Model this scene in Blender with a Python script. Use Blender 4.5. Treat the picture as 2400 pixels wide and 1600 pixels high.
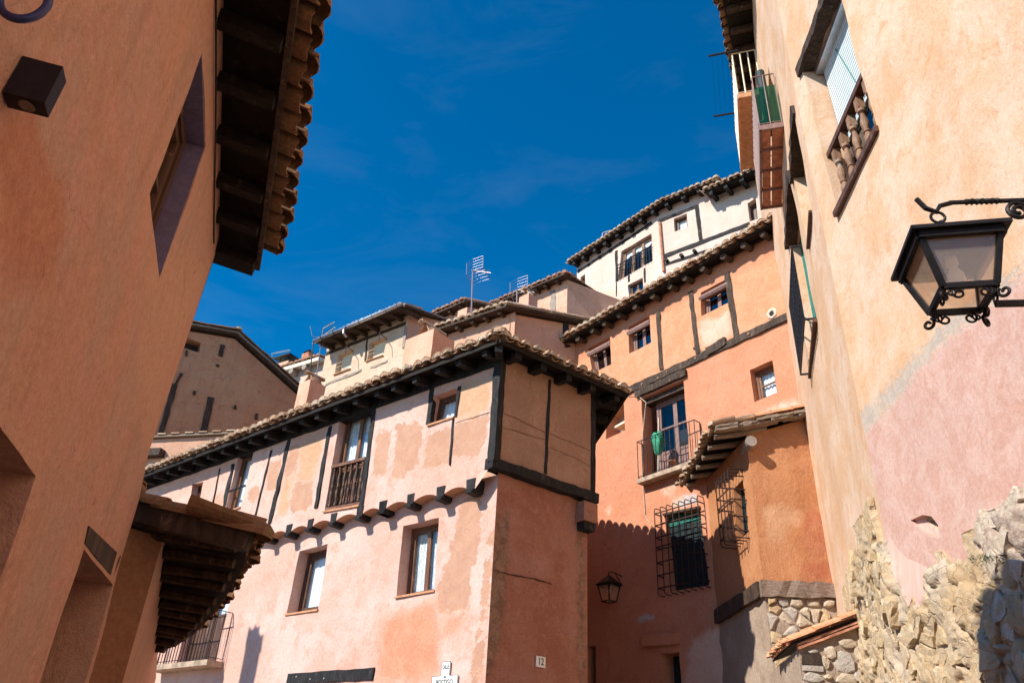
import bpy, bmesh, math, random
import numpy as np
from mathutils import Vector, Matrix, noise
from mathutils.geometry import delaunay_2d_cdt

for _o in list(bpy.data.objects):
    bpy.data.objects.remove(_o)
scene = bpy.context.scene
COL = scene.collection
rnd = random.Random(7)

# ------------------------------------------------------------------ camera (eye level is z = 0, the street falls away below)
FPX = 1780.0 * 2400 / 2352                       # focal length in pixels of the 2400 x 1600 photograph
zen = np.array([168.0, 2957.0, -1780.0]); zen /= np.linalg.norm(zen)
_fw = np.array([0, 0, -1.0]); _y = _fw - zen * _fw.dot(zen); _y /= np.linalg.norm(_y); _x = np.cross(_y, zen)
CAMR = np.stack([_x, _y, zen])                   # camera axes -> world axes
cam = bpy.data.cameras.new("camera")
cam.sensor_width = 36.0
cam.lens = FPX / 2400 * 36.0
cam.clip_start = 0.05
cam.clip_end = 3000
camo = bpy.data.objects.new("camera", cam)
COL.objects.link(camo)
camo.matrix_world = Matrix([list(CAMR[i]) + [0.0] for i in range(3)] + [[0, 0, 0, 1]])
scene.camera = camo

# ------------------------------------------------------------------ sky, sun, exposure
SUN_AZ, SUN_EL = math.radians(-120), math.radians(39)
world = bpy.data.worlds.new("World")
scene.world = world
world.use_nodes = True
wn = world.node_tree
bg = wn.nodes["Background"]
sky = wn.nodes.new("ShaderNodeTexSky")
sky.sky_type = 'NISHITA'
sky.sun_disc = False
sky.sun_elevation = SUN_EL
sky.sun_rotation = SUN_AZ
sky.altitude = 1200
sky.air_density = 0.9
sky.dust_density = 0.15
sky.ozone_density = 3.5
hsv = wn.nodes.new("ShaderNodeHueSaturation")
hsv.inputs["Saturation"].default_value = 1.42
hsv.inputs["Hue"].default_value = 0.494
wn.links.new(sky.outputs[0], hsv.inputs["Color"])
# thin high cirrus drifting over the whole sky
tcw = wn.nodes.new("ShaderNodeTexCoord")
mpw = wn.nodes.new("ShaderNodeMapping"); mpw.inputs["Scale"].default_value = (1.6, 2.2, 5.0)
nzw = wn.nodes.new("ShaderNodeTexNoise"); nzw.inputs["Scale"].default_value = 2.1; nzw.inputs["Detail"].default_value = 7; nzw.inputs["Roughness"].default_value = .62; nzw.inputs["Distortion"].default_value = .8
rgw = wn.nodes.new("ShaderNodeMapRange"); rgw.inputs[1].default_value = .50; rgw.inputs[2].default_value = .85; rgw.inputs[4].default_value = .06
mxw = wn.nodes.new("ShaderNodeMix"); mxw.data_type = 'RGBA'; mxw.inputs[7].default_value = (2.6, 3.0, 3.5, 1)
wn.links.new(tcw.outputs["Generated"], mpw.inputs[0]); wn.links.new(mpw.outputs[0], nzw.inputs[0]); wn.links.new(nzw.outputs[0], rgw.inputs[0])
wn.links.new(rgw.outputs[0], mxw.inputs[0]); wn.links.new(hsv.outputs[0], mxw.inputs[6])
wn.links.new(mxw.outputs[2], bg.inputs[0])
bg.inputs[1].default_value = 0.13
sun = bpy.data.lights.new("sun", 'SUN')
sun.energy = 4.6
sun.angle = math.radians(0.53)
sun.color = (1.0, 0.95, 0.87)
suno = bpy.data.objects.new("sun", sun)
COL.objects.link(suno)
_sd = Vector((math.sin(SUN_AZ) * math.cos(SUN_EL), math.cos(SUN_AZ) * math.cos(SUN_EL), math.sin(SUN_EL)))
suno.rotation_euler = _sd.to_track_quat('Z', 'Y').to_euler()
suno.location = (-30, -20, 40)
scene.view_settings.view_transform = 'Standard'
scene.view_settings.look = 'None'
scene.view_settings.exposure = 0.6
scene.view_settings.gamma = 1.0
scene.view_settings.use_curve_mapping = False
scene.cycles.max_bounces = 6
scene.cycles.diffuse_bounces = 3
scene.cycles.transparent_max_bounces = 12
scene.cycles.use_denoising = True
scene.cycles.sample_clamp_indirect = 6.0

# ------------------------------------------------------------------ surveying: photograph pixels -> points on the walls
ZONES = {'A1': (0, 0, 800 / 1901), 'A2': (0, 600, 700 / 2195), 'A3': (0, 1000, 700 / 1829), 'A4': (350, 900, 600 / 2091),
         'A5': (800, 850, 700 / 2195), 'A6': (350, 1200, 750 / 2352), 'A7': (900, 1200, 600 / 2352), 'B1': (620, 580, 800 / 2352),
         'B2': (1280, 380, 600 / 2352), 'B3': (1340, 640, 600 / 2352), 'B4': (1340, 900, 640 / 2334), 'B5': (1340, 1180, 640 / 2352),
         'B6': (1640, 0, 760 / 2352), 'B7': (1700, 400, 700 / 2195), 'B8': (1780, 1000, 620 / 1620), 'C1': (340, 740, 400 / 1742),
         'C2': (640, 680, 420 / 2352), 'C3': (980, 580, 420 / 2352), 'C4': (1640, 100, 320 / 1091), 'C5': (1780, 1300, 300 / 1568),
         'C6': (2000, 1160, 400 / 1425), 'D': (0, 0, 2400 / 2352)}
def q(k, x, y):
    a = ZONES[k]
    return (a[0] + x * a[2], a[1] + y * a[2])
def qs(k, *pts):
    return [q(k, *p) for p in pts]
def ray(p):
    d = CAMR @ np.array([p[0] - 1200, -(p[1] - 800), -FPX])
    return Vector(d / np.linalg.norm(d))
def project(w):
    c = CAMR.T @ np.array(w)
    return (1200 + FPX * c[0] / max(1e-6, -c[2]), 800 - FPX * c[1] / max(1e-6, -c[2]))
def azel(p):
    d = ray(p)
    return math.atan2(d.x, d.y), math.asin(d.z)
def at_z(p, z):                                  # point of the ray at height z
    d = ray(p)
    return d * (z / d.z)
def at_d(p, dist):                               # point of the ray at a horizontal distance
    d = ray(p)
    return d * (dist / math.hypot(d.x, d.y))
def polar(azd, d, z=0.0):
    a = math.radians(azd)
    return Vector((math.sin(a) * d, math.cos(a) * d, z))

class Wall:
    """A vertical plane: u runs along it, z up, n out of it towards the street."""
    def __init__(s, p0, azd, flip=None):
        a = math.radians(azd)
        s.az = azd
        s.p = Vector((p0[0], p0[1], 0))
        s.u = Vector((math.sin(a), math.cos(a), 0))
        s.n = Vector((-s.u.y, s.u.x, 0))
        if s.n.dot(s.p) > 0 or flip:
            s.n = -s.n
    def out(s, d):
        w = Wall(s.p, s.az)
        w.n = s.n.copy()
        w.p = s.p + s.n * d
        return w
    def hit(s, px):
        d = ray(px)
        return d * (s.n.dot(s.p) / s.n.dot(d))
    def uv(s, px):
        h = s.hit(px) - s.p
        return (h.dot(s.u), h.z)
    def uvs(s, pts):
        return [s.uv(p) for p in pts]
    def P(s, u, z, n=0.0):
        return Vector((s.p.x + s.u.x * u + s.n.x * n, s.p.y + s.u.y * u + s.n.y * n, z))

# ------------------------------------------------------------------ objects
WORLD = {}
def link(o, parent=None, M=None):
    COL.objects.link(o)
    M = M or Matrix.Identity(4)
    if parent is not None:
        o.parent = parent
        o.matrix_parent_inverse = WORLD[parent.name].inverted()
    o.matrix_basis = M
    WORLD[o.name] = M
    return o
def thing(name, label, cat, loc, group=None):
    o = bpy.data.objects.new(name, None)
    o.empty_display_size = 0.2
    link(o, None, Matrix.Translation(Vector(loc)))
    return tag(o, label, cat, group)
def tag(o, label, cat=None, group=None, kind=None):
    o['label'] = label
    if cat: o['category'] = cat
    if group: o['group'] = group
    if kind: o['kind'] = kind
    return o

class MB:
    """Collects faces, then becomes one mesh object."""
    def __init__(s):
        s.v = []; s.f = []; s.att = {}
    def add(s, vs, fs):
        b = len(s.v)
        s.v += [tuple(v) for v in vs]
        s.f += [tuple(i + b for i in f) for f in fs]
        return b
    def hexa(s, c):                              # 8 corners: bottom ring 0-3, top ring 4-7
        s.add(c, [(3, 2, 1, 0), (4, 5, 6, 7), (0, 1, 5, 4), (1, 2, 6, 5), (2, 3, 7, 6), (3, 0, 4, 7)])
    def box(s, o, a, b, c):
        o = Vector(o); a = Vector(a); b = Vector(b); c = Vector(c)
        s.hexa([o, o + a, o + a + b, o + b, o + c, o + a + c, o + a + b + c, o + b + c])
    def bar(s, a, b, w, h, side=None, n=1, jit=0.0, taper=1.0):   # a beam from a to b, w across, h high
        a = Vector(a); b = Vector(b); d = (b - a).normalized()
        if side is None:
            side = d.cross(Vector((0, 0, 1)))
            if side.length < 1e-3: side = Vector((1, 0, 0))
        side = (Vector(side) - d * d.dot(Vector(side))).normalized()
        up = side.cross(d).normalized()
        base = len(s.v)
        for i in range(n + 1):
            t = i / n; k = 1 + (taper - 1) * t
            c = a.lerp(b, t)
            for (x, y) in ((-.5, -.5), (.5, -.5), (.5, .5), (-.5, .5)):
                j1 = rnd.uniform(-jit, jit); j2 = rnd.uniform(-jit, jit)
                s.v.append(tuple(c + side * (x * w * k + j1) + up * (y * h * k + j2)))
        for i in range(n):
            o = base + 4 * i
            for e in range(4):
                s.f.append((o + e, o + (e + 1) % 4, o + 4 + (e + 1) % 4, o + 4 + e))
        s.f.append((base + 3, base + 2, base + 1, base)); o = base + 4 * n
        s.f.append((o, o + 1, o + 2, o + 3))
    def tube(s, pts, r, n=6, closed=False):
        pts = [Vector(p) for p in pts]; m = len(pts); base = len(s.v)
        side = None
        for i, p in enumerate(pts):
            d = (pts[(i + 1) % m] - pts[i - 1]) if (closed or 0 < i < m - 1) else (pts[1] - pts[0] if i == 0 else pts[-1] - pts[-2])
            d.normalize()
            if side is None:
                side = d.orthogonal().normalized()
            side = (side - d * d.dot(side)).normalized()
            up = d.cross(side)
            rr = r[i] if isinstance(r, (list, tuple)) else r
            for k in range(n):
                t = 2 * math.pi * k / n
                s.v.append(tuple(p + side * (math.cos(t) * rr) + up * (math.sin(t) * rr)))
        for i in range(m if closed else m - 1):
            for k in range(n):
                a = base + i * n; b = base + ((i + 1) % m) * n
                s.f.append((a + k, a + (k + 1) % n, b + (k + 1) % n, b + k))
        if not closed:
            s.f.append(tuple(base + k for k in range(n))[::-1]); s.f.append(tuple(base + (m - 1) * n + k for k in range(n)))
    def lathe(s, prof, o, n=10, axis=(0, 0, 1)):   # prof: (r, h)
        s.tube([Vector(o) + Vector(axis) * h for r, h in prof], [max(r, 1e-4) for r, h in prof], n)
    def prism(s, pts, vec):
        pts = [Vector(p) for p in pts]; n = len(pts); v = Vector(vec)
        b = s.add(pts + [p + v for p in pts], [])
        s.f.append(tuple(b + i for i in range(n))[::-1]); s.f.append(tuple(b + n + i for i in range(n)))
        for i in range(n):
            j = (i + 1) % n
            s.f.append((b + i, b + j, b + n + j, b + n + i))
    def mesh(s, name, mat, smooth=False, fix=True):
        me = bpy.data.meshes.new(name)
        me.from_pydata(s.v, [], s.f)
        if fix:
            bm = bmesh.new(); bm.from_mesh(me)
            bmesh.ops.recalc_face_normals(bm, faces=bm.faces)
            bm.to_mesh(me); bm.free()
        for k, vals in s.att.items():
            a = me.attributes.new(k, 'FLOAT', 'POINT')
            a.data.foreach_set('value', vals)
        if mat: me.materials.append(mat)
        if smooth:
            me.polygons.foreach_set('use_smooth', [True] * len(me.polygons))
        me.update()
        return me
    def build(s, name, mat, parent=None, smooth=False, fix=True):
        return link(bpy.data.objects.new(name, s.mesh(name, mat, smooth, fix)), parent)

# ------------------------------------------------------------------ 2-D helpers
def inside(p, poly):
    x, y = p; c = False; n = len(poly); j = n - 1
    for i in range(n):
        xi, yi = poly[i]; xj, yj = poly[j]
        if (yi > y) != (yj > y) and x < (xj - xi) * (y - yi) / (yj - yi) + xi:
            c = not c
        j = i
    return c
def dist_poly(p, poly):
    px, py = p; best = 1e9; n = len(poly)
    for i in range(n):
        ax, ay = poly[i]; bx, by = poly[(i + 1) % n]
        dx, dy = bx - ax, by - ay
        L = dx * dx + dy * dy
        t = 0 if L == 0 else max(0, min(1, ((px - ax) * dx + (py - ay) * dy) / L))
        d = (px - ax - t * dx) ** 2 + (py - ay - t * dy) ** 2
        if d < best: best = d
    return math.sqrt(best)
def np_inside(P, poly):
    x, y = P[:, 0], P[:, 1]; c = np.zeros(len(P), bool); n = len(poly); j = n - 1
    for i in range(n):
        xi, yi = poly[i]; xj, yj = poly[j]
        if yi != yj:
            c ^= ((yi > y) != (yj > y)) & (x < (xj - xi) * (y - yi) / (yj - yi) + xi)
        j = i
    return c
def np_dist(P, poly):
    best = np.full(len(P), 1e9); n = len(poly)
    for i in range(n):
        ax, ay = poly[i]; bx, by = poly[(i + 1) % n]
        dx, dy = bx - ax, by - ay; L = dx * dx + dy * dy
        t = 0 if L == 0 else np.clip(((P[:, 0] - ax) * dx + (P[:, 1] - ay) * dy) / L, 0, 1)
        best = np.minimum(best, (P[:, 0] - ax - t * dx) ** 2 + (P[:, 1] - ay - t * dy) ** 2)
    return np.sqrt(best)
def np_sdist(P, polys):
    best = np.full(len(P), -1e4)
    for poly in polys:
        d = np_dist(P, poly)
        best = np.maximum(best, np.where(np_inside(P, poly), d, -d))
    return best
def resample(poly, g, wob=0.0, closed=True):
    out = []
    n = len(poly)
    for i in range(n if closed else n - 1):
        a = poly[i]; b = poly[(i + 1) % n]
        L = math.hypot(b[0] - a[0], b[1] - a[1]); m = max(1, int(L / g))
        nx, ny = -(b[1] - a[1]) / (L or 1), (b[0] - a[0]) / (L or 1)
        for k in range(m):
            t = k / m
            w = wob * (noise.noise(Vector((a[0] + (b[0] - a[0]) * t, a[1] + (b[1] - a[1]) * t, 3.3)) * 2.3)) if k else 0
            out.append((a[0] + (b[0] - a[0]) * t + nx * w, a[1] + (b[1] - a[1]) * t + ny * w))
    return out
def rect(u0, u1, z0, z1):
    return [(u0, z1), (u1, z1), (u1, z0), (u0, z0)]

def plaster(name, W, outline, mat, parent, holes=(), g=0.16, amp=0.012, freq=1.3, fade=0.12, masks=None, seed=0.0, wob=0.01, bulge=None):
    """A lumpy rendered wall in plane W with window openings (quad, depth) cut right through into reveals.
    masks: name -> list of polygons in photograph pixels (worn or repainted patches)."""
    out = resample(outline, g)
    hs = [(resample(h, g * 0.8, wob), d) for h, d in holes]
    pts = list(out); edges = [(i, (i + 1) % len(out)) for i in range(len(out))]
    loops = [list(range(len(out)))]
    for h, d in hs:
        b = len(pts); pts += h
        edges += [(b + i, b + (i + 1) % len(h)) for i in range(len(h))]
        loops.append(list(range(b, b + len(h))))
    us = [p[0] for p in outline]; zs = [p[1] for p in outline]
    r = np.random.RandomState(int(seed * 100) + 5)
    G = []; z = min(zs) + g / 2; row = 0
    while z < max(zs):
        uu = np.arange(min(us) + (g / 2 if row % 2 else 0), max(us), g)
        G.append(np.stack([uu, np.full(len(uu), z)], 1)); z += g * .87; row += 1
    G = np.concatenate(G); G += r.uniform(-.2, .2, G.shape) * g
    ok = np_inside(G, outline) & (np_dist(G, outline) > g * .45)
    for h, d in hs: ok &= ~np_inside(G, h) & (np_dist(G, h) > g * .4)
    pts += [tuple(p) for p in G[ok]]
    res = delaunay_2d_cdt([Vector(p) for p in pts], edges, [], 0, 1e-6)
    vs, fs, orig = res[0], res[2], res[3]
    inv = {}
    for i, os_ in enumerate(orig):
        for o_ in os_: inv[o_] = i
    m = MB()
    P3 = []
    VA = np.array([(v.x, v.y) for v in vs]); ED = np.clip(np_dist(VA, outline) / fade, 0, 1)
    for v, e in zip(vs, ED):
        n = amp * (noise.noise(Vector((v.x * freq, v.y * freq, seed))) + .5 * noise.noise(Vector((v.x * freq * 2.7, v.y * freq * 2.7, seed + 9))))
        P3.append(W.P(v.x, v.y, n * e + (bulge(v.x, v.y) if bulge else 0)))
    m.add(P3, [])
    CT = np.array([(sum(vs[i].x for i in f) / len(f), sum(vs[i].y for i in f) / len(f)) for f in fs])
    ok = np_inside(CT, outline)
    for h, d in hs: ok &= ~np_inside(CT, h)
    m.f += [tuple(f) for f, k in zip(fs, ok) if k]
    src = list(range(len(vs)))
    for (h, d), lp in zip(hs, loops[1:]):
        idx = [inv[i] for i in lp]
        b = len(m.v)
        k = len(idx)
        for i in idx:                             # own copy of the rim, so the arris stays crisp
            m.v.append(m.v[i]); src.append(i)
        for i in idx:
            m.v.append(tuple(W.P(vs[i].x, vs[i].y, -d))); src.append(i)
        for i in range(k):
            m.f.append((b + i, b + (i + 1) % k, b + k + (i + 1) % k, b + k + i))
    for nm, polys in (masks or {}).items():
        vals = [0.0] * len(m.v)
        P2 = [[W.uv(p) for p in poly] for poly in polys]
        sd = np.clip(np_sdist(VA, P2), -.6, .6).tolist()
        for i, s_ in enumerate(src): vals[i] = sd[s_]
        m.att[nm] = vals
    # orient towards the street
    o = m.build(name, mat, parent, smooth=False, fix=False)
    me = o.data
    bm = bmesh.new(); bm.from_mesh(me)
    bmesh.ops.recalc_face_normals(bm, faces=bm.faces)
    tot = sum(f.calc_area() * f.normal.dot(W.n) for f in bm.faces)
    if tot < 0: bmesh.ops.reverse_faces(bm, faces=bm.faces)
    for f in bm.faces: f.smooth = abs(f.normal.dot(W.n)) > .6
    bm.to_mesh(me); bm.free()
    return o
# ------------------------------------------------------------------ materials
class NT:
    def __init__(s, name):
        s.m = bpy.data.materials.new(name); s.m.use_nodes = True
        s.t = s.m.node_tree; s.b = s.t.nodes["Principled BSDF"]
        s.b.inputs["Specular IOR Level"].default_value = 0.25
        s.out = s.t.nodes["Material Output"]
    def n(s, typ, ins=None, **kw):
        nd = s.t.nodes.new(typ)
        for k, v in kw.items(): setattr(nd, k, v)
        for k, v in (ins or {}).items(): s.set(nd.inputs[k], v)
        return nd
    def set(s, inp, v):
        if isinstance(v, bpy.types.NodeSocket): s.t.links.new(v, inp)
        elif hasattr(v, 'outputs'): s.t.links.new(v.outputs[0], inp)
        else: inp.default_value = v
    def coord(s):
        return s.n("ShaderNodeTexCoord").outputs["Object"]
    def noise(s, vec, scale, detail=4, rough=.55, dist=0.0):
        return s.n("ShaderNodeTexNoise", {"Vector": vec, "Scale": scale, "Detail": detail, "Roughness": rough, "Distortion": dist}).outputs["Fac"]
    def map(s, vec, scale):
        return s.n("ShaderNodeMapping", {"Vector": vec, "Scale": scale}).outputs[0]
    def ramp(s, fac, *stops):
        r = s.n("ShaderNodeValToRGB", {"Fac": fac})
        e = r.color_ramp.elements
        while len(e) < len(stops): e.new(0.5)
        for i, (p, c) in enumerate(stops):
            e[i].position = p; e[i].color = c4(c)
        return r.outputs[0]
    def mix(s, fac, a, b, mode='MIX'):
        m = s.n("ShaderNodeMix", data_type='RGBA', blend_type=mode)
        s.set(m.inputs[0], fac); s.set(m.inputs[6], c4(a)); s.set(m.inputs[7], c4(b))
        return m.outputs[2]
    def math(s, op, a, b=0.0, c=0.0, clamp=False):
        m = s.n("ShaderNodeMath", operation=op, use_clamp=clamp)
        s.set(m.inputs[0], a); s.set(m.inputs[1], b); s.set(m.inputs[2], c)
        return m.outputs[0]
    def step(s, x, lo, hi):
        m = s.n("ShaderNodeMapRange", interpolation_type='SMOOTHSTEP')
        s.set(m.inputs[0], x); m.inputs[1].default_value = lo; m.inputs[2].default_value = hi
        return m.outputs[0]
    def bump(s, h, strength, dist, normal=None):
        b = s.n("ShaderNodeBump", {"Height": h, "Strength": strength, "Distance": dist})
        if normal is not None: s.set(b.inputs["Normal"], normal)
        return b.outputs[0]
    def attr(s, name):
        return s.n("ShaderNodeAttribute", attribute_name=name).outputs["Fac"]
def c4(c):
    if isinstance(c, (tuple, list)): return (c[0], c[1], c[2], 1.0)
    return c
def srgb(r, g, b, k=1.0):
    f = lambda v: ((v / 255) / 12.92 if v <= 10 else ((v / 255 + .055) / 1.055) ** 2.4) * k
    return (f(r), f(g), f(b))

def plaster_mat(name, ca, cb, cc, layers=(), bump=0.5, grain=70, blotch=.9, streak=.35, crack=.0, dirt=(.25, .12, .07), dirt_amt=.25, bdist=.02, pits=False):
    """Lime render: big soft blotches between three tones, vertical rain streaks, sandy grain, patches from mesh masks."""
    s = NT(name); co = s.coord()
    big = s.noise(co, blotch, 4, .62, .4)
    col = s.mix(s.step(big, .36, .66), ca, cb)
    mid = s.noise(co, blotch * 3.7, 4, .68, .8)
    col = s.mix(s.math('MULTIPLY', s.step(mid, .48, .72), .75), col, cc)
    if streak:
        st = s.noise(s.map(co, (3.2, 3.2, .28)), 2.0, 3, .6)
        col = s.mix(s.math('MULTIPLY', s.step(st, .5, .78), streak), col, s.mix(.55, col, dirt))
    fine = s.noise(co, 26, 3, .75); edges = []
    for (att, la, lb, depth, edge) in layers:
        wob = s.math('MULTIPLY', s.math('SUBTRACT', s.noise(co, edge, 4, .68, .3), .5), .34)
        sf = {'brown': .025, 'orange': .20, 'ochre': .12, 'pinkish': .14, 'stone': .06, 'red': .06, 'pale': .10, 'grey': .06, 'pink': .05, 'mortar': .045}.get(att, .02)
        k = s.step(s.math('ADD', s.attr(att), wob), -sf, sf)
        if att == 'brown': k = s.math('MULTIPLY', k, s.math('ADD', .82, s.math('MULTIPLY', s.step(fine, .4, .6), .18)))
        col = s.mix(k, col, s.mix(s.step(mid, .38, .62), la, lb))
        if att in ('brown', 'mortar', 'stone'): edges.append(k)
    col = s.mix(.55, col, s.ramp(fine, (.3, (.34, .33, .32)), (.7, (.70, .70, .70))), 'SOFT_LIGHT')
    if crack:
        v = s.n("ShaderNodeTexVoronoi", {"Vector": s.mix(.45, s.map(co, (1, 1, 1.9)), s.n("ShaderNodeTexNoise", {"Vector": co, "Scale": 2.2, "Detail": 6.0, "Roughness": .7}).outputs["Color"]), "Scale": 1.1}, feature='DISTANCE_TO_EDGE')
        k = s.math('MULTIPLY', s.math('SUBTRACT', 1, s.step(v.outputs["Distance"], .0, .009)), s.step(mid, .50, .6))
        col = s.mix(s.math('MULTIPLY', k, crack), col, s.mix(.7, col, (.05, .02, .012)))
    if pits:
        pt = s.n("ShaderNodeTexVoronoi", {"Vector": co, "Scale": 7.0, "Randomness": 1.0})
        pk = s.math('MULTIPLY', s.math('SUBTRACT', 1, s.step(pt.outputs["Distance"], .03, .10)), s.step(mid, .55, .62))
        col = s.mix(s.math('MULTIPLY', pk, .5), col, dirt)
    col = s.mix(s.math('MULTIPLY', s.step(s.noise(co, 1.7, 5, .72), .55, .8), dirt_amt), col, dirt)
    s.set(s.b.inputs["Base Color"], col)
    s.b.inputs["Roughness"].default_value = .92
    s.b.inputs["Specular IOR Level"].default_value = .1
    h = s.math('ADD', s.noise(s.map(co, (1, 1, .62)), 8, 7, .7, .9), s.math('MULTIPLY', s.noise(co, grain, 1, .6), .2))
    for k in edges: h = s.math('SUBTRACT', h, s.math('MULTIPLY', k, .35))
    s.set(s.b.inputs["Normal"], s.bump(h, bump, bdist * 1.5))
    return s.m

def wood_mat(name, ca, cb, axis_scale=(1, 1, 1), bump=.5, rough=.75, scale=14, worn=.55):
    s = NT(name); co = s.coord()
    g = s.noise(s.map(co, axis_scale), scale, 4, .72, .4)
    b = s.noise(co, 2.2, 4, .6)
    col = s.mix(s.step(g, .35, .7), ca, cb)
    col = s.mix(s.math('MULTIPLY', s.step(b, .5, .75), .5), col, s.mix(.5, col, cb))
    wr = s.noise(s.map(co, (2.2, 2.2, .8)), 5.5, 4, .72, .6)
    col = s.mix(s.math('MULTIPLY', s.step(wr, .56, .74), worn), col, tuple(min(.4, v * 3.2 + .02) for v in cb))
    s.set(s.b.inputs["Base Color"], col)
    s.b.inputs["Roughness"].default_value = rough
    s.set(s.b.inputs["Normal"], s.bump(g, bump, .015))
    return s.m

def tile_mat(name, ca, cb, cc, lichen):
    s = NT(name)
    oi = s.n("ShaderNodeObjectInfo")
    geo = s.n("ShaderNodeNewGeometry").outputs["Position"]
    col = s.ramp(oi.outputs["Random"], (0.0, ca), (.5, cb), (1.0, cc))
    sp = s.noise(geo, 9, 4, .72, .4)
    col = s.mix(s.math('MULTIPLY', s.step(sp, .45, .66), .6), col, lichen)
    f = s.noise(geo, 45, 3, .75)
    col = s.mix(.6, col, s.ramp(f, (.3, (.28, .28, .28)), (.7, (.74, .74, .74))), 'SOFT_LIGHT')
    dk = s.noise(geo, 4.3, 3, .7)
    col = s.mix(s.math('MULTIPLY', s.step(dk, .56, .74), .6), col, (.07, .05, .035))
    s.set(s.b.inputs["Base Color"], col)
    s.b.inputs["Roughness"].default_value = .9
    s.b.inputs["Specular IOR Level"].default_value = .12
    s.set(s.b.inputs["Normal"], s.bump(s.noise(geo, 30, 3, .7), .5, .012))
    return s.m

def plain(name, c, rough=.6, metal=0.0, var=.25, scale=12, bump=.15, spec=.3):
    s = NT(name); co = s.coord()
    n = s.noise(co, scale, 3, .65)
    col = s.mix(s.step(n, .3, .7), tuple(v * (1 - var) for v in c), tuple(min(1, v * (1 + var * .6)) for v in c))
    s.set(s.b.inputs["Base Color"], col)
    s.b.inputs["Roughness"].default_value = rough
    s.b.inputs["Metallic"].default_value = metal
    s.b.inputs["Specular IOR Level"].default_value = spec
    s.set(s.b.inputs["Normal"], s.bump(s.noise(co, scale * 5, 2, .6), bump, .01))
    return s.m

def glass_mat(name, tint=(.95, .97, .97), base=.03, haze=None):
    s = NT(name)
    lw = s.n("ShaderNodeLayerWeight", {"Blend": .5})
    fac = s.math('ADD', base, s.math('MULTIPLY', s.math('POWER', lw.outputs["Facing"], 4.0), .45), clamp=True)
    tr = s.n("ShaderNodeBsdfTransparent", {"Color": c4(tint)})
    gl = s.n("ShaderNodeBsdfGlossy", {"Color": (1, 1, 1, 1), "Roughness": .02})
    nz = s.bump(s.noise(s.coord(), 1.6, 2, .5), .05, .05)
    s.set(gl.inputs["Normal"], nz)
    mx = s.n("ShaderNodeMixShader")
    s.set(mx.inputs[0], fac); s.set(mx.inputs[1], tr); s.set(mx.inputs[2], gl)
    res = mx
    if haze:
        df = s.n("ShaderNodeBsdfDiffuse", {"Color": c4(haze[1])})
        tl = s.n("ShaderNodeBsdfTranslucent", {"Color": c4(haze[1])})
        m1 = s.n("ShaderNodeMixShader"); m1.inputs[0].default_value = .6
        s.set(m1.inputs[1], df); s.set(m1.inputs[2], tl)
        m2 = s.n("ShaderNodeMixShader"); m2.inputs[0].default_value = haze[0]
        s.set(m2.inputs[1], mx); s.set(m2.inputs[2], m1)
        res = m2
    s.set(s.out.inputs["Surface"], res)
    return s.m

M = {}
# walls
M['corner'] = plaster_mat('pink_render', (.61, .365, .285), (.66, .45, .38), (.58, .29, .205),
    layers=[('brown', (.46, .25, .16), (.51, .295, .195), .5, 6.0), ('orange', (.61, .29, .18), (.57, .25, .15), .1, 2.5), ('ochre', (.55, .34, .21), (.51, .30, .175), .2, 4.0)],
    bump=.55, blotch=.9, streak=.12, dirt=(.45, .24, .16), dirt_amt=.12)
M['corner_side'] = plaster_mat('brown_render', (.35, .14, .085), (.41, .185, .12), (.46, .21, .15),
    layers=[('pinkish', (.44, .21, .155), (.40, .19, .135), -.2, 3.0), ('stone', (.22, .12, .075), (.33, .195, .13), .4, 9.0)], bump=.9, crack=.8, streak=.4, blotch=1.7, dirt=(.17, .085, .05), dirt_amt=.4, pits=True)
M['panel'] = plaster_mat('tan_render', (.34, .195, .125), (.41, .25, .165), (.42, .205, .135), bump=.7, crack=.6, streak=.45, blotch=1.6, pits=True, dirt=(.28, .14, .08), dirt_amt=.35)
M['left'] = plaster_mat('salmon_render', (.56, .295, .20), (.50, .30, .22), (.62, .29, .235), layers=[('red', (.52, .235, .14), (.49, .225, .145), .15, 3.0), ('pale', (.58, .32, .21), (.54, .31, .21), .1, 2.0)],
    bump=.6, blotch=1.5, streak=.5, crack=.5, dirt=(.27, .14, .085), dirt_amt=.5, pits=True)
M['blue'] = plaster_mat('blue_limewash', (.16, .13, .22), (.19, .155, .25), (.15, .115, .19), layers=[('chip', (.42, .32, .24), (.38, .28, .2), .2, 9.0)], bump=.35, streak=.1, dirt_amt=.1, dirt=(.1, .08, .1))
M['orange'] = plaster_mat('orange_render', (.53, .225, .125), (.57, .26, .155), (.49, .19, .105),
    layers=[('ochre', (.54, .255, .135), (.58, .295, .17), -.2, 3.0), ('pale', (.64, .44, .33), (.60, .39, .28), -.1, 5.0), ('red', (.40, .13, .09), (.44, .16, .11), .0, 3.0), ('grey', (.50, .45, .44), (.46, .40, .38), .1, 6.0), ('bare', (.40, .30, .23), (.45, .36, .27), .3, 6.0)],
    bump=.5, streak=.3, dirt=(.42, .2, .09), dirt_amt=.2)
M['annexe'] = plaster_mat('ochre_render', (.44, .19, .085), (.48, .22, .105), (.41, .165, .07), layers=[('pale', (.53, .29, .16), (.50, .26, .14), -.1, 5.0), ('red', (.40, .14, .07), (.44, .18, .09), .1, 5.0)], bump=.75, crack=.3, streak=.25, dirt=(.3, .13, .05), dirt_amt=.25)
M['cream'] = plaster_mat('cream_render', (.62, .385, .23), (.68, .49, .355), (.60, .32, .165),
    layers=[('pink', (.54, .315, .245), (.58, .38, .31), .15, 2.5), ('mortar', (.50, .41, .33), (.44, .36, .29), .3, 9.0)],
    bump=.35, blotch=1.15, streak=.25, dirt=(.60, .35, .17), dirt_amt=.2)
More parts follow.
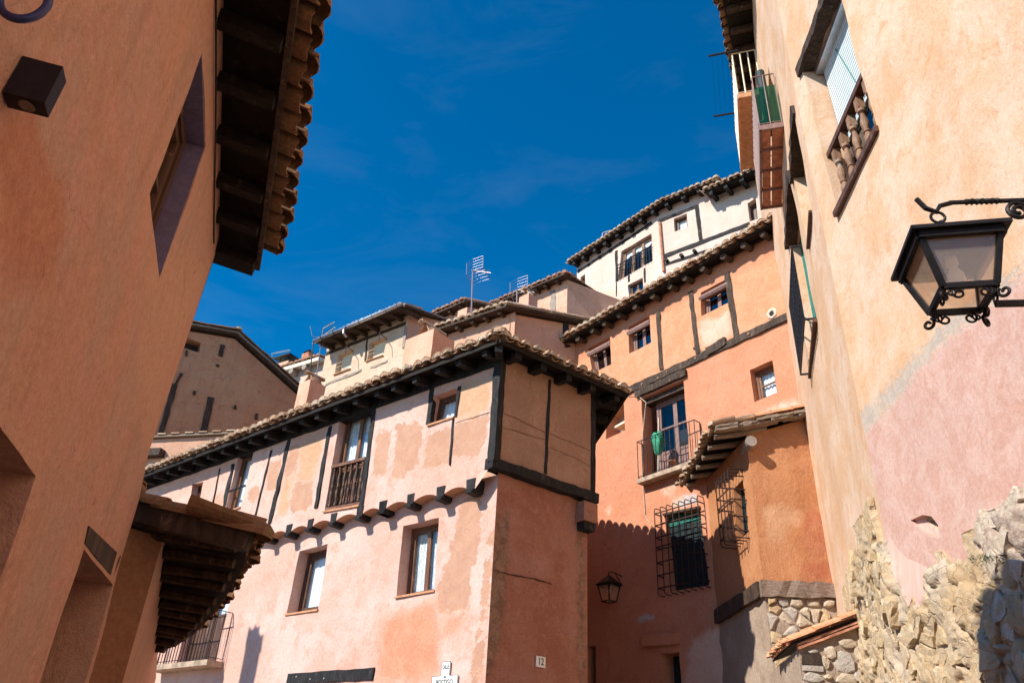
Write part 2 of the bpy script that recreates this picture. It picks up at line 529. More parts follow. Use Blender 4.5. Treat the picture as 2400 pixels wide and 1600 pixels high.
M['porch'] = plaster_mat('earth_brown_render', (.27, .125, .065), (.30, .145, .08), (.25, .105, .055), bump=.5, streak=.3, dirt=(.12, .06, .03), dirt_amt=.3, pits=True)
M['white'] = plaster_mat('off_white_render', (.64, .465, .375), (.68, .53, .45), (.62, .43, .34), layers=[('pink', (.74, .50, .37), (.70, .46, .33), .1, 3.0)], bump=.3, streak=.1, dirt=(.6, .4, .3), dirt_amt=.08)
M['old'] = plaster_mat('old_tan_render', (.58, .43, .30), (.62, .48, .36), (.55, .34, .24), bump=.6, streak=.3, dirt=(.3, .2, .13), dirt_amt=.35, crack=.4)
M['gable'] = plaster_mat('earth_render', (.55, .27, .15), (.58, .32, .18), (.52, .22, .125), bump=.9, streak=.3, dirt=(.16, .09, .07), dirt_amt=.35, crack=.9, bdist=.04)
M['rear'] = plaster_mat('brown_pink_render', (.58, .33, .22), (.62, .37, .26), (.52, .27, .17), bump=.5, streak=.3, dirt=(.3, .15, .1), dirt_amt=.3)
M['chimney'] = plaster_mat('chimney_render', (.68, .36, .24), (.72, .42, .30), (.60, .30, .2), bump=.6, streak=.5, dirt=(.25, .16, .11), dirt_amt=.35)
# timber
M['black_wood'] = wood_mat('black_stained_timber', (.009, .008, .008), (.026, .023, .023), (1, 1, .25))
M['dark_wood'] = wood_mat('dark_weathered_timber', (.034, .021, .014), (.082, .053, .036), (1, 1, .25))
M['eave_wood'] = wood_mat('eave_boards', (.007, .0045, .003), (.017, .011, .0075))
M['grey_wood'] = wood_mat('silvered_timber', (.26, .21, .17), (.36, .30, .25), (1, 1, .3), bump=.7)
M['beam_wood'] = wood_mat('cracked_beam', (.16, .105, .075), (.31, .225, .17), (1.5, 1.5, 9), bump=.9, scale=7)
M['bleached'] = wood_mat('bleached_timber', (.33, .245, .175), (.17, .12, .085), (2, 2, 6), bump=.9)
M['window_wood'] = wood_mat('varnished_window_wood', (.13, .055, .03), (.23, .105, .055), (1, 1, .15), bump=.2, rough=.45)
M['window_dark'] = wood_mat('dark_window_wood', (.075, .035, .022), (.13, .065, .04), (1, 1, .15), bump=.2, rough=.5)
M['baluster'] = wood_mat('turned_dark_wood', (.05, .027, .018), (.12, .066, .04), (1, 1, .15), bump=.25, rough=.45)
M['mauve_wood'] = wood_mat('mauve_brown_wood', (.20, .115, .10), (.27, .165, .14), (1, 1, .15), bump=.25, rough=.55)
M['oak'] = wood_mat('oak_baluster', (.20, .105, .058), (.32, .18, .10), (1, 1, .15), bump=.3, rough=.55)
M['sill'] = plain('clay_sill', (.55, .27, .14), .85)
# roofs
M['tile'] = tile_mat('barrel_tile', (.36, .20, .12), (.50, .33, .21), (.56, .44, .32), (.38, .34, .27))
M['tile_red'] = tile_mat('red_barrel_tile', (.40, .17, .10), (.48, .24, .14), (.42, .28, .19), (.30, .26, .20))
M['tile_dark'] = tile_mat('mossy_barrel_tile', (.22, .115, .062), (.28, .155, .085), (.20, .12, .075), (.13, .115, .06))
M['tile_orange'] = tile_mat('new_barrel_tile', (.60, .25, .13), (.64, .30, .16), (.62, .36, .20), (.62, .40, .22))
M['clay_bed'] = plain('clay_bedding', (.42, .30, .20), .95, var=.4)
# metal, glass, cloth
M['iron'] = plain('wrought_iron', (.022, .021, .023), .5, .6, .3, 20, .3)
M['rust_iron'] = plain('rusty_iron', (.05, .025, .02), .7, .3, .4, 25, .4)
M['blue_steel'] = plain('blue_painted_steel', (.045, .05, .14), .35, .2, .1)
M['lamp_black'] = plain('black_anodised_metal', (.022, .014, .017), .6, .3, .15, 30, .05)
M['zinc'] = plain('zinc_gutter', (.55, .58, .62), .35, .85, .12)
M['aluminium'] = plain('antenna_aluminium', (.34, .29, .28), .4, .6, .1)
M['antenna_dark'] = plain('antenna_dark', (.10, .09, .09), .5, .4, .1)
M['white_pvc'] = plain('white_plastic', (.72, .72, .72), .45, 0, .06)
M['glass'] = glass_mat('window_glass')
M['dark_glass'] = glass_mat('dark_window_glass', (.35, .38, .42), .12)
M['frosted'] = glass_mat('lantern_glass', (.97, .92, .86), .04, (.22, (.92, .78, .66)))
M['curtain'] = plain('white_curtain', (.80, .81, .82), .9, 0, .1, 60, .2)
def lace():
    s = NT('lace_curtain'); co = s.coord()
    v = s.n("ShaderNodeTexVoronoi", {"Vector": co, "Scale": 14.0}, feature='SMOOTH_F1')
    w = s.n("ShaderNodeTexWave", {"Vector": co, "Scale": 6.0, "Distortion": 9.0, "Detail": 2.0, "Detail Scale": 1.5})
    k = s.math('MULTIPLY', s.step(w.outputs["Fac"], .35, .6), s.step(v.outputs["Distance"], .25, .4))
    s.set(s.b.inputs["Base Color"], s.mix(k, (.58, .62, .62), (.86, .87, .87)))
    s.b.inputs["Roughness"].default_value = .9
    return s.m
M['lace'] = lace()
M['room'] = plain('room_dark', (.030, .027, .026), .9)
M['green_shutter'] = plain('green_slat', (.035, .20, .16), .6, 0, .15)
M['dark_shutter'] = plain('dark_shutter', (.018, .034, .036), .6, 0, .2)
M['cream_shutter'] = plain('cream_shutter', (.74, .66, .48), .6, 0, .1)
M['blind'] = plain('pale_blind', (.60, .66, .66), .55, 0, .05)
M['blind_box'] = wood_mat('rolled_blind', (.22, .13, .11), (.30, .19, .165), (1, 1, .2), bump=.3)
M['green_cloth'] = plain('green_cloth', (.045, .27, .15), .9, 0, .25)
M['green_net'] = glass_mat('green_net', (.50, .72, .60), .02, (.16, (.06, .26, .17)))
M['tile_white'] = plain('white_ceramic', (.82, .80, .74), .25, 0, .04, 6, .05, .5)
M['ink'] = plain('dark_ceramic_ink', (.06, .075, .07), .4, 0, .1)
M['grey_ink'] = plain('grey_ceramic_ink', (.07, .085, .08), .4, 0, .1)
M['brick'] = plain('red_brick', (.52, .22, .13), .9, 0, .35, 8, .5)
M['slab'] = plain('concrete_slab', (.42, .31, .22), .9, 0, .35, 6, .5)
M['pot'] = plain('dented_tin', (.45, .40, .36), .4, .7, .2)
M['cable'] = plain('pale_cable', (.55, .45, .36), .7)
M['stucco_white'] = plain('white_mortar', (.66, .52, .40), .95, 0, .1, 18, .5)
# ------------------------------------------------------------------ building kit
TILES = {}
def tile_data(kind, mat, L=.44):
    """Barrel tiles, four slightly different castings of each kind; x across, y up the slope."""
    key = (kind, mat.name, L)
    if key in TILES: return TILES[key]
    out = []
    for var in range(4):
        r = random.Random(var * 31 + 5); m = MB(); N = 8; t = .014
        r0, r1 = (.098, .078) if kind == 'cover' else (.082, .100)
        r0 *= r.uniform(.95, 1.06); r1 *= r.uniform(.95, 1.05)
        rings = []
        for (y, rr) in ((0, r0), (L * .5, (r0 + r1) / 2), (L, r1)):
            ring = []
            for i in range(N + 1):
                a = math.pi * i / N
                yy = y + (r.uniform(-.010, .010) if y == 0 else 0)
                j = 1 + r.uniform(-.03, .03)
                ring.append((math.cos(a) * rr * j, yy, math.sin(a) * rr * .92 * j))
            for i in range(N, -1, -1):
                a = math.pi * i / N
                yy = ring[i][1]
                ring.append((math.cos(a) * (rr - t), yy, math.sin(a) * (rr - t) * .92))
            if kind != 'cover':
                ring = [(x, y_, rr * .9 - z_) for x, y_, z_ in ring]
            rings.append(ring)
        n = 2 * (N + 1)
        for ring in rings: m.add(ring, [])
        for k in range(2):
            for i in range(n):
                m.f.append((k * n + i, k * n + (i + 1) % n, (k + 1) * n + (i + 1) % n, (k + 1) * n + i))
        for k in (0, 2):
            for i in range(N):
                m.f.append((k * n + i, k * n + i + 1, k * n + n - 2 - i, k * n + n - 1 - i))
        if kind == 'cover':                       # the nose is stopped with a lump of lime mortar
            b = len(m.v); rr = r0 - t
            for k, (sc, yy) in enumerate(((1.0, .012), (.72, -.012), (.34, -.026))):
                for i in range(N + 1):
                    a = math.pi * i / N
                    m.v.append((math.cos(a) * rr * sc, yy + r.uniform(-.006, .006), math.sin(a) * rr * .92 * sc + (0 if k == 0 else .004)))
            for k in range(2):
                for i in range(N):
                    m.f.append((b + k * (N + 1) + i, b + k * (N + 1) + i + 1, b + (k + 1) * (N + 1) + i + 1, b + (k + 1) * (N + 1) + i))
            m.f.append(tuple(b + 2 * (N + 1) + i for i in range(N + 1)))
        out.append(m.mesh('roof_tile', mat))
    TILES[key] = out
    return out

def frame_matrix(o, x, y, z):
    return Matrix([[x[i], y[i], z[i], o[i]] for i in range(3)] + [[0, 0, 0, 1]])

def tile_row(parent, E0, E1, up, rows, mat, sp=.205, lift=.0, skip=None, channel=True, name='roof_tile', jit=1.0, L=.44, sag=0.0):
    E0 = Vector(E0); E1 = Vector(E1); al = (E1 - E0); LN = al.length; al.normalize()
    ug = Vector(up).normalized(); nr = al.cross(ug).normalized()
    if nr.z < 0: nr = -nr
    up = nr.cross(al).normalized()
    if up.dot(ug) < 0: up = -up
    xa = up.cross(nr).normalized()
    cs, hs = tile_data('cover', mat, L), tile_data('channel', mat, L)
    n = int(LN / sp)
    for r in range(rows):
        for i in range(n + 1):
            for kind in ((('channel'), ('cover')) if channel else ('cover',)):
                a = (i + (0 if kind == 'channel' else .5)) * sp
                if a > LN + .05: continue
                if skip and skip(a, r): continue
                y = r * (L - .09) + (.03 if kind == 'channel' else 0) + rnd.uniform(-.022, .022) * jit
                z = lift + (.0 if kind == 'channel' else .052) + r * .006 + rnd.uniform(-.006, .006) * jit
                if sag: z -= sag * math.sin(math.pi * a / LN)
                o = E0 + al * (a + rnd.uniform(-.012, .012) * jit) + up * y + nr * z
                ry = rnd.uniform(-.05, .05) * jit; rx = rnd.uniform(-.03, .03) * jit
                Mx = frame_matrix(o, xa, up, nr) @ Matrix.Rotation(ry, 4, 'Z') @ Matrix.Rotation(rx, 4, 'Y') @ Matrix.Diagonal((sp / .205, 1, sp / .215, 1))
                link(bpy.data.objects.new(name, rnd.choice(cs if kind == 'cover' else hs)), parent, Mx)

def slab(poly, vec, mat, parent, name):
    m = MB(); m.prism(poly, vec)
    return m.build(name, mat, parent)

def rafters(parent, E0, E1, inward, length, gap, mat, w=.10, h=.13, inset=.10, drop=.10, slope=.33, first=.25, round_end=False, jit=.01, name='rafter', endmat=None):
    E0 = Vector(E0); E1 = Vector(E1); al = E1 - E0; LN = al.length; al.normalize()
    iw = Vector(inward).normalized()
    a = first
    while a < LN - .05:
        j = rnd.uniform(-.04, .04)
        p0 = E0 + al * (a + j) + iw * inset + Vector((0, 0, -drop + slope * inset + rnd.uniform(-.012, .012)))
        p1 = p0 + iw * length + Vector((0, 0, slope * length))
        m = MB()
        if round_end:
            m.tube([p0, p0.lerp(p1, .5), p1], w * .55, 9)
        else:
            m.bar(p0, p1, w * rnd.uniform(.9, 1.1), h * rnd.uniform(.9, 1.1), al, 2, jit)
        o = m.build(name, mat, parent)
        if endmat:
            m = MB(); m.tube([p0 - iw * .012, p0 + iw * .004], w * .5, 8)
            m.build('sawn_end', endmat, o) if False else None
        a += gap * rnd.uniform(.93, 1.07)

class Quad:
    """Opening given by four (u, z) corners tl, tr, br, bl."""
    def __init__(s, W, c):
        s.W = W; s.c = c
        s.w = math.hypot(c[1][0] - c[0][0], c[1][1] - c[0][1]); s.h = math.hypot(c[3][0] - c[0][0], c[3][1] - c[0][1])
    def pt(s, a, b, n):                          # a: 0 left .. 1 right, b: 0 bottom .. 1 top
        tl, tr, br, bl = s.c
        u = (bl[0] * (1 - a) + br[0] * a) * (1 - b) + (tl[0] * (1 - a) + tr[0] * a) * b
        z = (bl[1] * (1 - a) + br[1] * a) * (1 - b) + (tl[1] * (1 - a) + tr[1] * a) * b
        return s.W.P(u, z, n)
    def block(s, m, a0, a1, b0, b1, n0, n1):
        m.hexa([s.pt(a0, b0, n0), s.pt(a1, b0, n0), s.pt(a1, b0, n1), s.pt(a0, b0, n1), s.pt(a0, b1, n0), s.pt(a1, b1, n0), s.pt(a1, b1, n1), s.pt(a0, b1, n1)])
    def sub(s, a0, a1, b0, b1):
        tl, tr, br, bl = s.c
        f = lambda a, b: ((bl[0] * (1 - a) + br[0] * a) * (1 - b) + (tl[0] * (1 - a) + tr[0] * a) * b, (bl[1] * (1 - a) + br[1] * a) * (1 - b) + (tl[1] * (1 - a) + tr[1] * a) * b)
        return [f(a0, b1), f(a1, b1), f(a1, b0), f(a0, b0)]

def window(parent, W, c, depth, cols=2, rows=1, mat=None, fr=.05, sash=.045, glass='glass', curtain=None, sill=None, panel=0.0, name='window', room=True):
    """Frame with sashes, a pane in each light, curtain behind, dark room beyond."""
    Q = Quad(W, c); mat = mat or M['window_wood']
    fa, fb = fr / Q.w, fr / Q.h
    m = MB(); n0, n1 = -depth - .03, -depth + .035
    Q.block(m, 0, fa, 0, 1, n0, n1); Q.block(m, 1 - fa, 1, 0, 1, n0, n1)
    Q.block(m, fa, 1 - fa, 1 - fb, 1, n0, n1 - .002); Q.block(m, fa, 1 - fa, 0, fb, n0, n1 - .002)
    win = m.build(name, mat, parent)
    sa, sb = sash / Q.w, sash / Q.h
    cw = (1 - 2 * fa) / cols
    for i in range(cols):
        a0 = fa + i * cw; a1 = a0 + cw
        m = MB(); k0, k1 = -depth - .02, -depth + .018 + .004 * (i % 2)
        Q.block(m, a0, a0 + sa, fb, 1 - fb, k0, k1); Q.block(m, a1 - sa, a1, fb, 1 - fb, k0, k1)
        b0, b1 = fb, 1 - fb
        Q.block(m, a0 + sa, a1 - sa, b1 - sb, b1, k0, k1 - .002); Q.block(m, a0 + sa, a1 - sa, b0, b0 + sb, k0, k1 - .002)
        lo = b0 + sb
        if panel:
            Q.block(m, a0 + sa, a1 - sa, lo + panel, lo + panel + sb, k0, k1 - .002)
            Q.block(m, a0 + sa, a1 - sa, lo, lo + panel, k0 + .008, k1 - .016)
            lo = lo + panel + sb
        rh = (b1 - sb - lo) / rows
        for r in range(1, rows):
            z = lo + r * rh
            Q.block(m, a0 + sa, a1 - sa, z - sb * .3, z + sb * .3, k0, k1 - .004)
        m.build('sash', mat, win)
        for r in range(rows):
            z0 = lo + r * rh + (sb * .3 if r else 0); z1 = lo + (r + 1) * rh - (sb * .3 if r < rows - 1 else 0)
            m = MB(); Q.block(m, a0 + sa, a1 - sa, z0, z1, -depth - .006, -depth - .001)
            m.build('pane', M[glass], win)
        if curtain:
            m = MB(); vs = []; N = 16
            for b in (lo, 1 - fb):
                for j in range(N + 1):
                    a = a0 + (a1 - a0) * j / N
                    vs.append(Q.pt(a, b, -depth - .06 + .012 * math.sin(j * 1.9 + i) * (1.3 if b < .5 else .7)))
            m.add(vs, [(j, j + 1, N + 2 + j, N + 1 + j) for j in range(N)])
            m.build('curtain', M[curtain], win, smooth=True)
    if room:
        m = MB(); d2 = -depth - .5
        m.add([Q.pt(0, 0, -depth - .032), Q.pt(1, 0, -depth - .032), Q.pt(1, 1, -depth - .032), Q.pt(0, 1, -depth - .032), Q.pt(0, 0, d2), Q.pt(1, 0, d2), Q.pt(1, 1, d2), Q.pt(0, 1, d2)],
              [(4, 5, 6, 7), (0, 1, 5, 4), (1, 2, 6, 5), (2, 3, 7, 6), (3, 0, 4, 7)])
        m.build('room_niche', M['room'], win)
    if sill:
        m = MB(); Q.block(m, -.02, 1.02, -.035 / Q.h, -.002, -depth + .03, .03)
        m.build('sill', M[sill], win)
    return win

def turned(m, p0, p1, r=.024, n=8):
    """A turned baluster between two points."""
    p0 = Vector(p0); p1 = Vector(p1); H = (p1 - p0).length; ax = (p1 - p0).normalized()
    prof = [(1.0, 0), (1.0, .07), (.55, .085), (.9, .10), (.6, .12), (.62, .16), (1.05, .30), (1.0, .38), (.62, .47), (.9, .485), (.9, .505), (.62, .52), (1.0, .62), (1.05, .70), (.62, .84), (.6, .88), (.9, .90), (.55, .915), (1.0, .93), (1.0, 1)]
    m.lathe([(r * a, H * b) for a, b in prof], p0, n, ax)

def timber(parent, W, a, b, w, mat, proud=.02, sunk=.08, n=None, jit=.008, name='timber'):
    """A wall timber from (u, z) to (u, z), its face standing just proud of the render."""
    pa = W.P(a[0], a[1], (proud - sunk) / 2); pb = W.P(b[0], b[1], (proud - sunk) / 2)
    L = (pb - pa).length
    m = MB(); d = (pb - pa).normalized()
    m.bar(pa, pb, w, proud + sunk, d.cross(W.n), n or max(2, int(L / .18)), jit)
    return m.build(name, mat, parent)

def spiral(c, ax, ay, r0, r1, a0, a1, n=18):
    c = Vector(c); return [c + Vector(ax) * (math.cos(a0 + (a1 - a0) * i / n) * (r0 + (r1 - r0) * i / n)) + Vector(ay) * (math.sin(a0 + (a1 - a0) * i / n) * (r0 + (r1 - r0) * i / n)) for i in range(n + 1)]

def chimney(parent, base, az, w, d, h, mat, cap='tiles', name='chimney', fwd=None):
    """Rendered stack; base is the centre of its foot, az the direction of its width."""
    a = math.radians(az); u = Vector((math.sin(a), math.cos(a), 0)); v = Vector((-u.y, u.x, 0))
    b = Vector(base); m = MB(); n = 4
    m.bar(b, b + Vector((0, 0, h)), w, d, u, 5, .006)
    st = m.build(name, mat, parent)
    top = b + Vector((0, 0, h))
    if cap == 'tiles':                           # two barrel tiles leaning together over the flue, a third laid across
        w0 = w; w = w * .58 if w > .6 else w * .85; hh = w * .72; up3 = Vector((0, 0, 1))
        for s in (-1, 1):
            y = (up3 * hh - u * s * w * .40).normalized()
            z = (u * s - y * y.dot(u * s)).normalized(); x = y.cross(z); Ly = math.hypot(hh, w * .40)
            link(bpy.data.objects.new('cap_tile', tile_data('cover', M['tile'])[0]), st, frame_matrix(top + u * s * w * .42, x, y, z) @ Matrix.Diagonal((d / .26, Ly / .44, .6, 1)))
        link(bpy.data.objects.new('cap_tile', tile_data('cover', M['tile'])[1]), st, frame_matrix(top + up3 * (hh - .03) - v * d * .62, -u, v, up3) @ Matrix.Diagonal((.85, d * 1.15 / .44, .85, 1)))
    return st
# ------------------------------------------------------------------ the ground: a cobbled hillside street rising away from the camera
def ground_z(x, y):
    return -1.6 + .075 * max(-30, min(60, y)) + (.02 * max(0, y - 22) if y < 60 else .76)
def build_ground():
    s = NT('street_cobbles'); co = s.coord()
    v = s.n("ShaderNodeTexVoronoi", {"Vector": co, "Scale": 7.0}, feature='DISTANCE_TO_EDGE')
    k = s.step(v.outputs["Distance"], .02, .09)
    col = s.mix(k, (.16, .13, .10), s.mix(s.noise(co, 3, 4), (.30, .25, .20), (.38, .32, .25)))
    s.set(s.b.inputs["Base Color"], col); s.b.inputs["Roughness"].default_value = .9
    s.set(s.b.inputs["Normal"], s.bump(k, .5, .03))
    m = MB(); xs = [-800, -300, -120, -60, -40, -25, -15, -8, -4, 0, 4, 8, 15, 25, 40, 60, 120, 300, 800]
    vs = [(x, y, ground_z(x, y)) for y in xs for x in xs]; n = len(xs)
    m.add(vs, [(j * n + i, j * n + i + 1, (j + 1) * n + i + 1, (j + 1) * n + i) for j in range(n - 1) for i in range(n - 1)])
    o = m.build('ground', s.m); o['kind'] = 'structure'
    tag(o, 'sloping cobbled street running uphill between the houses', None, None, 'structure')
build_ground()
# ------------------------------------------------------------------ the corner house: pink front, brown shaded side
CORNER = polar(-.5, 12.0)
FL = Wall(CORNER, -50); JET = .22; FU = FL.out(JET)
RL = Wall(CORNER, 53); RU = RL.out(.10)
HOUSE = thing('corner_house', 'pink corner house with black timbers, jettied upper floor and a brown shaded side', 'house', (CORNER.x, CORNER.y, -.7))
def build_corner():
    A4 = lambda *p: qs('A4', *p); A5 = lambda *p: qs('A5', *p); A6 = lambda *p: qs('A6', *p); A7 = lambda *p: qs('A7', *p)
    # -- openings
    w1 = FL.uvs(A6((1105, 285), (1310, 230), (1240, 710), (1010, 745)))
    w2 = FL.uvs(A6((1865, 100), (2130, 40), (2095, 570), (1815, 618)))
    bz = FL.uv(q('A6', 545, 1100))[1]
    bd = [(8.45, bz + 2.0), (7.0, bz + 2.0), (7.0, bz + .02), (8.45, bz + .02)]
    lint = FL.uvs(A6((1025, 1185), (1655, 1145), (1650, 1225), (1020, 1262)))
    dl = [(lint[0][0] - .45, lint[3][1]), (lint[1][0] + .45, lint[2][1]), (lint[1][0] + .45, -1.0), (lint[0][0] - .45, -1.0)]
    dl = [(min(dl[0][0], 4.1), 1.56), (2.85, 1.56), (2.85, -1.0), (min(dl[0][0], 4.1), -1.0)]
    brown = [A5((890, 980), (1010, 980), (1030, 1150), (960, 1330), (960, 1568), (760, 1568), (840, 1250)), A7((690, 0), (900, 0), (870, 220), (830, 420), (800, 600), (780, 920), (500, 920), (500, 690), (560, 520), (640, 250)),
             A7((940, 200), (1020, 120), (985, 640), (930, 1180), (905, 1568), (780, 1568), (860, 1100), (900, 700))]
    orange = [A6((1690, 760), (2120, 640), (2140, 900), (2110, 1254), (1650, 1254), (1680, 1000)), A7((440, 960), (780, 960), (740, 1050), (520, 1150))]
    plaster('wall', FL, [(0, -1.8), (12.4, -1.8), (12.4, 4.66), (0, 4.66)], M['corner'], HOUSE, holes=[(w1, .26), (w2, .26), (bd, .22), (dl, .35)], g=.15, amp=.014, masks={'brown': brown, 'orange': orange, 'ochre': []}, seed=1)
    # -- upper floor, jettied out over the joists
    joists = [FU.uv(p)[0] for p in A4((975, 1215), (1145, 1165), (1320, 1120), (1510, 1070), (1725, 1020), (1917, 965)) + A5((310, 1020), (515, 965), (735, 905), (957, 845))]
    joists = [12.2, 11.5, 10.8, 10.1, 9.35, 8.6, 7.85, 7.1] + joists if joists[0] < 7 else [12.2, 11.5, 10.8, 10.1, 9.35, 8.6, 7.9] + joists
    joists = sorted(set(round(j, 3) for j in joists), reverse=True)
    jz = 4.39
    bottom = [(12.4, jz)]
    for a, b in zip(joists[:-1], joists[1:] ):
        for i in range(0, 9):
            t = i / 8
            bottom.append((a + (b - a) * t, jz + .115 * math.sin(math.pi * t) ** .8 if 0 < t < 1 else jz))
    bottom += [(joists[-1] - .10, jz + .02), (.02, jz + .30)]
    bdoor = FU.uvs(A4((1555, 300), (1822, 205), (1712, 985), (1430, 1035)))
    sw = FU.uvs(A5((688, 182), (866, 180), (828, 395), (640, 455)))
    sw[0] = (sw[0][0], sw[1][1])
    bw = FU.uvs(A4((712, 655), (832, 640), (745, 1000), (612, 1050)))
    lw = FU.uvs(A4((352, 815), (442, 795), (406, 960), (325, 992)))
    top = 6.98
    for qd in (bdoor,): qd[0] = (qd[0][0], 6.72); qd[1] = (qd[1][0], 6.72)
    bw[0] = (bw[0][0], 6.62); bw[1] = (bw[1][0], 6.62)
    ochre = [A4((1240, 470), (1430, 430), (1390, 620), (1330, 800), (1200, 800), (1230, 650)), A4((1080, 800), (1170, 770), (1140, 900), (1130, 1050), (1050, 1080), (1060, 950)), A5((870, 150), (1110, 90), (1090, 360), (850, 430))]
    brown = [A4((980, 640), (1080, 620), (1040, 860), (950, 870)), A4((1150, 510), (1230, 490), (1200, 740), (1100, 750)), A4((1200, 810), (1330, 800), (1330, 1010), (1160, 1050), (1150, 930)),
             A5((440, 480), (560, 430), (600, 500), (560, 770), (390, 830), (410, 560)), A5((640, 520), (810, 480), (790, 740), (600, 790)), A5((260, 510), (370, 490), (330, 830), (240, 840)),
             A5((830, 450), (1080, 380), (1060, 600), (1000, 680), (820, 700)), A4((2020, 330), (2090, 310), (2090, 780), (1990, 760)), A4((1860, 430), (1960, 400), (1940, 740), (1830, 760)), A4((820, 840), (900, 840), (880, 960), (800, 950))]
    orange = [A4((545, 930), (620, 910), (590, 1010), (520, 1010)), A4((420, 980), (480, 980), (500, 1060), (400, 1040))]
    plaster('wall', FU, [(0.02, top), (12.4, top)] + bottom, M['corner'], HOUSE, holes=[(bdoor, .20), (sw, .20), (bw, .16), (lw, .2)], g=.13, amp=.013, masks={'brown': brown, 'orange': orange, 'ochre': ochre}, seed=2)
    # coves between the joists, rendered under the jetty
    for a, b in zip(joists[:-1], joists[1:]):
        m = MB(); vs = []; N = 10
        for n in (-.03, JET * .5, JET - .002):
            for i in range(N + 1):
                t = i / N
                vs.append(FL.P(a + (b - a) * t, jz + .115 * max(0, math.sin(math.pi * t)) ** .8, n))
        m.add(vs, [(r * (N + 1) + i, r * (N + 1) + i + 1, (r + 1) * (N + 1) + i + 1, (r + 1) * (N + 1) + i) for r in range(2) for i in range(N)])
        m.build('cove', M['corner'], HOUSE, smooth=True)
    for u in joists:
        m = MB(); w = .15 * rnd.uniform(.9, 1.1)
        pts = [FL.P(u - w / 2, jz - .01, JET + .012), FL.P(u + w / 2, jz - .01, JET + .012), FL.P(u + w * .62, jz + .20, JET + .012), FL.P(u - w * .62, jz + .20, JET + .012)]
        m.prism(pts, FL.n * -.5)
        pts = [FL.P(u - w * .6, jz + .0, JET + .06), FL.P(u + w * .6, jz + .0, JET + .06), FL.P(u + w * .4, jz - .05, JET + .05), FL.P(u - w * .4, jz - .05, JET + .05)]
        m.prism(pts, FL.n * -.24)
        m.build('joist_end', M['black_wood'], HOUSE)
    # -- shaded side
    rl = 2.0
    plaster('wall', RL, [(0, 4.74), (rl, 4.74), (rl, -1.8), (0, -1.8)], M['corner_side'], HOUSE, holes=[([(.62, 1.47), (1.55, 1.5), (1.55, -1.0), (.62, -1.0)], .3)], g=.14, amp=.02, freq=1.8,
            masks={'pinkish': [A7((1150, 0), (1200, 0), (1180, 300), (1280, 450), (1240, 700), (1150, 500)), A7((1330, 380), (1540, 390), (1530, 600), (1340, 580)), A7((1060, 1440), (1580, 1450), (1580, 1560), (1060, 1560)), A7((1700, 0), (1760, 0), (1770, 1200), (1680, 1200))],
                   'stone': [A7((1040, 0), (1140, 0), (1120, 700), (1050, 1300), (900, 1568), (905, 1200)), A7((1770, 0), (1830, 0), (1850, 1568), (1780, 1568))]}, seed=3)
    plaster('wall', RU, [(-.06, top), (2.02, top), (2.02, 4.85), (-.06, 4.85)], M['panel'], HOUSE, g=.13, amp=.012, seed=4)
    # round blind oculus
    c = RU.uv(q('A5', 1428, 168)); m = MB()
    m.tube([RU.P(c[0], c[1], -.02), RU.P(c[0], c[1], .012)], .125, 24)
    m.build('round_boss', M['panel'], HOUSE)
    # -- timbers of both faces
    T = lambda W, k, a, b, w, **kw: timber(HOUSE, W, W.uv(q(k, *a)), W.uv(q(k, *b)), w, M['black_wood'], **kw)
    T(FU, 'A4', (1000, 540), (842, 1180), .045, jit=.010); T(FU, 'A4', (1146, 455), (985, 1140), .11, jit=.014); T(FU, 'A4', (1480, 345), (1362, 1010), .10, jit=.012)
    T(FU, 'A4', (580, 690), (503, 1060), .035, jit=.006); T(FU, 'A4', (688, 655), (600, 1045), .11, jit=.016); T(FU, 'A4', (1842, 180), (1728, 1050), .105, jit=.008)
    T(FU, 'A5', (828, 400), (798, 750), .04, jit=.008); T(FU, 'A5', (672, 165), (642, 450), .10); T(FU, 'A5', (872, 175), (842, 398), .06)
    T(RU, 'A5', (1530, 125), (1497, 815), .055)
    timber(HOUSE, RU, (2.06, 6.95), (2.04, 4.72), .10, M['black_wood'])
    # corner post, sill beams and wall plates
    cp = CORNER + FL.n * JET * .98 + RL.n * .10
    m = MB(); pc = CORNER + FL.n * (JET - .045) + RL.n * .05
    z0, z1 = 4.80, 7.0
    m.bar(pc + Vector((0, 0, z0)), pc + Vector((0, 0, z1)), .15, .15, FL.u, 14, .007)
    m.build('corner_post', M['black_wood'], HOUSE)
    m = MB(); m.bar(RL.P(-.24, 4.78, .03), RL.P(2.14, 4.77, .03), .26, .175, RL.n, 16, .012); m.build('sill_beam', M['black_wood'], HOUSE)
    m = MB(); m.bar(RL.P(-.30, 6.86, .03), RL.P(2.2, 6.90, .03), .24, .15, RL.n, 10, .006); m.build('wall_plate', M['black_wood'], HOUSE)
    m = MB(); m.bar(FU.P(12.4, 6.70, -.07), FU.P(-.05, 6.76, -.07), .2, .34, FU.n, 40, .012); m.build('wall_plate', M['black_wood'], HOUSE)
    # corbel at the far corner of the side
    m = MB(); m.box(RL.P(1.72, 4.28, -.12), RL.u * .32, RL.n * .34, Vector((0, 0, .34))); m.build('corbel', M['corner_side'], HOUSE)
    m = MB(); m.box(RL.P(1.76, 4.14, -.12), RL.u * .26, RL.n * .30, Vector((0, 0, .13))); m.build('corbel_block', M['black_wood'], HOUSE)
    # -- third side, running away up the lane
    B0 = RL.P(2.0, 0, .0); BW = Wall(B0, -10)
    BW.n = Vector((BW.u.y, -BW.u.x, 0))
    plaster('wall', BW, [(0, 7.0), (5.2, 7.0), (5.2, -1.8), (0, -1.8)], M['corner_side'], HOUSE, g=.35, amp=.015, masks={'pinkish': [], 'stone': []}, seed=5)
    # far end and back, closing the house
    far = FL.P(12.4, 0); m = MB(); bk = BW.P(5.2, 0)
    e = FL.P(12.4, 0, -6.0)
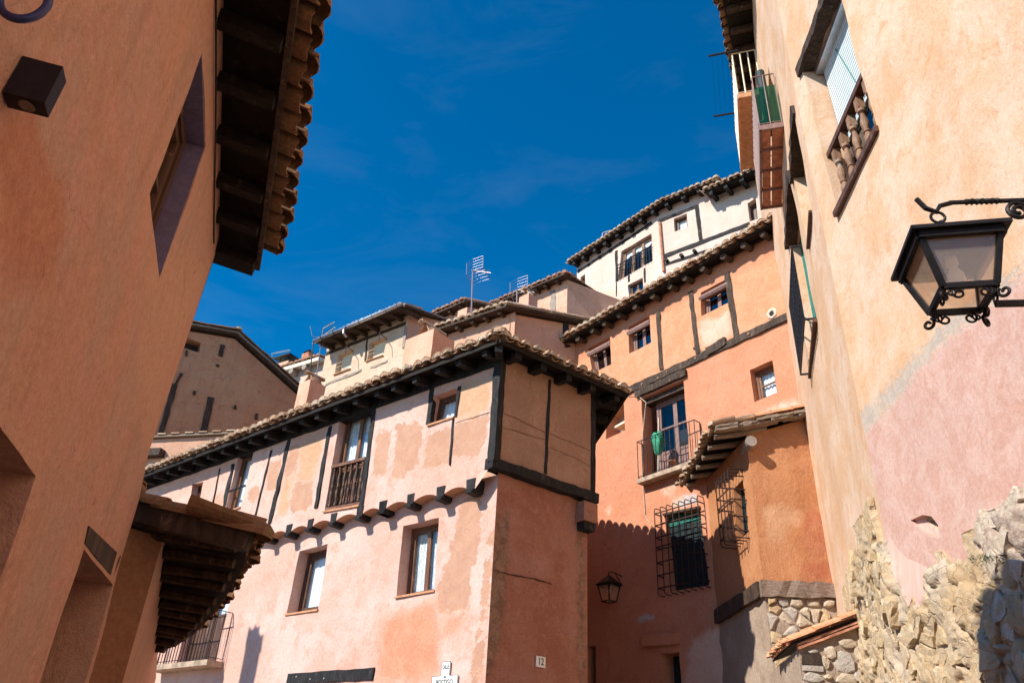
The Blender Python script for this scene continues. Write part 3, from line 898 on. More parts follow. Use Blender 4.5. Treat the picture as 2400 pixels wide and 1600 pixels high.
    for a, b in ((far, e), (e, bk)):
        m.add([(a.x, a.y, -1.8), (b.x, b.y, -1.8), (b.x, b.y, 7.0), (a.x, a.y, 7.0)], [(0, 1, 2, 3)])
    m.build('back_wall', M['rear'], HOUSE)
    # -- windows
    window(HOUSE, FL, w1, .26, cols=1, mat=M['window_dark'], curtain='curtain', sill='sill', fr=.07, sash=.06)
    window(HOUSE, FL, w2, .26, cols=2, curtain='lace', sill='sill', fr=.055)
    window(HOUSE, FU, bdoor, .20, cols=2, curtain='lace', sill='sill', fr=.06, panel=.38, name='balcony_door')
    window(HOUSE, FU, sw, .20, cols=1, curtain='curtain', sill='sill', fr=.05, mat=M['window_dark'])
    window(HOUSE, FU, bw, .16, cols=1, curtain='curtain', sill='sill', fr=.055, mat=M['window_wood'])
    window(HOUSE, FU, lw, .20, cols=1, sill='sill', fr=.05, mat=M['window_dark'], glass='dark_glass')
    # safety bar across the bay window
    Q = Quad(FU, bw); m = MB(); m.bar(Q.pt(-.02, .36, .01), Q.pt(1.0, .36, .01), .03, .035, FU.n); m.build('window_bar', M['iron'], HOUSE)
    # balusters in front of the balcony door
    Q = Quad(FU, bdoor); m = MB()
    Q.block(m, -.0, 1, .425, .455, -.09, .02); rail = m.build('balustrade', M['window_wood'], HOUSE)
    m = MB(); Q.block(m, 0, 1, .0, .03, -.09, .0); m.build('bottom_rail', M['window_wood'], rail)
    for i in range(6):
        m = MB(); a = .08 + .84 * i / 5; turned(m, Q.pt(a, .032, -.035), Q.pt(a, .424, -.035), .034, 10); m.build('baluster', M['baluster'], rail, smooth=True)
    # -- the iron balcony low on the left
    win = window(HOUSE, FL, bd, .20, cols=2, mat=M['window_dark'], curtain='curtain', fr=.06, panel=.42, rows=1, name='balcony_door')
    slab_d = .36; u0, u1 = 8.95, 6.72
    m = MB(); m.box(FL.P(u1, bz - .10, 0), FL.u * (u0 - u1), FL.n * slab_d, Vector((0, 0, .10))); bal = m.build('balcony', M['slab'], HOUSE)
    path = [FL.P(u0 - .04, bz, .02), FL.P(u0 - .04, bz, slab_d - .03), FL.P(u1 + .04, bz, slab_d - .03), FL.P(u1 + .04, bz, .02)]
    def rails(path, hh, gap, parent, mat, r=.008):
        top_ = [p + Vector((0, 0, hh)) for p in path]
        m = MB()
        for a, b in zip(top_[:-1], top_[1:]): m.bar(a, b, .022, .012)
        m.build('handrail', mat, parent)
        m = MB()
        for a, b in zip(path[:-1], path[1:]): m.bar(a + Vector((0, 0, .05)), b + Vector((0, 0, .05)), .018, .010)
        m.build('bottom_rail', mat, parent)
        for a, b in zip(path[:-1], path[1:]):
            n = max(1, int((b - a).length / gap))
            for i in range(n):
                p = a.lerp(b, i / n); m = MB(); m.tube([p, p + Vector((0, 0, hh))], r, 5); m.build('bar', mat, parent)
        m = MB(); m.tube([path[-1], path[-1] + Vector((0, 0, hh))], r, 5); m.build('bar', mat, parent)
    globals()['rails'] = rails
    rails(path, .92, .105, bal, M['iron'])
    # lintel over the street door, nail heads in it
    m = MB(); a = Vector(FL.P(*lint[0])); 
    m.bar(FL.P((lint[0][0] + lint[3][0]) / 2, (lint[0][1] + lint[3][1]) / 2, -.07), FL.P((lint[1][0] + lint[2][0]) / 2, (lint[1][1] + lint[2][1]) / 2, -.07), .2, abs(lint[0][1] - lint[3][1]), FL.n, 10, .008)
    lin = m.build('door_lintel', M['black_wood'], HOUSE)
    for p in A6((1092, 1208), (1194, 1226), (1295, 1221)):
        u, z = FL.uv(p); m = MB(); m.tube([FL.P(u, z, .02), FL.P(u, z, .04)], .016, 7); m.build('nail_head', M['grey_wood'], lin)
    m = MB(); Q = Quad(FL, dl); Q.block(m, 0, 1, 0, 1, -.36, -.33); m.build('street_door', M['window_dark'], HOUSE)
    m = MB(); Quad(RL, [(.62, 1.47), (1.55, 1.5), (1.55, -1.0), (.62, -1.0)]).block(m, 0, 1, 0, 1, -.31, -.28); m.build('side_door', M['window_dark'], HOUSE)
    # -- roof: front slope, hipped corner, side slope
    o = .50; sl = .30; dz = 6.80
    Ec = CORNER + FL.n * (JET + o) + RL.n * (.10 + o)          # eave corner (roughly)
    wF = FU.out(o); wR = RU.out(o)
    # exact corner of the two eave lines
    den = wF.u.x * (-wR.u.y) - wF.u.y * (-wR.u.x)
    d = wR.p - wF.p; s_ = (d.x * (-wR.u.y) - d.y * (-wR.u.x)) / den
    Ec = wF.P(s_, dz)
    Ef = wF.P(12.0, dz - .10); Er = wR.P(2.52, dz + .05)
    upF = (-FL.n + Vector((0, 0, sl))); upR = (-RL.n + Vector((0, 0, sl)))
    hip = ((-FL.n) + (-RL.n)); hip = hip.normalized()
    # hip rises so that it lies in both slopes
    hk = sl * hip.dot(-FL.n)
    Hp = Ec + hip * 2.2 + Vector((0, 0, hk * 2.2))
    dwn = Vector((0, 0, -.035))
    lift = Vector((0, 0, -.02))
    Ft = Ef + (-FL.n + Vector((0, 0, sl))) * 2.0
    roof = slab([Ec + lift + FL.n * -.05 + RL.n * -.05, Ef + lift - FL.n * .05, Ft + lift, Hp + lift], dwn, M['eave_wood'], HOUSE, 'roof')
    BE = BW.u; Er2 = Er + BE * 5.0 + Vector((0, 0, -.25))
    slab([Ec + lift + FL.n * -.05 + RL.n * -.05, Hp + lift, Er + lift - RL.n * 1.6 + Vector((0, 0, .48)) - BE * 0, Er + lift - RL.n * .05], dwn, M['eave_wood'], roof, 'roof_boards')
    inB = -BW.n
    slab([Er + lift, Er2 + lift, Er2 + inB * 2.2 + Vector((0, 0, .66)), Er + inB * 2.2 + Vector((0, 0, .66)), ], dwn, M['eave_wood'], roof, 'roof_boards')
    # closing ridge surface
    slab([Hp + lift, Ft + lift, Ft - FL.n * 4 + Vector((0, 0, -.4)), Er2 + inB * 2.2 + Vector((0, 0, .66))], dwn, M['tile_dark'], roof, 'roof_ridge')
    n = 0
    hs = lambda side: (lambda a, r: (r * .35 > a * 1.0 + .12))
    tile_row(roof, Ec, Ef, upF, 2, M['tile'], sp=.262, jit=1.6, skip=lambda a, r: a < .02 + r * .32 or a > 11.9, L=.46)
    tile_row(roof, Ec, Er, upR, 2, M['tile'], sp=.258, skip=lambda a, r: a < .02 + r * .32, L=.46)
    tile_row(roof, Er, Er2, inB + Vector((0, 0, .3)), 1, M['tile'], sp=.24, L=.46)
    for k in range(5):                            # hip tiles
        y = (hip + Vector((0, 0, hk))).normalized(); x = y.cross(Vector((0, 0, 1))).normalized(); z = x.cross(y)
        link(bpy.data.objects.new('hip_tile', tile_data('cover', M['tile'], .46)[k % 4]), roof, frame_matrix(Ec + y * (.02 + k * .36) + z * (.07 + .01 * k), x, y, z) @ Matrix.Scale(1.45, 4))
    # fascia, rafters
    for a, b, nn in ((Ec, Ef, FL.n), (Ec, Er, RL.n), (Er, Er2, BW.n)):
        m = MB(); m.bar(a - nn * .07 + Vector((0, 0, -.06)), b - nn * .07 + Vector((0, 0, -.06)), .03, .06, nn, 1); m.build('fascia', M['eave_wood'], roof)
    rafters(roof, Ec, Ef, -FL.n, .75, .56, M['black_wood'], inset=.13, drop=.13, slope=.12, first=.45, w=.12, h=.13)
    rafters(roof, Ec, Er, -RL.n, .75, .60, M['black_wood'], inset=.13, drop=.13, slope=.12, first=.5, w=.13, h=.14)
    rafters(roof, Er, Er2, inB, .6, .6, M['black_wood'], inset=.13, drop=.13, slope=.12, first=.4, w=.13, h=.14)
    m = MB(); m.bar(Ec + hip * .16 + Vector((0, 0, -.13)), Ec + hip * 1.1 + Vector((0, 0, -.02)), .13, .15); m.build('rafter', M['black_wood'], roof)
    # infill between the rafter feet: front coloured near-black as soffit shade, side pale
    m = MB(); m.bar(FU.P(12.3, 6.98, -.03), FU.P(.1, 7.0, -.03), .10, .22, FU.n, 1); m.build('eave_infill', M['eave_wood'], HOUSE)
    m = MB(); m.bar(RU.P(.1, 7.05, -.03), RU.P(2.0, 7.05, -.03), .10, .2, RU.n, 1); m.build('eave_infill', M['panel'], HOUSE)
    # gutter end at the far left, plastic downpipe elbow
    g = wF.P(11.9, dz - .13, .03); m = MB(); m.tube([g, g + FL.u * .45 + Vector((0, 0, -.05))], .06, 10); m.build('gutter_end', M['white_pvc'], HOUSE)
    # chimneys standing in the front slope
    Rf = lambda u, inn: wF.P(u, dz + sl * inn - .05, -inn)
    pb = FL.P(2.88, 6.9, -.5 - .33); big = chimney(HOUSE, pb, -50, .84, .66, 1.70, M['chimney'])
    pb = FL.P(6.75, 6.9, -.5 - .24); chimney(HOUSE, pb, -50, .43, .46, 1.70, M['chimney'])
build_corner()

# ------------------------------------------------------------------ plates on the corner house
def plate_text(txt, W, u, z, size, mat, parent, n, sx=1.0):
    cu = bpy.data.curves.new('lettering', 'FONT')
    cu.body = txt; cu.size = size; cu.extrude = .0015; cu.offset = size * .012; cu.align_x = 'CENTER'; cu.align_y = 'CENTER'
    tmp = bpy.data.objects.new('lettering', cu); COL.objects.link(tmp)
    dg = bpy.context.evaluated_depsgraph_get()
    me = bpy.data.meshes.new_from_object(tmp.evaluated_get(dg)); bpy.data.objects.remove(tmp)
    me.materials.clear(); me.materials.append(mat); me.name = 'lettering'
    x = Vector((0, 0, 1)).cross(W.n).normalized()
    Mx = frame_matrix(W.P(u, z, n), x, Vector((0, 0, 1)), W.n) @ Matrix.Diagonal((sx, 1, 1, 1))
    return link(bpy.data.objects.new('lettering', me), parent, Mx)
def build_plates():
    p = RL.uvs(qs('A7', (1390, 1315), (1475, 1320), (1480, 1422), (1392, 1416)))
    u0, u1 = p[0][0], p[1][0]; z1 = p[0][1]; z0 = p[3][1]
    root = thing('house_number_plate', 'small white ceramic plate with the number 12 on the shaded brown wall', 'number plate', RL.P((u0 + u1) / 2, z0, .02))
    m = MB(); m.box(RL.P(u0, z0, .012), RL.u * (u1 - u0), RL.n * .014, Vector((0, 0, z1 - z0))); m.build('plate', M['tile_white'], root)
    plate_text('12', RL, (u0 + u1) / 2, (z0 + z1) / 2, (z1 - z0) * .92, M['ink'], root, .028, .85)
    a = FL.uv(q('A7', 545, 1375)); b = FL.uv(q('A7', 622, 1370)); c = FL.uv(q('A7', 455, 1508)); d = FL.uv(q('A7', 690, 1495))
    root = thing('street_name_sign', 'white ceramic street sign shaped like a cross, reading CALLE DEL POSTIGO', 'street sign', FL.P((c[0] + d[0]) / 2, c[1] - .35, .02))
    zt, zm = a[1], c[1]; zb = zm - .17; zl = zb - .18
    L, R_ = c[0], d[0]; l, r = a[0], b[0]
    pts = [(l, zt), (r, zt), (r, zm), (R_, zm), (R_, zb), (r, zb), (r, zl), (l, zl), (l, zb), (L, zb), (L, zm), (l, zm)]
    m = MB(); m.prism([FL.P(u, z, .012) for u, z in pts], FL.n * .016); m.build('plate', M['tile_white'], root)
    m = MB()
    for i in range(len(pts)):
        p0, p1 = pts[i], pts[(i + 1) % len(pts)]
        m.bar(FL.P(p0[0], p0[1], .0295), FL.P(p1[0], p1[1], .0295), .006, .004, FL.n)
    m.build('border', M['grey_ink'], root)
    cu = (l + r) / 2
    plate_text('CALLE', FL, cu, zt - .075, .085, M['grey_ink'], root, .030, .55)
    plate_text('DEL', FL, cu, zt - .215, .05, M['grey_ink'], root, .030, .6)
    plate_text('POSTIGO', FL, (L + R_) / 2, (zm + zb) / 2 - .01, .105, M['grey_ink'], root, .030, .78)
build_plates()
# ------------------------------------------------------------------ the near house on the left, all in shade
WL = Wall(Vector((.956, .292, 0)) * -.80, -17)
LEFT = thing('shaded_left_house', 'tall salmon rendered house in shade with deep dark tiled eave, filling the left edge', 'house', WL.P(2.5, -1.45))
def build_left():
    A1 = lambda *p: qs('A1', *p); A2 = lambda *p: qs('A2', *p); A3 = lambda *p: qs('A3', *p)
    zt = WL.uv(q('A1', 1197, 900))[1]
    edge = WL.uvs(A1((1205, 1400)) + A2((1555, 60), (1330, 740), (1090, 1450)) + A3((850, 450), (790, 650), (735, 830), (690, 1010), (640, 1230), (545, 1560)))
    edge.append((edge[-1][0] - .02, -1.5))
    out = [(-4.0, zt + .16), (edge[0][0], zt + .16)] + edge + [(-4.0, -1.7)]
    wq = WL.uvs(A1((1130, 300), (1145, 820), (893, 1550), (836, 1078)))
    DW = min((math.dist(project(WL.P(wq[1][0], wq[1][1], -n)), q('A1', 1020, 862)), n) for n in np.arange(.03, .5, .005))[1]
    dq = WL.uvs(A3((512, 745), (688, 968), (548, 1540), (285, 1545)))
    dq[2] = (dq[2][0], -1.2); dq[3] = (dq[3][0], -1.2)
    nf = WL.uvs(A3((230, 303), (0, 965), (0, 18)))
    # an arched doorway nearer the camera: its crown rises towards us
    far_u, far_z = nf[0]; nq = [(far_u, -1.2)]
    nz = nf[2][1]; nu = nf[2][0]
    nq = [(nu - .9, nz), (nu - .5, nz + .01), (nu, nz), ((nu + far_u) / 2, (nz + far_z) / 2), (far_u, far_z), (nf[1][0] - .0, nf[1][1]), (nf[1][0], -1.2), (nu - .9, -1.2)]
    red = [A1((0, 720), (110, 650), (200, 700), (300, 950), (350, 1200), (300, 1568), (0, 1568))]
    pale = [A2((1050, 0), (1540, 30), (1200, 1000), (1090, 1450), (1020, 1000)), A3((0, -20), (60, -10), (210, 130), (250, 290), (120, 150))]
    plaster('wall', WL, out, M['left'], LEFT, holes=[(wq, DW + .05), (dq, .34), (nq, .6)], g=.11, amp=.014, freq=1.1, masks={'red': red, 'pale': pale}, seed=11, wob=.004)
    # blue limewashed reveal of the window (far jamb and head), chipped
    chips = {'chip': [A1((1060, 935), (1095, 940), (1085, 965), (1062, 960)), A1((1000, 990), (1020, 990), (1012, 1020), (990, 1018)), A1((920, 1295), (950, 1300), (940, 1335), (925, 1325)), A1((970, 1265), (992, 1265), (980, 1315), (968, 1312)), A1((1080, 410), (1135, 420), (1100, 455), (1070, 460))]}
    Q = Quad(WL, wq)
    for a0, a1, b0, b1 in ((.985, 1.0, 0, 1), (0, .985, .985, 1.0)):
        m = MB(); Q.block(m, a0, a1, b0, b1, -DW - .02, -.004)
        m.att['chip'] = [-.5] * len(m.v)
        o = m.build('painted_reveal', M['blue'], LEFT)
    window(LEFT, WL, Quad(WL, wq).sub(0.0, .985, 0.0, .985), DW + .03, cols=1, rows=2, mat=M['window_dark'], glass='glass', curtain='curtain', fr=.06, sash=.05)
    # plank lintel sunk in the render, door and niche linings
    lp = WL.uvs(A3((540, 605), (735, 790), (684, 925), (514, 712)))
    m = MB(); m.prism([WL.P(u, z, .006) for u, z in lp], WL.n * -.06); m.build('lintel', M['dark_wood'], LEFT)
    m = MB(); Quad(WL, dq).block(m, 0, 1, 0, 1, -.36, -.33); m.build('door', M['window_dark'], LEFT)
    m = MB(); Quad(WL, dq).block(m, .0, .12, 0, 1, -.33, -.27); Quad(WL, dq).block(m, .0, 1, .90, 1, -.33, -.28); m.build('door_frame', M['dark_wood'], LEFT)
    m = MB(); m.prism([WL.P(u, z, -.6) for u, z in nq], WL.n * -.03); m.build('arched_door', M['window_dark'], LEFT)
    # end wall and back
    e = WL.P(edge[1][0], 0); E2 = e - WL.n * 4.0 + WL.u * .6; m = MB()
    uu = edge[0][0]
    pts = [WL.P(uu, zt), WL.P(edge[3][0], edge[3][1]), WL.P(edge[-2][0], edge[-2][1]), WL.P(edge[-2][0], -1.5)]
    vs = [p for p in pts] + [Vector((E2.x, E2.y, p.z)) for p in pts]
    m.add(vs, [(i, i + 1, 5 + i, 4 + i) for i in range(3)])
    b0 = WL.P(-4, 0) ; b1 = b0 - WL.n * 4
    m.add([(b0.x, b0.y, -1.7), (b1.x, b1.y, -1.7), (b1.x, b1.y, zt + .6), (b0.x, b0.y, zt)], [(0, 1, 2, 3)])
    m.add([(b1.x, b1.y, -1.7), (E2.x, E2.y, -1.7), (E2.x, E2.y, zt + 1.0), (b1.x, b1.y, zt + 1.0)], [(0, 1, 2, 3)])
    m.att['red'] = [-.5] * len(m.v); m.att['pale'] = [-.5] * len(m.v)
    m.build('back_wall', M['left'], LEFT)
    # eave: boards, rafters, a batten at their ends, tiles jutting beyond
    zd = zt + .02
    D0 = at_z(q('A1', 1850, 0), zd); D1 = at_z(q('A1', 1590, 1430), zd)
    al = (D1 - D0).normalized(); D0 = D0 - al * 2.2; D1 = D1 + al * .10
    inn = Vector((al.y, -al.x, 0)); inn = inn if inn.dot(WL.n) < 0 else -inn
    B0 = at_z(q('A1', 1645, 0), zd + .06); B1 = at_z(q('A1', 1440, 1480), zd + .06)
    ba = (B1 - B0).normalized(); B0 = B0 - ba * 2.2
    sl = .22
    back = inn * 4.4 + Vector((0, 0, 4.4 * sl))
    roof = slab([B0, B1, B1 + back, B0 + back], Vector((0, 0, .03)), M['eave_wood'], LEFT, 'roof')
    m = MB(); m.bar(B0 + Vector((0, 0, -.02)), B1 + Vector((0, 0, -.02)), .035, .05, inn, 8, .003); m.build('batten', M['dark_wood'], roof)
    L = (B1 - B0).length; a = .35
    while a < L - .05:
        m = MB(); p0 = B0 + ba * (a + rnd.uniform(-.03, .03)) + inn * .03 + Vector((0, 0, -.055)); p1 = p0 + inn * 1.3 + Vector((0, 0, 1.3 * sl * .6))
        m.bar(p0, p1, .085, .085, ba, 3, .006); m.build('rafter', M['eave_wood'], roof)
        a += .42 * rnd.uniform(.92, 1.08)
    m = MB(); m.bar(B1 + inn * .02 - ba * .07 + Vector((0, 0, -.05)), B1 + inn * 1.2 - ba * .07 + Vector((0, 0, .12)), .16, .10, ba, 4, .008); m.build('end_rafter', M['eave_wood'], roof)
    tile_row(roof, D0 + inn * .06, D1 + inn * .06, inn + Vector((0, 0, sl)), 2, M['tile_dark'], sp=.205, jit=.8, lift=.05, L=.42)
    # cable clipped under the eave
    m = MB(); m.tube([WL.P(u, zt - .05 - .01 * math.sin(u * 3), .012) for u in np.arange(-1, edge[0][0] - .02, .3)], .006, 5); m.build('cable', M['iron'], LEFT)
build_left()

def crack(parent, W, pts, w=.006, mat=None, near=False):
    """A hairline split in the render: a thin dark ribbon lying in the surface."""
    P2 = [W.uv(p) for p in pts]; m = MB(); L = []
    for a, b in zip(P2[:-1], P2[1:]):
        n = max(2, int(math.dist(a, b) / .05))
        L += [(a[0] + (b[0] - a[0]) * i / n, a[1] + (b[1] - a[1]) * i / n) for i in range(n)]
    L.append(P2[-1]); vs = []
    for i, (u, z) in enumerate(L):
        k = noise.noise(Vector((u * 9, z * 9, 1.7))) * .012; k2 = noise.noise(Vector((u * 9, z * 9, 7.7))) * .012
        ww = w * (.35 + .65 * abs(noise.noise(Vector((u * 4, z * 4, 3)))) * 2) * min(1, .2 + i * .2, .2 + (len(L) - 1 - i) * .2)
        d0 = .0155 if near else .013; vs += [W.P(u + k - ww / 2, z + k2 - ww / 2, d0), W.P(u + k + ww / 2, z + k2 + ww / 2, d0), W.P(u + k + ww / 2, z + k2 + ww / 2, -.02), W.P(u + k - ww / 2, z + k2 - ww / 2, -.02)]
    n = len(L)
    m.add(vs, [(4 * i + j, 4 * i + (j + 1) % 4, 4 * i + 4 + (j + 1) % 4, 4 * i + 4 + j) for i in range(n - 1) for j in range(4)])
    return m.build('crack', mat or M['dark_wood'], parent)
for _z, _p in (('A5', [(1200, 375), (1290, 410), (1400, 465), (1505, 510)]), ('A5', [(1185, 475), (1350, 520), (1495, 565)]), ('A5', [(1530, 520), (1680, 580), (1840, 650)]), ('A5', [(1530, 620), (1700, 690), (1840, 765)])):
    crack(HOUSE, RU, qs(_z, *_p), .014, M['corner_side'])
crack(HOUSE, RL, qs('A7', (1000, 530), (1200, 580), (1380, 610), (1540, 660)), .016, M['eave_wood'])
crack(HOUSE, FU, qs('A5', (840, 440), (960, 405), (1090, 365)), .012, M['corner_side'])
def left_shadow_stack():
    # unseen stack added on the roof, sized to throw shade on the rock opposite
    R = WA_PRE(q('B8', 1215, 1250)); T = WA_PRE(q('B8', 1330, 985)); sdir = _sd
    f = lambda P: P + sdir * ((P.dot(WL.n) + .80 + .55) / -sdir.dot(WL.n))
    a = f(R); t = f(T); far = (a - WL.p).dot(WL.u); top = t.z
    m = MB(); m.box(WL.P(far - 1.3, 2.6, -.85), WL.u * 1.3, WL.n * .6, Vector((0, 0, top - 2.6))); st = m.build('chimney', M['chimney'], LEFT)  # added shadow caster, out of view, built like a chimney
    for k in range(4):
        link(bpy.data.objects.new('cap_tile', tile_data('cover', M['tile'])[k]), st, frame_matrix(WL.P(far - .2 - .3 * k, top - .02, -.85), WL.u, WL.n, Vector((0, 0, 1))) @ Matrix.Scale(1.3, 4))
def WA_PRE(px):
    a = math.radians(4); W = Wall(Vector((math.cos(a), -math.sin(a), 0)) * 3.0, 4)
    return W.hit(px)
left_shadow_stack()

def build_left_fittings():
    a = q('A1', 10, 510); b = q('A1', 235, 580); c = q('A1', 35, 600); t = q('A1', 118, 292)
    u0, z0 = WL.uv(a); u1 = WL.uv(c)[0]; z1 = WL.uv(t)[1]
    best = min((math.dist(project(WL.P(u0, z0, n)), b), n) for n in np.arange(.05, .5, .005)); dn = best[1]
    z1 = z0 + (z1 - z0) * 1.0
    root = thing('box_wall_light', 'small black box light fixed to the shaded salmon wall', 'wall light', WL.P((u0 + u1) / 2, z0, .0))
    m = MB(); m.box(WL.P(u0, z0, .002), WL.u * (u1 - u0), WL.n * dn, Vector((0, 0, z1 - z0)))
    o = m.build('housing', M['lamp_black'], root)
    c = WL.P((u0 + u1) / 2, z0, dn * .55); m = MB(); m.tube([c + Vector((0, 0, -.003)), c + Vector((0, 0, .01))], min(dn, u1 - u0) * .38, 20); m.build('lens', M['dark_glass'], root)
    m = MB(); m.tube([c + Vector((0, 0, -.002)), c + Vector((0, 0, .004))], min(dn, u1 - u0) * .30, 20); m.build('reflector', M['grey_wood'], root)
    # ring
    W2 = WL.out(.10); c = W2.hit(q('A1', 135, 0)); r = .5 * (W2.hit(q('A1', 235, 0)) - W2.hit(q('A1', 40, 0))).length * .38
    r = .047
    root = thing('wall_ring', 'dark blue metal ring hanging on the salmon wall at the top corner', 'ring', c)
    m = MB(); ax = WL.n; pts = [c + ax * (math.cos(i / 32 * 2 * math.pi) * r * .9) + Vector((0, 0, math.sin(i / 32 * 2 * math.pi) * r * 1.25)) for i in range(32)]
    m.tube(pts, .009, 8, True); m.build('hoop', M['blue_steel'], root, smooth=True)
    m = MB(); p = c - ax * r * .9; m.bar(p, p - ax * .10 - WL.u * .0, .012, .018); m.build('bracket', M['blue_steel'], root)
build_left_fittings()

# ------------------------------------------------------------------ low house beyond it with the sagging tiled porch roof
V1 = at_z(q('A3', 1575, 675), 1.40); V0 = at_z(q('A3', 845, 500), 1.56)
PORCH = thing('low_porch_house', 'low shaded house with a sagging tiled porch roof, beyond the salmon house', 'house', (V0.x, V0.y, -1.2))
def build_porch():
    A3 = lambda *p: qs('A3', *p)
    corner = at_d(q('A3', 1012, 640), 5.6); corner.z = 0
    WP = Wall(corner, 42); WS = Wall(corner, -20.5)
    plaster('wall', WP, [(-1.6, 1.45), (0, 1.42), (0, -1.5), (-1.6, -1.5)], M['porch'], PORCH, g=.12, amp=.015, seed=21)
    plaster('wall', WS, [(0, 1.5), (9.0, 1.5), (9.0, -1.5), (0, -1.5)], M['left'], PORCH, g=.16, amp=.02, masks={'red': [], 'pale': []}, seed=22,
            holes=[([(1.0, .6), (1.9, .6), (1.9, -1.2), (1.0, -1.2)], .25)])
    m = MB(); Quad(WS, [(1.0, .6), (1.9, .6), (1.9, -1.2), (1.0, -1.2)]).block(m, 0, 1, 0, 1, -.26, -.23); m.build('door', M['window_dark'], PORCH)
    ev = [V1] + [at_z(q('A3', *p), 1.40 - .012 * i) for i, p in enumerate([(1530, 865), (1430, 1025), (1340, 1140), (1230, 1255), (1110, 1340), (960, 1390)], 1)]
    inn = (V0 - V1); inn.z = 0; inn.normalize(); sl = .16
    # boards
    m = MB(); top = [p + inn * .05 + Vector((0, 0, .0)) for p in ev]; bk = [p + inn * 2.6 + Vector((0, 0, 2.6 * sl)) for p in ev]
    n = len(ev)
    m.add(top + bk + [p + Vector((0, 0, .03)) for p in top] + [p + Vector((0, 0, .03)) for p in bk],
          [(i, i + 1, n + i + 1, n + i) for i in range(n - 1)] + [(2 * n + i, 2 * n + i + 1, 3 * n + i + 1, 3 * n + i) for i in range(n - 1)] + [(i, i + 1, 2 * n + i + 1, 2 * n + i) for i in range(n - 1)] + [(0, n, 3 * n, 2 * n)])
    roof = m.build('roof', M['eave_wood'], PORCH)
    for a, b in zip(ev[:-1], ev[1:]):
        tile_row(roof, a, b - (b - a).normalized() * .08, inn + Vector((0, 0, sl)), 1, M['tile_dark'], sp=.19, lift=.02, jit=1.4, L=.42)
    # crooked log rafters under it
    tot = 0; k = 0
    for a, b in zip(ev[:-1], ev[1:]):
        L = (b - a).length; t = .15
        while t < L:
            p = a.lerp(b, t / L) + inn * .12 + Vector((0, 0, -.03)); m = MB(); e = p + inn * 1.5 + Vector((0, 0, 1.5 * sl - .02))
            md = p.lerp(e, .5) + Vector((0, 0, -.035 * rnd.random())) + (b - a).normalized() * rnd.uniform(-.06, .06)
            m.tube([p, md, e], [.035, .05, .055], 7); m.build('rafter', M['dark_wood'], roof)
            t += .42 * rnd.uniform(.85, 1.2)
    # verge: three long barrel tiles over a board
    x = (ev[1] - ev[0]).normalized(); y = (V0 - V1).normalized(); z = Vector((0, 0, 1)); z = (z - y * y.z).normalized(); xx = y.cross(z)
    Lv = (V0 - V1).length + .25; nT = 3
    for i in range(nT):
        o = V1 + y * (i * Lv / nT - .06) + z * (.005 + .012 * i) + xx * -.0
        link(bpy.data.objects.new('verge_tile', tile_data('cover', M['tile_dark'], .42)[i % 4]), roof, frame_matrix(o, xx, y, z) @ Matrix.Diagonal((1.0, (Lv / nT + .06) / .42, 1.0, 1)))
    m = MB(); m.bar(V1 + Vector((0, 0, -.035)) + y * .05, V0 + Vector((0, 0, -.035)) + y * .25, .13, .13, xx, 6, .008); m.build('verge_board', M['dark_wood'], roof)
    o = V0 + y * .05 + z * .10
    link(bpy.data.objects.new('verge_tile', tile_data('cover', M['tile_dark'], .42)[2]), roof, frame_matrix(o, xx, y, z))
    # rest of the house behind, and the chimney whose shadow falls on the pink front
    m = MB(); a = WS.P(9, 0); b = a - WS.n * 4; c = WP.P(-1.6, 0) - WS.n * 3
    m.add([(a.x, a.y, -1.5), (b.x, b.y, -1.5), (b.x, b.y, 1.9), (a.x, a.y, 1.5)], [(0, 1, 2, 3)])
    m.add([(b.x, b.y, -1.5), (c.x, c.y, -1.5), (c.x, c.y, 1.9), (b.x, b.y, 1.9)], [(0, 1, 2, 3)])
    m.att['red'] = [-.5] * len(m.v); m.att['pale'] = [-.5] * len(m.v)
    m.build('back_wall', M['left'], PORCH)
    S = FL.hit(q('A6', 800, 815)); t = 5.6 / math.cos(SUN_EL)
    top = S + _sd * t
    st = MB(); base = Vector((top.x, top.y, 1.2)); h = top.z - .42 - base.z
    m = MB(); m.bar(base, base + Vector((0, 0, h)), .46, .46, Vector((math.cos(SUN_AZ), -math.sin(SUN_AZ), 0)), 4, .006)
    st = m.build('chimney', M['chimney'], PORCH)
    sd = Vector((math.cos(SUN_AZ), -math.sin(SUN_AZ), 0)); dp = Vector((math.sin(SUN_AZ), math.cos(SUN_AZ), 0))
    for k, (dx, hh) in enumerate(((-.17, .30), (0, .42), (.17, .34))):
        o = base + Vector((0, 0, h - .02)) + sd * dx
        link(bpy.data.objects.new('cap_tile', tile_data('cover', M['tile'])[k]), st, frame_matrix(o, sd, Vector((0, 0, 1)), dp) @ Matrix.Diagonal((1, hh / .44, 1, 1)))
build_porch()
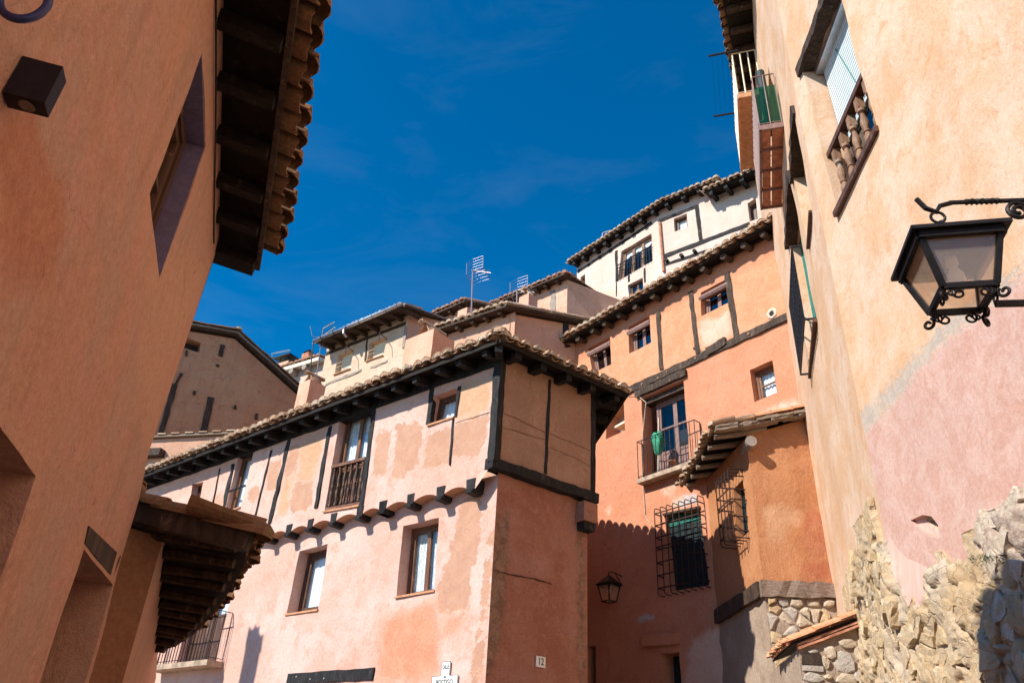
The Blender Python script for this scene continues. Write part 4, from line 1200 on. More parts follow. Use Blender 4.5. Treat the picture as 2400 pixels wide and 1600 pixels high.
# ------------------------------------------------------------------ the tall cream house on the right
NA = 3.30
_a4 = math.radians(4)
WA = Wall(Vector((math.cos(_a4), -math.sin(_a4), 0)) * NA, 4)
KU = NA / math.tan(math.radians(27 - 4))                        # where the wall bends away
KP = WA.P(KU, 0)
WC = Wall(KP, 17.5)
WC.n = Vector((-WC.u.y, WC.u.x, 0))
CREAM = thing('cream_house', 'tall sunlit cream and pink house with turned wooden window bars, filling the right edge', 'house', WA.P(4.0, -1.2))
def build_cream():
    B6 = lambda *p: qs('B6', *p); B7 = lambda *p: qs('B7', *p); B8 = lambda *p: qs('B8', *p); C4 = lambda *p: qs('C4', *p)
    TOPZ = 15.1
    # openings on the near face: tl is the far end
    lt = WA.uv(q('B6', 742, 520)); ln = WA.uv(q('B6', 1010, -30)); sf = WA.uv(q('B6', 985, 1535)); sn = WA.uv(q('B6', 1295, 940))
    jamb_n = WA.uv(q('B6', 1180, 590))
    z1 = lt[1]; z0 = (sf[1] + sn[1]) / 2
    w1 = [(lt[0], z1), (jamb_n[0], z1), (sn[0], z0), (sf[0] - .05, z0)]
    pinkE = B7((2300, 690), (1960, 930), (1700, 1160), (1480, 1370), (1330, 1568)) + B8((600, 60), (575, 200), (560, 350), (600, 520))
    pink = [pinkE + B8((600, 1700), (1900, 1700), (1900, -400))]
    off = [(x - 20 - 9 * (i % 3), y - 9) for i, (x, y) in enumerate(pinkE)]
    mort = [off + [(x + 2, y + 8) for x, y in pinkE[::-1]]]
    # the two near walls
    plaster('wall', WA, [(KU, TOPZ), (-4, TOPZ), (-4, -1.9), (KU, -1.9)], M['cream'], CREAM, holes=[(w1, .36), (WA.uvs(B8((925, 572), (1000, 538), (1060, 548), (1102, 600), (1110, 690), (1030, 655), (960, 610))), .8)], g=.17, amp=.03, freq=.6, masks={'pink': pink, 'mortar': mort}, seed=31, fade=.3)
    m = MB(); m.prism([WA.P(u, z, -.78) for u, z in WA.uvs(B8((915, 562), (1000, 528), (1070, 540), (1112, 600), (1120, 700), (1030, 665), (950, 620)))], WA.n * -.05); m.build('cavity_back', M['porch'], CREAM)
    s2f = WC.uv(q('B7', 620, 560)); s2n = WC.uv(q('B7', 630, 250)); l2f = WC.uv(q('C4', 752, 1080)); l2n = WC.uv(q('C4', 757, 540))
    w2 = [(l2f[0], l2f[1]), (max(.35, l2n[0]), l2f[1]), (max(.35, s2n[0]), s2f[1]), (s2f[0], s2f[1])]
    l3f = WC.uv(q('B7', 466, 570)); l3n = WC.uv(q('B7', 484, 150)); s3f = WC.uv(q('B7', 640, 1385)); s3n = WC.uv(q('B7', 680, 1120))
    w3 = [(l3f[0] - .1, l3f[1]), (max(w2[0][0] + .4, s3n[0]), l3f[1]), (max(w2[0][0] + .4, s3n[0]), s3f[1]), (l3f[0] - .1, s3f[1])]
    bz = WC.uv(q('B6', 600, 1500))[1]; bu1 = WC.uv(q('B6', 600, 1500))[0]; bu0 = WC.uv(q('B6', 615, 930))[0]
    bdo = [(bu1 - .35, bz + 2.0), (bu0 + .45, bz + 2.0), (bu0 + .45, bz + .06), (bu1 - .35, bz + .06)]
    plaster('wall', WC, [(8.6, TOPZ), (0, TOPZ), (0, -1.9), (8.6, -1.9)], M['cream'], CREAM, holes=[(w2, .28), (w3, .25), (bdo, .25)], g=.18, amp=.03, freq=.6, masks={'pink': [], 'mortar': []}, seed=32, fade=.3)
    # ends and back
    m = MB(); e = WC.P(8.6, 0); e2 = e + Vector((5, -1.0, 0)); s0 = WA.P(-4, 0); s1 = s0 + Vector((6, 0, 0))
    for a, b in ((e, e2), (s0, s1), (s1, e2)):
        m.add([(a.x, a.y, -1.9), (b.x, b.y, -1.9), (b.x, b.y, TOPZ), (a.x, a.y, TOPZ)], [(0, 1, 2, 3)])
    m.att['pink'] = [-.5] * len(m.v); m.att['mortar'] = [-.5] * len(m.v)
    m.build('back_wall', M['cream'], CREAM)
    slab([WA.P(-4, TOPZ + .02), KP + Vector((0, 0, TOPZ + .02)), Vector((e.x, e.y, TOPZ + .02)), Vector((e2.x, e2.y, TOPZ + .02)), Vector((s1.x, s1.y, TOPZ + .02))], Vector((0, 0, .05)), M['eave_wood'], CREAM, 'roof_deck')
    # big window: lintel log, blind, balusters, sill
    Q = Quad(WA, w1)
    m = MB(); m.bar(WA.P(w1[0][0] + .10, z1 + .07, -.05), WA.P(w1[1][0] - .5, z1 + .07, -.05), .19, .17, WA.n, 16, .014); m.build('lintel', M['dark_wood'], CREAM)
    win = window(CREAM, WA, w1, .32, cols=1, mat=M['mauve_wood'], fr=.06, glass='dark_glass', name='window')
    m = MB(); zr = .40
    N = 26
    for i in range(N):                            # slatted roller blind
        b0 = zr + (1 - zr) * i / N; b1 = b0 + (1 - zr) / N * .74
        Q.block(m, .03, .97, b0, b1, -.285, -.268)
    m.build('roller_blind', M['blind'], win)
    m = MB(); Q.block(m, .02, .98, .965, 1, -.29, -.16); m.build('blind_box', M['zinc'], win)
    m = MB(); m.tube([Q.pt(.36, .93, -.262), Q.pt(.60, .42, -.262)], .006, 5); m.build('blind_cord', M['green_shutter'], win)
    m = MB(); Q.block(m, -.0, 1, .345, .375, -.16, -.04); rail = m.build('balustrade', M['window_dark'], win)
    m = MB(); Q.block(m, -.02, 1.02, -.03, .0, -.3, .05); m.build('sill', M['window_dark'], win)
    for i in range(5):
        a = .10 + .80 * i / 4; m = MB()
        p0 = Q.pt(a, .002, -.10); p1 = Q.pt(a, .344, -.10); d = p1 - p0
        turned(m, p0, p0 + d * .80, .047, 14)
        m.bar(p0 + d * .80, p1, .085, .085, WA.u)
        m.build('baluster', M['oak'], rail, smooth=False)
    # foreshortened windows beyond the bend
    for wq, kk in ((w2, 0), (w3, 1)):
        m = MB(); m.bar(WC.P(wq[0][0] + .12, wq[0][1] + .07, -.04), WC.P(wq[1][0] - .12, wq[1][1] + .07, -.04), .2, .17, WC.n, 10, .014); m.build('lintel', M['dark_wood'], CREAM)
        win = window(CREAM, WC, wq, .22 + .0 * kk, cols=2, mat=M['green_shutter'], glass='dark_glass', sill=None)
        m = MB(); Quad(WC, wq).block(m, -.02, 1.02, -.02, 0, -.1, .05); m.build('sill', M['window_dark'], win)
    # iron grille boxed out over the lower one
    Q = Quad(WC, w3); g0 = (s3f[1] + .02 - w3[2][1]) / Q.h; root = None
    zb, zt = w3[2][1] + .02, WC.uv(q('B7', 592, 690))[1]
    zt = zb + 1.35
    ua, ub = w3[0][0], w3[1][0]
    m = MB(); dn = .16
    m.bar(WC.P(ua, zb, dn), WC.P(ub, zb, dn), .02, .03, WC.n)
    for u in (ua, ub): m.bar(WC.P(u, zb, 0), WC.P(u, zb, dn), .02, .03)
    gr = m.build('window_grille', M['iron'], CREAM)
    m = MB(); m.bar(WC.P(ua, zt, dn), WC.P(ub, zt, dn), .02, .03, WC.n)
    for u in (ua, ub): m.bar(WC.P(u, zt, 0), WC.P(u, zt, dn), .02, .03)
    m.build('top_rail', M['iron'], gr)
    for i in range(12):
        u = ua + (ub - ua) * i / 11; m = MB(); m.tube([WC.P(u, zb, dn), WC.P(u, zt, dn)], .010, 6); m.build('bar', M['iron'], gr)
    for z in (zb + .45, zb + .9):
        m = MB(); m.bar(WC.P(ua, z, dn), WC.P(ub, z, dn), .012, .03, WC.n); m.build('cross_bar', M['iron'], gr)
    # brick-bottomed balcony
    outer = q('B6', 445, 1545); best = min((math.dist(project(WC.P(bu1, bz, n)), outer), n) for n in np.arange(.15, 1.0, .01)); bd = best[1]
    m = MB(); T = .09
    m.bar(WC.P(bu0, bz + T / 2, bd - .02), WC.P(bu1, bz + T / 2, bd - .02), .035, T + .02, WC.n); m.bar(WC.P(bu0 + .02, bz + T / 2, 0), WC.P(bu0 + .02, bz + T / 2, bd), .035, T + .02); m.bar(WC.P(bu1 - .02, bz + T / 2, 0), WC.P(bu1 - .02, bz + T / 2, bd), .035, T + .02)
    for k in range(1, 4):
        u = bu0 + (bu1 - bu0) * k / 4; m.bar(WC.P(u, bz + T / 2 - .01, 0), WC.P(u, bz + T / 2 - .01, bd), .03, T)
    bal = m.build('balcony', M['mauve_wood'], CREAM)
    for k in range(4):
        for j in range(2):
            ua_ = bu0 + (bu1 - bu0) * k / 4 + .03; ub_ = bu0 + (bu1 - bu0) * (k + 1) / 4 - .03; na, nb = (.01, bd * .5 - .012) if j == 0 else (bd * .5 + .012, bd - .05)
            m = MB(); m.box(WC.P(ua_, bz + .012 + rnd.uniform(0, .008), na), WC.u * (ub_ - ua_), WC.n * (nb - na), Vector((0, 0, .05))); m.build('brick', M['brick'], bal)
    path = [WC.P(bu1 - .02, bz + T, .02), WC.P(bu1 - .02, bz + T, bd - .02), WC.P(bu0 + .02, bz + T, bd - .02), WC.P(bu0 + .02, bz + T, .02)]
    rails(path, 1.22, .13, bal, M['mauve_wood'], .010)
    window(CREAM, WC, bdo, .25, cols=2, mat=M['green_shutter'], glass='dark_glass', name='balcony_door')
    m = MB(); a, b = path[3], path[2]; m.add([a + Vector((0, 0, .04)), b + Vector((0, 0, .04)), b + Vector((0, 0, .95)), a + Vector((0, 0, .95))], [(0, 1, 2, 3)])
    m.prism([p + WC.u * .012 for p in (a + Vector((0, 0, .04)), path[2] + Vector((0, 0, .04)), path[2] + Vector((0, 0, .95)), a + Vector((0, 0, .95)))], WC.u * .006)
    m.build('green_netting', M['green_net'], bal)
    # upper far balcony with pale bars
    z2 = 13.1; u0, u1 = 3.75, 6.0; bd2 = .5
    m = MB(); m.bar(WC.P(u0, z2, bd2), WC.P(u1, z2, bd2), .05, .12, WC.n); m.bar(WC.P(u0, z2, 0), WC.P(u0, z2, bd2), .05, .12)
    m.box(WC.P(u0, z2, .02), WC.u * (u1 - u0), WC.n * (bd2 - .04), Vector((0, 0, .04)))
    b2 = m.build('balcony', M['sill'], CREAM)
    path = [WC.P(u1, z2 + .06, .02), WC.P(u1, z2 + .06, bd2), WC.P(u0, z2 + .06, bd2), WC.P(u0, z2 + .06, .02)]
    rails(path, 1.3, .15, b2, M['cream_shutter'], .018)
    for u in (u0 - .05, u0 + 1.75):                # clothes-line arms
        m = MB(); m.bar(WC.P(u, z2 + 1.38, .3), WC.P(u, z2 + 1.38, bd2 + .5), .035, .035); m.build('line_arm', M['iron'], b2)
    for k in range(4):
        n_ = bd2 + .1 + .11 * k; m = MB(); m.tube([WC.P(u0 - .05, z2 + 1.39, n_), WC.P(u0 + .85, z2 + 1.35, n_), WC.P(u0 + 1.75, z2 + 1.39, n_)], .003, 3); m.build('clothes_line', M['iron'], b2)
    # eave
    D0 = at_z(q('B6', 60, -300), 14.9); D1 = at_z(q('B6', 365, 1120), 14.4)
    inn = -WC.n; roof = slab([D0 + inn * .12, D1 + inn * .1, Vector((D1.x, D1.y, 15.05)) + inn * 1.4, Vector((D0.x, D0.y, 15.1)) + inn * 1.6], Vector((0, 0, .04)), M['eave_wood'], CREAM, 'roof')
    tile_row(roof, D0, D1, inn + Vector((0, 0, .3)), 2, M['tile_dark'], sp=.22, lift=.02, jit=1.6)
    rafters(roof, D0, D1, inn, .9, .5, M['dark_wood'], inset=.15, drop=.07, slope=.1, w=.12, h=.13, jit=.015)
build_cream()

def build_balcony_things():
    bz = WC.uv(q('B6', 600, 1500))[1] + .09
    u = WC.uv(q('B6', 480, 940))[0]
    c = WC.P(WC.uv(q('B6', 615, 930))[0] + .22, bz, .20)
    root = thing('rolled_green_blind', 'rolled green slatted blind standing on the brick-bottomed balcony', 'blind', c)
    m = MB(); m.tube([c, c + Vector((0, 0, 1.6)) + WC.u * .06], .075, 16); o = m.build('roll', M['dark_shutter'], root)
    m = MB(); ax = WC.u; pts = spiral(c + Vector((0, 0, 1.605)) + WC.u * .06, WC.u, WC.n, .072, .015, 0, 14, 60); m.tube(pts, .006, 4); m.build('rolled_edge', M['green_shutter'], root)
    c = WC.P(WC.uv(q('B6', 615, 930))[0] + .10, bz, .33)
    root = thing('tin_pail', 'small tin pail on the corner of the brick-bottomed balcony', 'pail', c)
    m = MB(); m.lathe([(.05, 0), (.065, .14), (.07, .145), (.07, .155), (.06, .155), (.045, .01)], c, 16); m.build('bucket', M['pot'], root, smooth=True)
    m = MB(); m.tube(spiral(c + Vector((0, 0, .15)), WC.u, Vector((0, 0, 1)), .066, .066, 0, math.pi, 12), .004, 5); m.build('handle', M['iron'], root)
build_balcony_things()

# ------------------------------------------------------------------ the lantern on its bracket
def lantern(root, c, ax, ay, w, h, mat, glass, scale=1.0, scroll=True, rh=.13):
    """c: centre of the brim; ax, ay: horizontal axes; w brim width; h body height (hangs down)."""
    ax = Vector(ax); ay = Vector(ay); up = Vector((0, 0, 1)); c = Vector(c)
    P = lambda x, y, z: c + ax * x + ay * y + up * z
    b = w * .5; t = w * .40; s = w * .26
    m = MB()                                      # brim and pyramid roof
    m.hexa([P(-b, -b, -.012), P(b, -b, -.012), P(b, b, -.012), P(-b, b, -.012), P(-b, -b, .004), P(b, -b, .004), P(b, b, .004), P(-b, b, .004)])
    k = w * .12; m.hexa([P(-b * .96, -b * .96, .004), P(b * .96, -b * .96, .004), P(b * .96, b * .96, .004), P(-b * .96, b * .96, .004), P(-k, -k, w * rh), P(k, -k, w * rh), P(k, k, w * rh), P(-k, k, w * rh)])
    m.lathe([(w * .10, w * rh), (w * .12, w * (rh + .02)), (w * .07, w * (rh + .04)), (w * .08, w * (rh + .06)), (w * .03, w * (rh + .08))], c, 12)
    m.build('roof', mat, root)
    m = MB()                                      # inner rim under the brim
    for x0, y0, x1, y1 in ((-1, -1, 1, -1), (1, -1, 1, 1), (1, 1, -1, 1), (-1, 1, -1, -1)):
        m.bar(P(x0 * t * 1.06, y0 * t * 1.06, -.025), P(x1 * t * 1.06, y1 * t * 1.06, -.025), .018, .03)
    m.build('rim', mat, root)
    m = MB(); r = .009 * scale
    cs = [(-1, -1), (1, -1), (1, 1), (-1, 1)]
    for x, y in cs: m.bar(P(x * t, y * t, -.02), P(x * s, y * s, -h), .02 * scale, .02 * scale, ax)
    for i in range(4):
        (x0, y0), (x1, y1) = cs[i], cs[(i + 1) % 4]
        m.bar(P(x0 * s, y0 * s, -h), P(x1 * s, y1 * s, -h), .018 * scale, .022 * scale)
    m.build('frame', mat, root)
    for i in range(4):
        (x0, y0), (x1, y1) = cs[i], cs[(i + 1) % 4]
        m = MB(); g = .97; vs = [P(x0 * t * g, y0 * t * g, -.03), P(x1 * t * g, y1 * t * g, -.03), P(x1 * s * g, y1 * s * g, -h + .008), P(x0 * s * g, y0 * s * g, -h + .008)]
        m.prism(vs, (P(0, 0, -h / 2) - (vs[0] + vs[1] + vs[2] + vs[3]) / 4).normalized() * .003); m.build('pane', glass, root)
    m = MB(); m.lathe([(.02 * scale, -.03), (.022 * scale, -.07), (.012 * scale, -.08), (.03 * scale, -.12), (.032 * scale, -.15), (.012 * scale, -.19), (.001, -.195)], c, 12); m.build('bulb', M['curtain'], root, smooth=True)
    if scroll:
        z0 = -h - .012
        for i in range(4):
            (x0, y0), (x1, y1) = cs[i], cs[(i + 1) % 4]
            A = P(x0 * s, y0 * s, z0); B = P(x1 * s, y1 * s, z0); e = (B - A).normalized(); L = (B - A).length; q4 = L / 4
            for j, sg in ((1, 1), (3, -1)):
                m = MB()
                cc = A + e * (q4 * j) + up * (-w * .055)
                m.tube(spiral(cc, e * sg, up, w * .075, w * .02, math.pi * .6, math.pi * 2.9, 22), .0045 * scale, 6)
                cc2 = A + e * (q4 * j - sg * q4 * .55) + up * (-w * .045)
                m.build('scroll', mat, root); m = MB()
                m.tube(spiral(cc2, e * -sg, up, w * .055, w * .015, math.pi * .5, math.pi * 2.6, 18), .004 * scale, 6)
                m.build('scroll', mat, root)
            m = MB(); out = (A - P(0, 0, z0)).normalized()
            m.tube(spiral(A + out * w * .05 + up * -.03, out, up, w * .07, w * .02, math.pi * .7, math.pi * 3, 22), .006 * scale, 6); m.build('corner_scroll', mat, root)

def build_lantern():
    h = 1.90
    NLp = at_z(q('B7', 1365, 405), h); NR = at_z(q('B7', 2140, 345), h); FLp = at_z(q('B7', 1170, 785), h)
    ax = (NR - NLp); w = (ax.length + (FLp - NLp).length) / 2; ax.normalize(); ay = Vector((-ax.y, ax.x, 0))
    c = NLp + ax * w / 2 + ay * w / 2
    root = thing('hanging_lantern', 'large black iron lantern hanging from a scrolled bracket on the cream wall', 'lantern', WA.P(c.dot(WA.u), c.z - .5, 0))
    lantern(root, c, ax, ay, w, w * .66, M['iron'], M['frosted'])
    # bracket: hook, twisted arm to the wall, scrolled brace, lower tie
    hk = c + Vector((0, 0, w * .20)); up = Vector((0, 0, 1))
    arm = Vector((math.sin(math.radians(98)), math.cos(math.radians(98)), 0))
    zarm = at_d(q('B7', 1545, 235), math.hypot(c.x, c.y)).z
    top = Vector((hk.x, hk.y, max(hk.z + .06, zarm - .045))); L = (NA - 0.0 - (top.x * math.cos(_a4) - top.y * math.sin(_a4))) / arm.dot(-WA.n)
    m = MB(); m.tube([top - arm * .06 + up * .07, top - arm * .035 + up * .02, top, top + up * .03 + arm * .02, top + up * .045 + arm * .07] , .010, 8)
    p0 = top + up * .045 + arm * .06; n = 40
    tw = [p0 + arm * (L - .06) * i / n for i in range(n + 1)]
    m.tube(tw, .010, 6); br = m.build('bracket', M['iron'], root)
    m = MB()
    for k in range(2):
        m.tube([p0 + arm * (.06 + .13 * i / 40) + (up * math.cos(i * .55 + k * math.pi) + arm.cross(up) * math.sin(i * .55 + k * math.pi)) * .008 for i in range(41)], .006, 5)
    m.build('twist', M['iron'], br)
    m = MB(); s0 = p0 + arm * .24 + up * -.012
    m.tube(spiral(s0 + up * -.042, arm, up, .042, .010, math.pi * .5, math.pi * 3.6, 30), .009, 7)
    m.tube([s0, s0 + arm * .10 + up * -.035, s0 + arm * .3 + up * -.16, p0 + arm * (L - .07) + up * -.62], .011, 6); m.build('brace', M['iron'], br)
    m = MB(); lo = c + up * (-w * .66 - .03) + ax * w * .30
    m.bar(lo, lo + arm * ((NA - (lo.x * math.cos(_a4) - lo.y * math.sin(_a4))) / arm.dot(-WA.n)), .016, .022); m.build('tie_bar', M['iron'], br)
    m = MB(); m.tube(spiral(top + up * -.028, arm, up, .026, .026, 0, 2 * math.pi, 16), .006, 6); m.tube(spiral((hk + top) / 2 + up * -.02, arm.cross(up), up, .026, .03, 0, 2 * math.pi, 16), .006, 6); m.build('chain_link', M['iron'], root)
    m = MB()
    for s in (-1, 1):
        m = MB(); m.tube(spiral(c + ax * s * w * .12 + up * w * .17, ax * s, up, w * .06, w * .015, math.pi, math.pi * 3.2, 16), .006, 6); m.build('top_scroll', M['iron'], root)
build_lantern()
# ------------------------------------------------------------------ the orange house closing the lane
OR = Wall(polar(12, 16.8), -37)
ORANGE = thing('orange_house', 'tall orange house with dark posts, an iron balcony and roller blinds under its eave', 'house', OR.P(0, -.4))
def build_orange():
    B2 = lambda *p: qs('B2', *p); B3 = lambda *p: qs('B3', *p); B4 = lambda *p: qs('B4', *p); B5 = lambda *p: qs('B5', *p)
    WE = OR.out(.48)
    za = WE.uv(q('B2', 300, 1540))[1]; zb = WE.uv(q('B2', 2040, 540))[1]
    ua = WE.uv(q('B2', 240, 1560))[0]; ub = WE.uv(q('B2', 2050, 520))[0]
    ze = lambda u: za + (zb - za) * (u - ua) / (ub - ua)
    top = max(za, zb) + .12
    hole = lambda k, *p: OR.uvs(qs(k, *p))
    wa = hole('B3', (1185, 172), (1432, 60), (1450, 272), (1190, 385)); wb = hole('B3', (520, 488), (714, 400), (730, 640), (528, 735)); wc = hole('B3', (150, 690), (352, 590), (362, 835), (190, 925))
    for w in (wa, wb, wc):
        zt_ = (w[0][1] + w[1][1]) / 2; w[0] = (w[0][0], zt_); w[1] = (w[1][0], zt_); zz = (w[2][1] + w[3][1]) / 2; w[2] = (w[2][0], zz); w[3] = (w[3][0], zz)
    door = [OR.uv(q('B3', 642, 1150)), OR.uv(q('B3', 1026, 985)), OR.uv(q('B4', 1012, 690)), OR.uv(q('B4', 622, 800))]
    sq = hole('B3', (1635, 890), (1842, 800), (1890, 1095), (1680, 1185))
    nook = hole('B4', (300, 250), (440, 150), (456, 395), (292, 470))
    shut = hole('B5', (800, 105), (1108, 42), (1183, 700), (862, 750))
    nich = hole('B5', (765, 1290), (925, 1275), (955, 1544), (775, 1556)); nich[2] = (nich[2][0], -.3); nich[3] = (nich[3][0], -.3)
    dlft = hole('B5', (130, 1232), (205, 1222), (212, 1544), (130, 1544)); dlft[2] = (dlft[2][0], -.3); dlft[3] = (dlft[3][0], -.3)
    ochre = [B3((0, 900), (200, 690), (800, 380), (1150, 200), (1950, -200), (2100, 300), (1990, 400), (1700, 520), (1200, 760), (470, 1100))]
    pale = [B3((1180, 440), (1340, 420), (1440, 330), (1470, 560), (1250, 680), (1180, 640)), B3((1760, 1280), (1950, 1190), (2150, 1160), (2170, 1230), (1900, 1300), (1750, 1330)), B4((780, 910), (890, 870), (890, 930), (800, 950)), B4((850, 1000), (950, 960), (940, 1060), (860, 1060)),
            B4((300, 1050), (330, 1040), (335, 1100), (300, 1105)), B3((1900, 900), (1935, 890), (1930, 930), (1900, 930)), B5((1030, 1180), (1340, 1010), (1370, 1290), (1390, 1568), (960, 1568), (1000, 1350))]
    red = [B4((470, 1150), (620, 1160), (650, 1568), (440, 1568)), B5((450, 420), (560, 380), (560, 700), (450, 900))]
    grey = [B4((900, 980), (1080, 930), (1070, 1000), (920, 1060)), B5((560, 960), (720, 950), (690, 1010), (560, 1010))]
    plaster('wall', OR, [(6.5, top), (-6.5, top), (-6.5, -1.4), (6.5, -1.4)], M['orange'], ORANGE, holes=[(wa, .24), (wb, .24), (wc, .24), (door, .34), (sq, .26), (nook, .45), (shut, .14), (nich, .4), (dlft, .3)], g=.17, amp=.02, masks={'ochre': ochre, 'pale': pale, 'red': [], 'grey': grey, 'bare': []}, seed=41)
    # posts and the carved rail
    T = lambda a, b, w, **k: timber(ORANGE, OR, OR.uv(q('B3', *a)), OR.uv(q('B3', *b)), w, M['dark_wood'], jit=.012, **k)
    T((1428, 0), (1518, 600), .15); T((1092, 170), (1162, 735), .13); T((795, 345), (826, 890), .125); T((1120, 690), (1205, 730), .05)
    rail = T((400, 1140), (1992, 402), .18, proud=.05)
    for p in ((660, 1025), (808, 970), (888, 912), (1080, 800), (1152, 788), (1210, 730), (1350, 700), (1640, 565)):
        u, z = OR.uv(q('B3', *p)); m = MB(); m.tube([OR.P(u, z, .04), OR.P(u, z, .068)], .028, 8); m.build('peg', M['oak'], rail)
    u, z = OR.uv(q('B3', 1350, 700)); m = MB(); m.bar(OR.P(u + .28, z + .02, .02), OR.P(u - .25, z + .10, .02), .12, .2, OR.n, 4, .015); m.build('beam_knot', M['dark_wood'], rail)
    # windows with rolled blinds
    for w in (wa, wb, wc):
        win = window(ORANGE, OR, w, .2, cols=2, mat=M['mauve_wood'], glass='dark_glass', fr=.07, sash=.05)
        Q = Quad(OR, w); m = MB()
        for j in range(3):
            m.tube([Q.pt(-.06, .83 - .045 * j, -.02 + .02 * (j == 1)), Q.pt(1.0, .83 - .045 * j, -.02 + .02 * (j == 1))], .042, 8)
        m.build('rolled_blind', M['blind_box'], win)
        m = MB(); Q.block(m, 0, 1, .84, 1.0, -.22, -.12); m.build('blind_shade', M['blind_box'], win)
    # ring-like mortar around the vent hole
    for p, r in (((1840, 372), .16),):
        u, z = OR.uv(q('B3', *p)); m = MB(); m.tube([OR.P(u + math.cos(i * .33) * r * .55 * (1 + .15 * math.sin(i * 1.7)), z + math.sin(i * .33) * r * .6 * (1 + .15 * math.sin(i * 2.3)), -.015) for i in range(19)], .045, 6, True); v = m.build('vent_surround', M['stucco_white'], ORANGE, smooth=True)
        m = MB(); m.tube([OR.P(u, z, .0), OR.P(u, z, .025)], .06, 7); m.build('vent_hole', M['room'], v)
    win = window(ORANGE, OR, sq, .2, cols=1, rows=2, mat=M['window_wood'], curtain='curtain', fr=.07, sash=.05)
    # niche window with a shelf
    Q = Quad(OR, nook); m = MB(); Q.block(m, 0, 1, 0, 1, -.47, -.44); nk = m.build('niche_back', M['orange'], ORANGE)
    nk.data.attributes.clear() if False else None
    win = window(ORANGE, OR, Q.sub(.45, 1.0, .18, .72), .40, cols=1, rows=2, mat=M['window_dark'], glass='dark_glass', fr=.04, sash=.03)
    m = MB(); Q.block(m, .25, 1.0, .40, .47, -.40, -.14); m.build('shelf', M['cream_shutter'], nk)
    # shuttered window behind the cage
    Q = Quad(OR, shut); m = MB(); Q.block(m, 0, 1, 0, 1, -.17, -.14); sh = m.build('shutter', M['dark_shutter'], ORANGE)
    N = 44
    for i in range(N):
        m = MB(); Q.block(m, .02, .98, i / N + .002, (i + .82) / N, -.135, -.118 + .006 * (i % 2)); m.build('slat', M['green_shutter'] if i > N * .86 else M['dark_shutter'], sh)  # top slats green as if sunlit, the rest darkened: shade put into the colour
    m = MB(); Q.block(m, -.02, 1.02, 1.0, 1.03, -.12, .05); m.build('shutter_head', M['dark_wood'], sh)
    def cage(W, parent, ua_, ub_, z0, z1, dn, nv, nh):
        """Iron cage: bars bent back to the wall at top and bottom."""
        g = None
        m = MB(); m.bar(W.P(ua_, (z0 + z1) / 2, dn), W.P(ub_, (z0 + z1) / 2, dn), .012, .025, W.n); g = m.build('window_cage', M['rust_iron'], parent)
        for i in range(nv):
            u = ua_ + (ub_ - ua_) * i / (nv - 1); m = MB(); rr = .05
            m.tube([W.P(u, z1, -.02), W.P(u, z1, dn - rr), W.P(u, z1 - rr * .3, dn - rr * .3), W.P(u, z1 - rr, dn), W.P(u, z0 + rr, dn), W.P(u, z0 + rr * .3, dn - rr * .3), W.P(u, z0, dn - rr), W.P(u, z0, -.02)], .011, 6)
            m.build('bar', M['rust_iron'], g)
        for i in range(nh):
            z = z0 + (z1 - z0) * (i + .5) / nh
            if abs(z - (z0 + z1) / 2) < .03: z += .06
            m = MB(); m.bar(W.P(ua_, z, -.02), W.P(ua_, z, dn), .012, .025); m.bar(W.P(ua_, z, dn + .002), W.P(ub_, z, dn + .002), .010, .025, W.n); m.bar(W.P(ub_, z, -.02), W.P(ub_, z, dn), .012, .025); m.build('cross_bar', M['rust_iron'], g)
        return g
    globals()['cage'] = cage
    c0 = OR.uv(q('B5', 790, 95)); c1 = OR.uv(q('B5', 1120, 30)); z0 = OR.uv(q('B5', 870, 775))[1]
    cage(OR, ORANGE, c0[0] + .08, c1[0] - .06, z0 - .03, c0[1] + .12, .20, 8, 7)
    # french door, its log lintel, balcony
    z_t = (door[0][1] + door[1][1]) / 2; lu0 = OR.uv(q('B3', 600, 1125)); lu1 = OR.uv(q('B3', 1062, 915))
    m = MB(); m.bar(OR.P(lu0[0], (lu0[1] + lu1[1]) / 2, -.03), OR.P(lu1[0], (lu0[1] + lu1[1]) / 2, -.03), .24, .17, OR.n, 12, .012); m.build('lintel', M['dark_wood'], ORANGE)
    Qd = Quad(OR, door)
    window(ORANGE, OR, Qd.sub(.16, 1.0, 0, .93), .32, cols=2, rows=2, mat=M['mauve_wood'], glass='glass', fr=.06, sash=.06, panel=.24, name='balcony_door')
    m = MB(); Qd.block(m, 0, 1, .93, 1.0, -.34, -.10); m.build('door_head', M['dark_wood'], ORANGE)
    s0 = q('B4', 540, 850); bzz = (door[2][1] + door[3][1]) / 2; bd = .55
    l = OR.uv(q('B4', 618, 868)); bz = min(l[1] + .08, bzz - .02)
    bl = l[0]; br = OR.uv(q('B4', 1068, 610))[0]
    best = min((math.dist(project(OR.P(bl, bz - .02, n)), s0), n) for n in np.arange(.2, 1.0, .01)); bd = best[1]
    br = bl - 1.75
    m = MB(); m.box(OR.P(br, bz - .09, -.02), OR.u * (bl - br), OR.n * bd, Vector((0, 0, .10))); bal = m.build('balcony', M['slab'], ORANGE)
    path = [OR.P(bl - .03, bz + .01, .02), OR.P(bl - .03, bz + .01, bd - .05), OR.P(br + .03, bz + .01, bd - .05), OR.P(br + .03, bz + .01, .02)]
    rails(path, .92, .135, bal, M['iron'], .010)
    m = MB(); Quad(OR, nich).block(m, 0, 1, 0, 1, -.42, -.38); m.build('cellar_door', M['dark_shutter'], ORANGE)
    m = MB(); Quad(OR, dlft).block(m, 0, 1, 0, 1, -.32, -.28); m.build('lane_door', M['dark_shutter'], ORANGE)
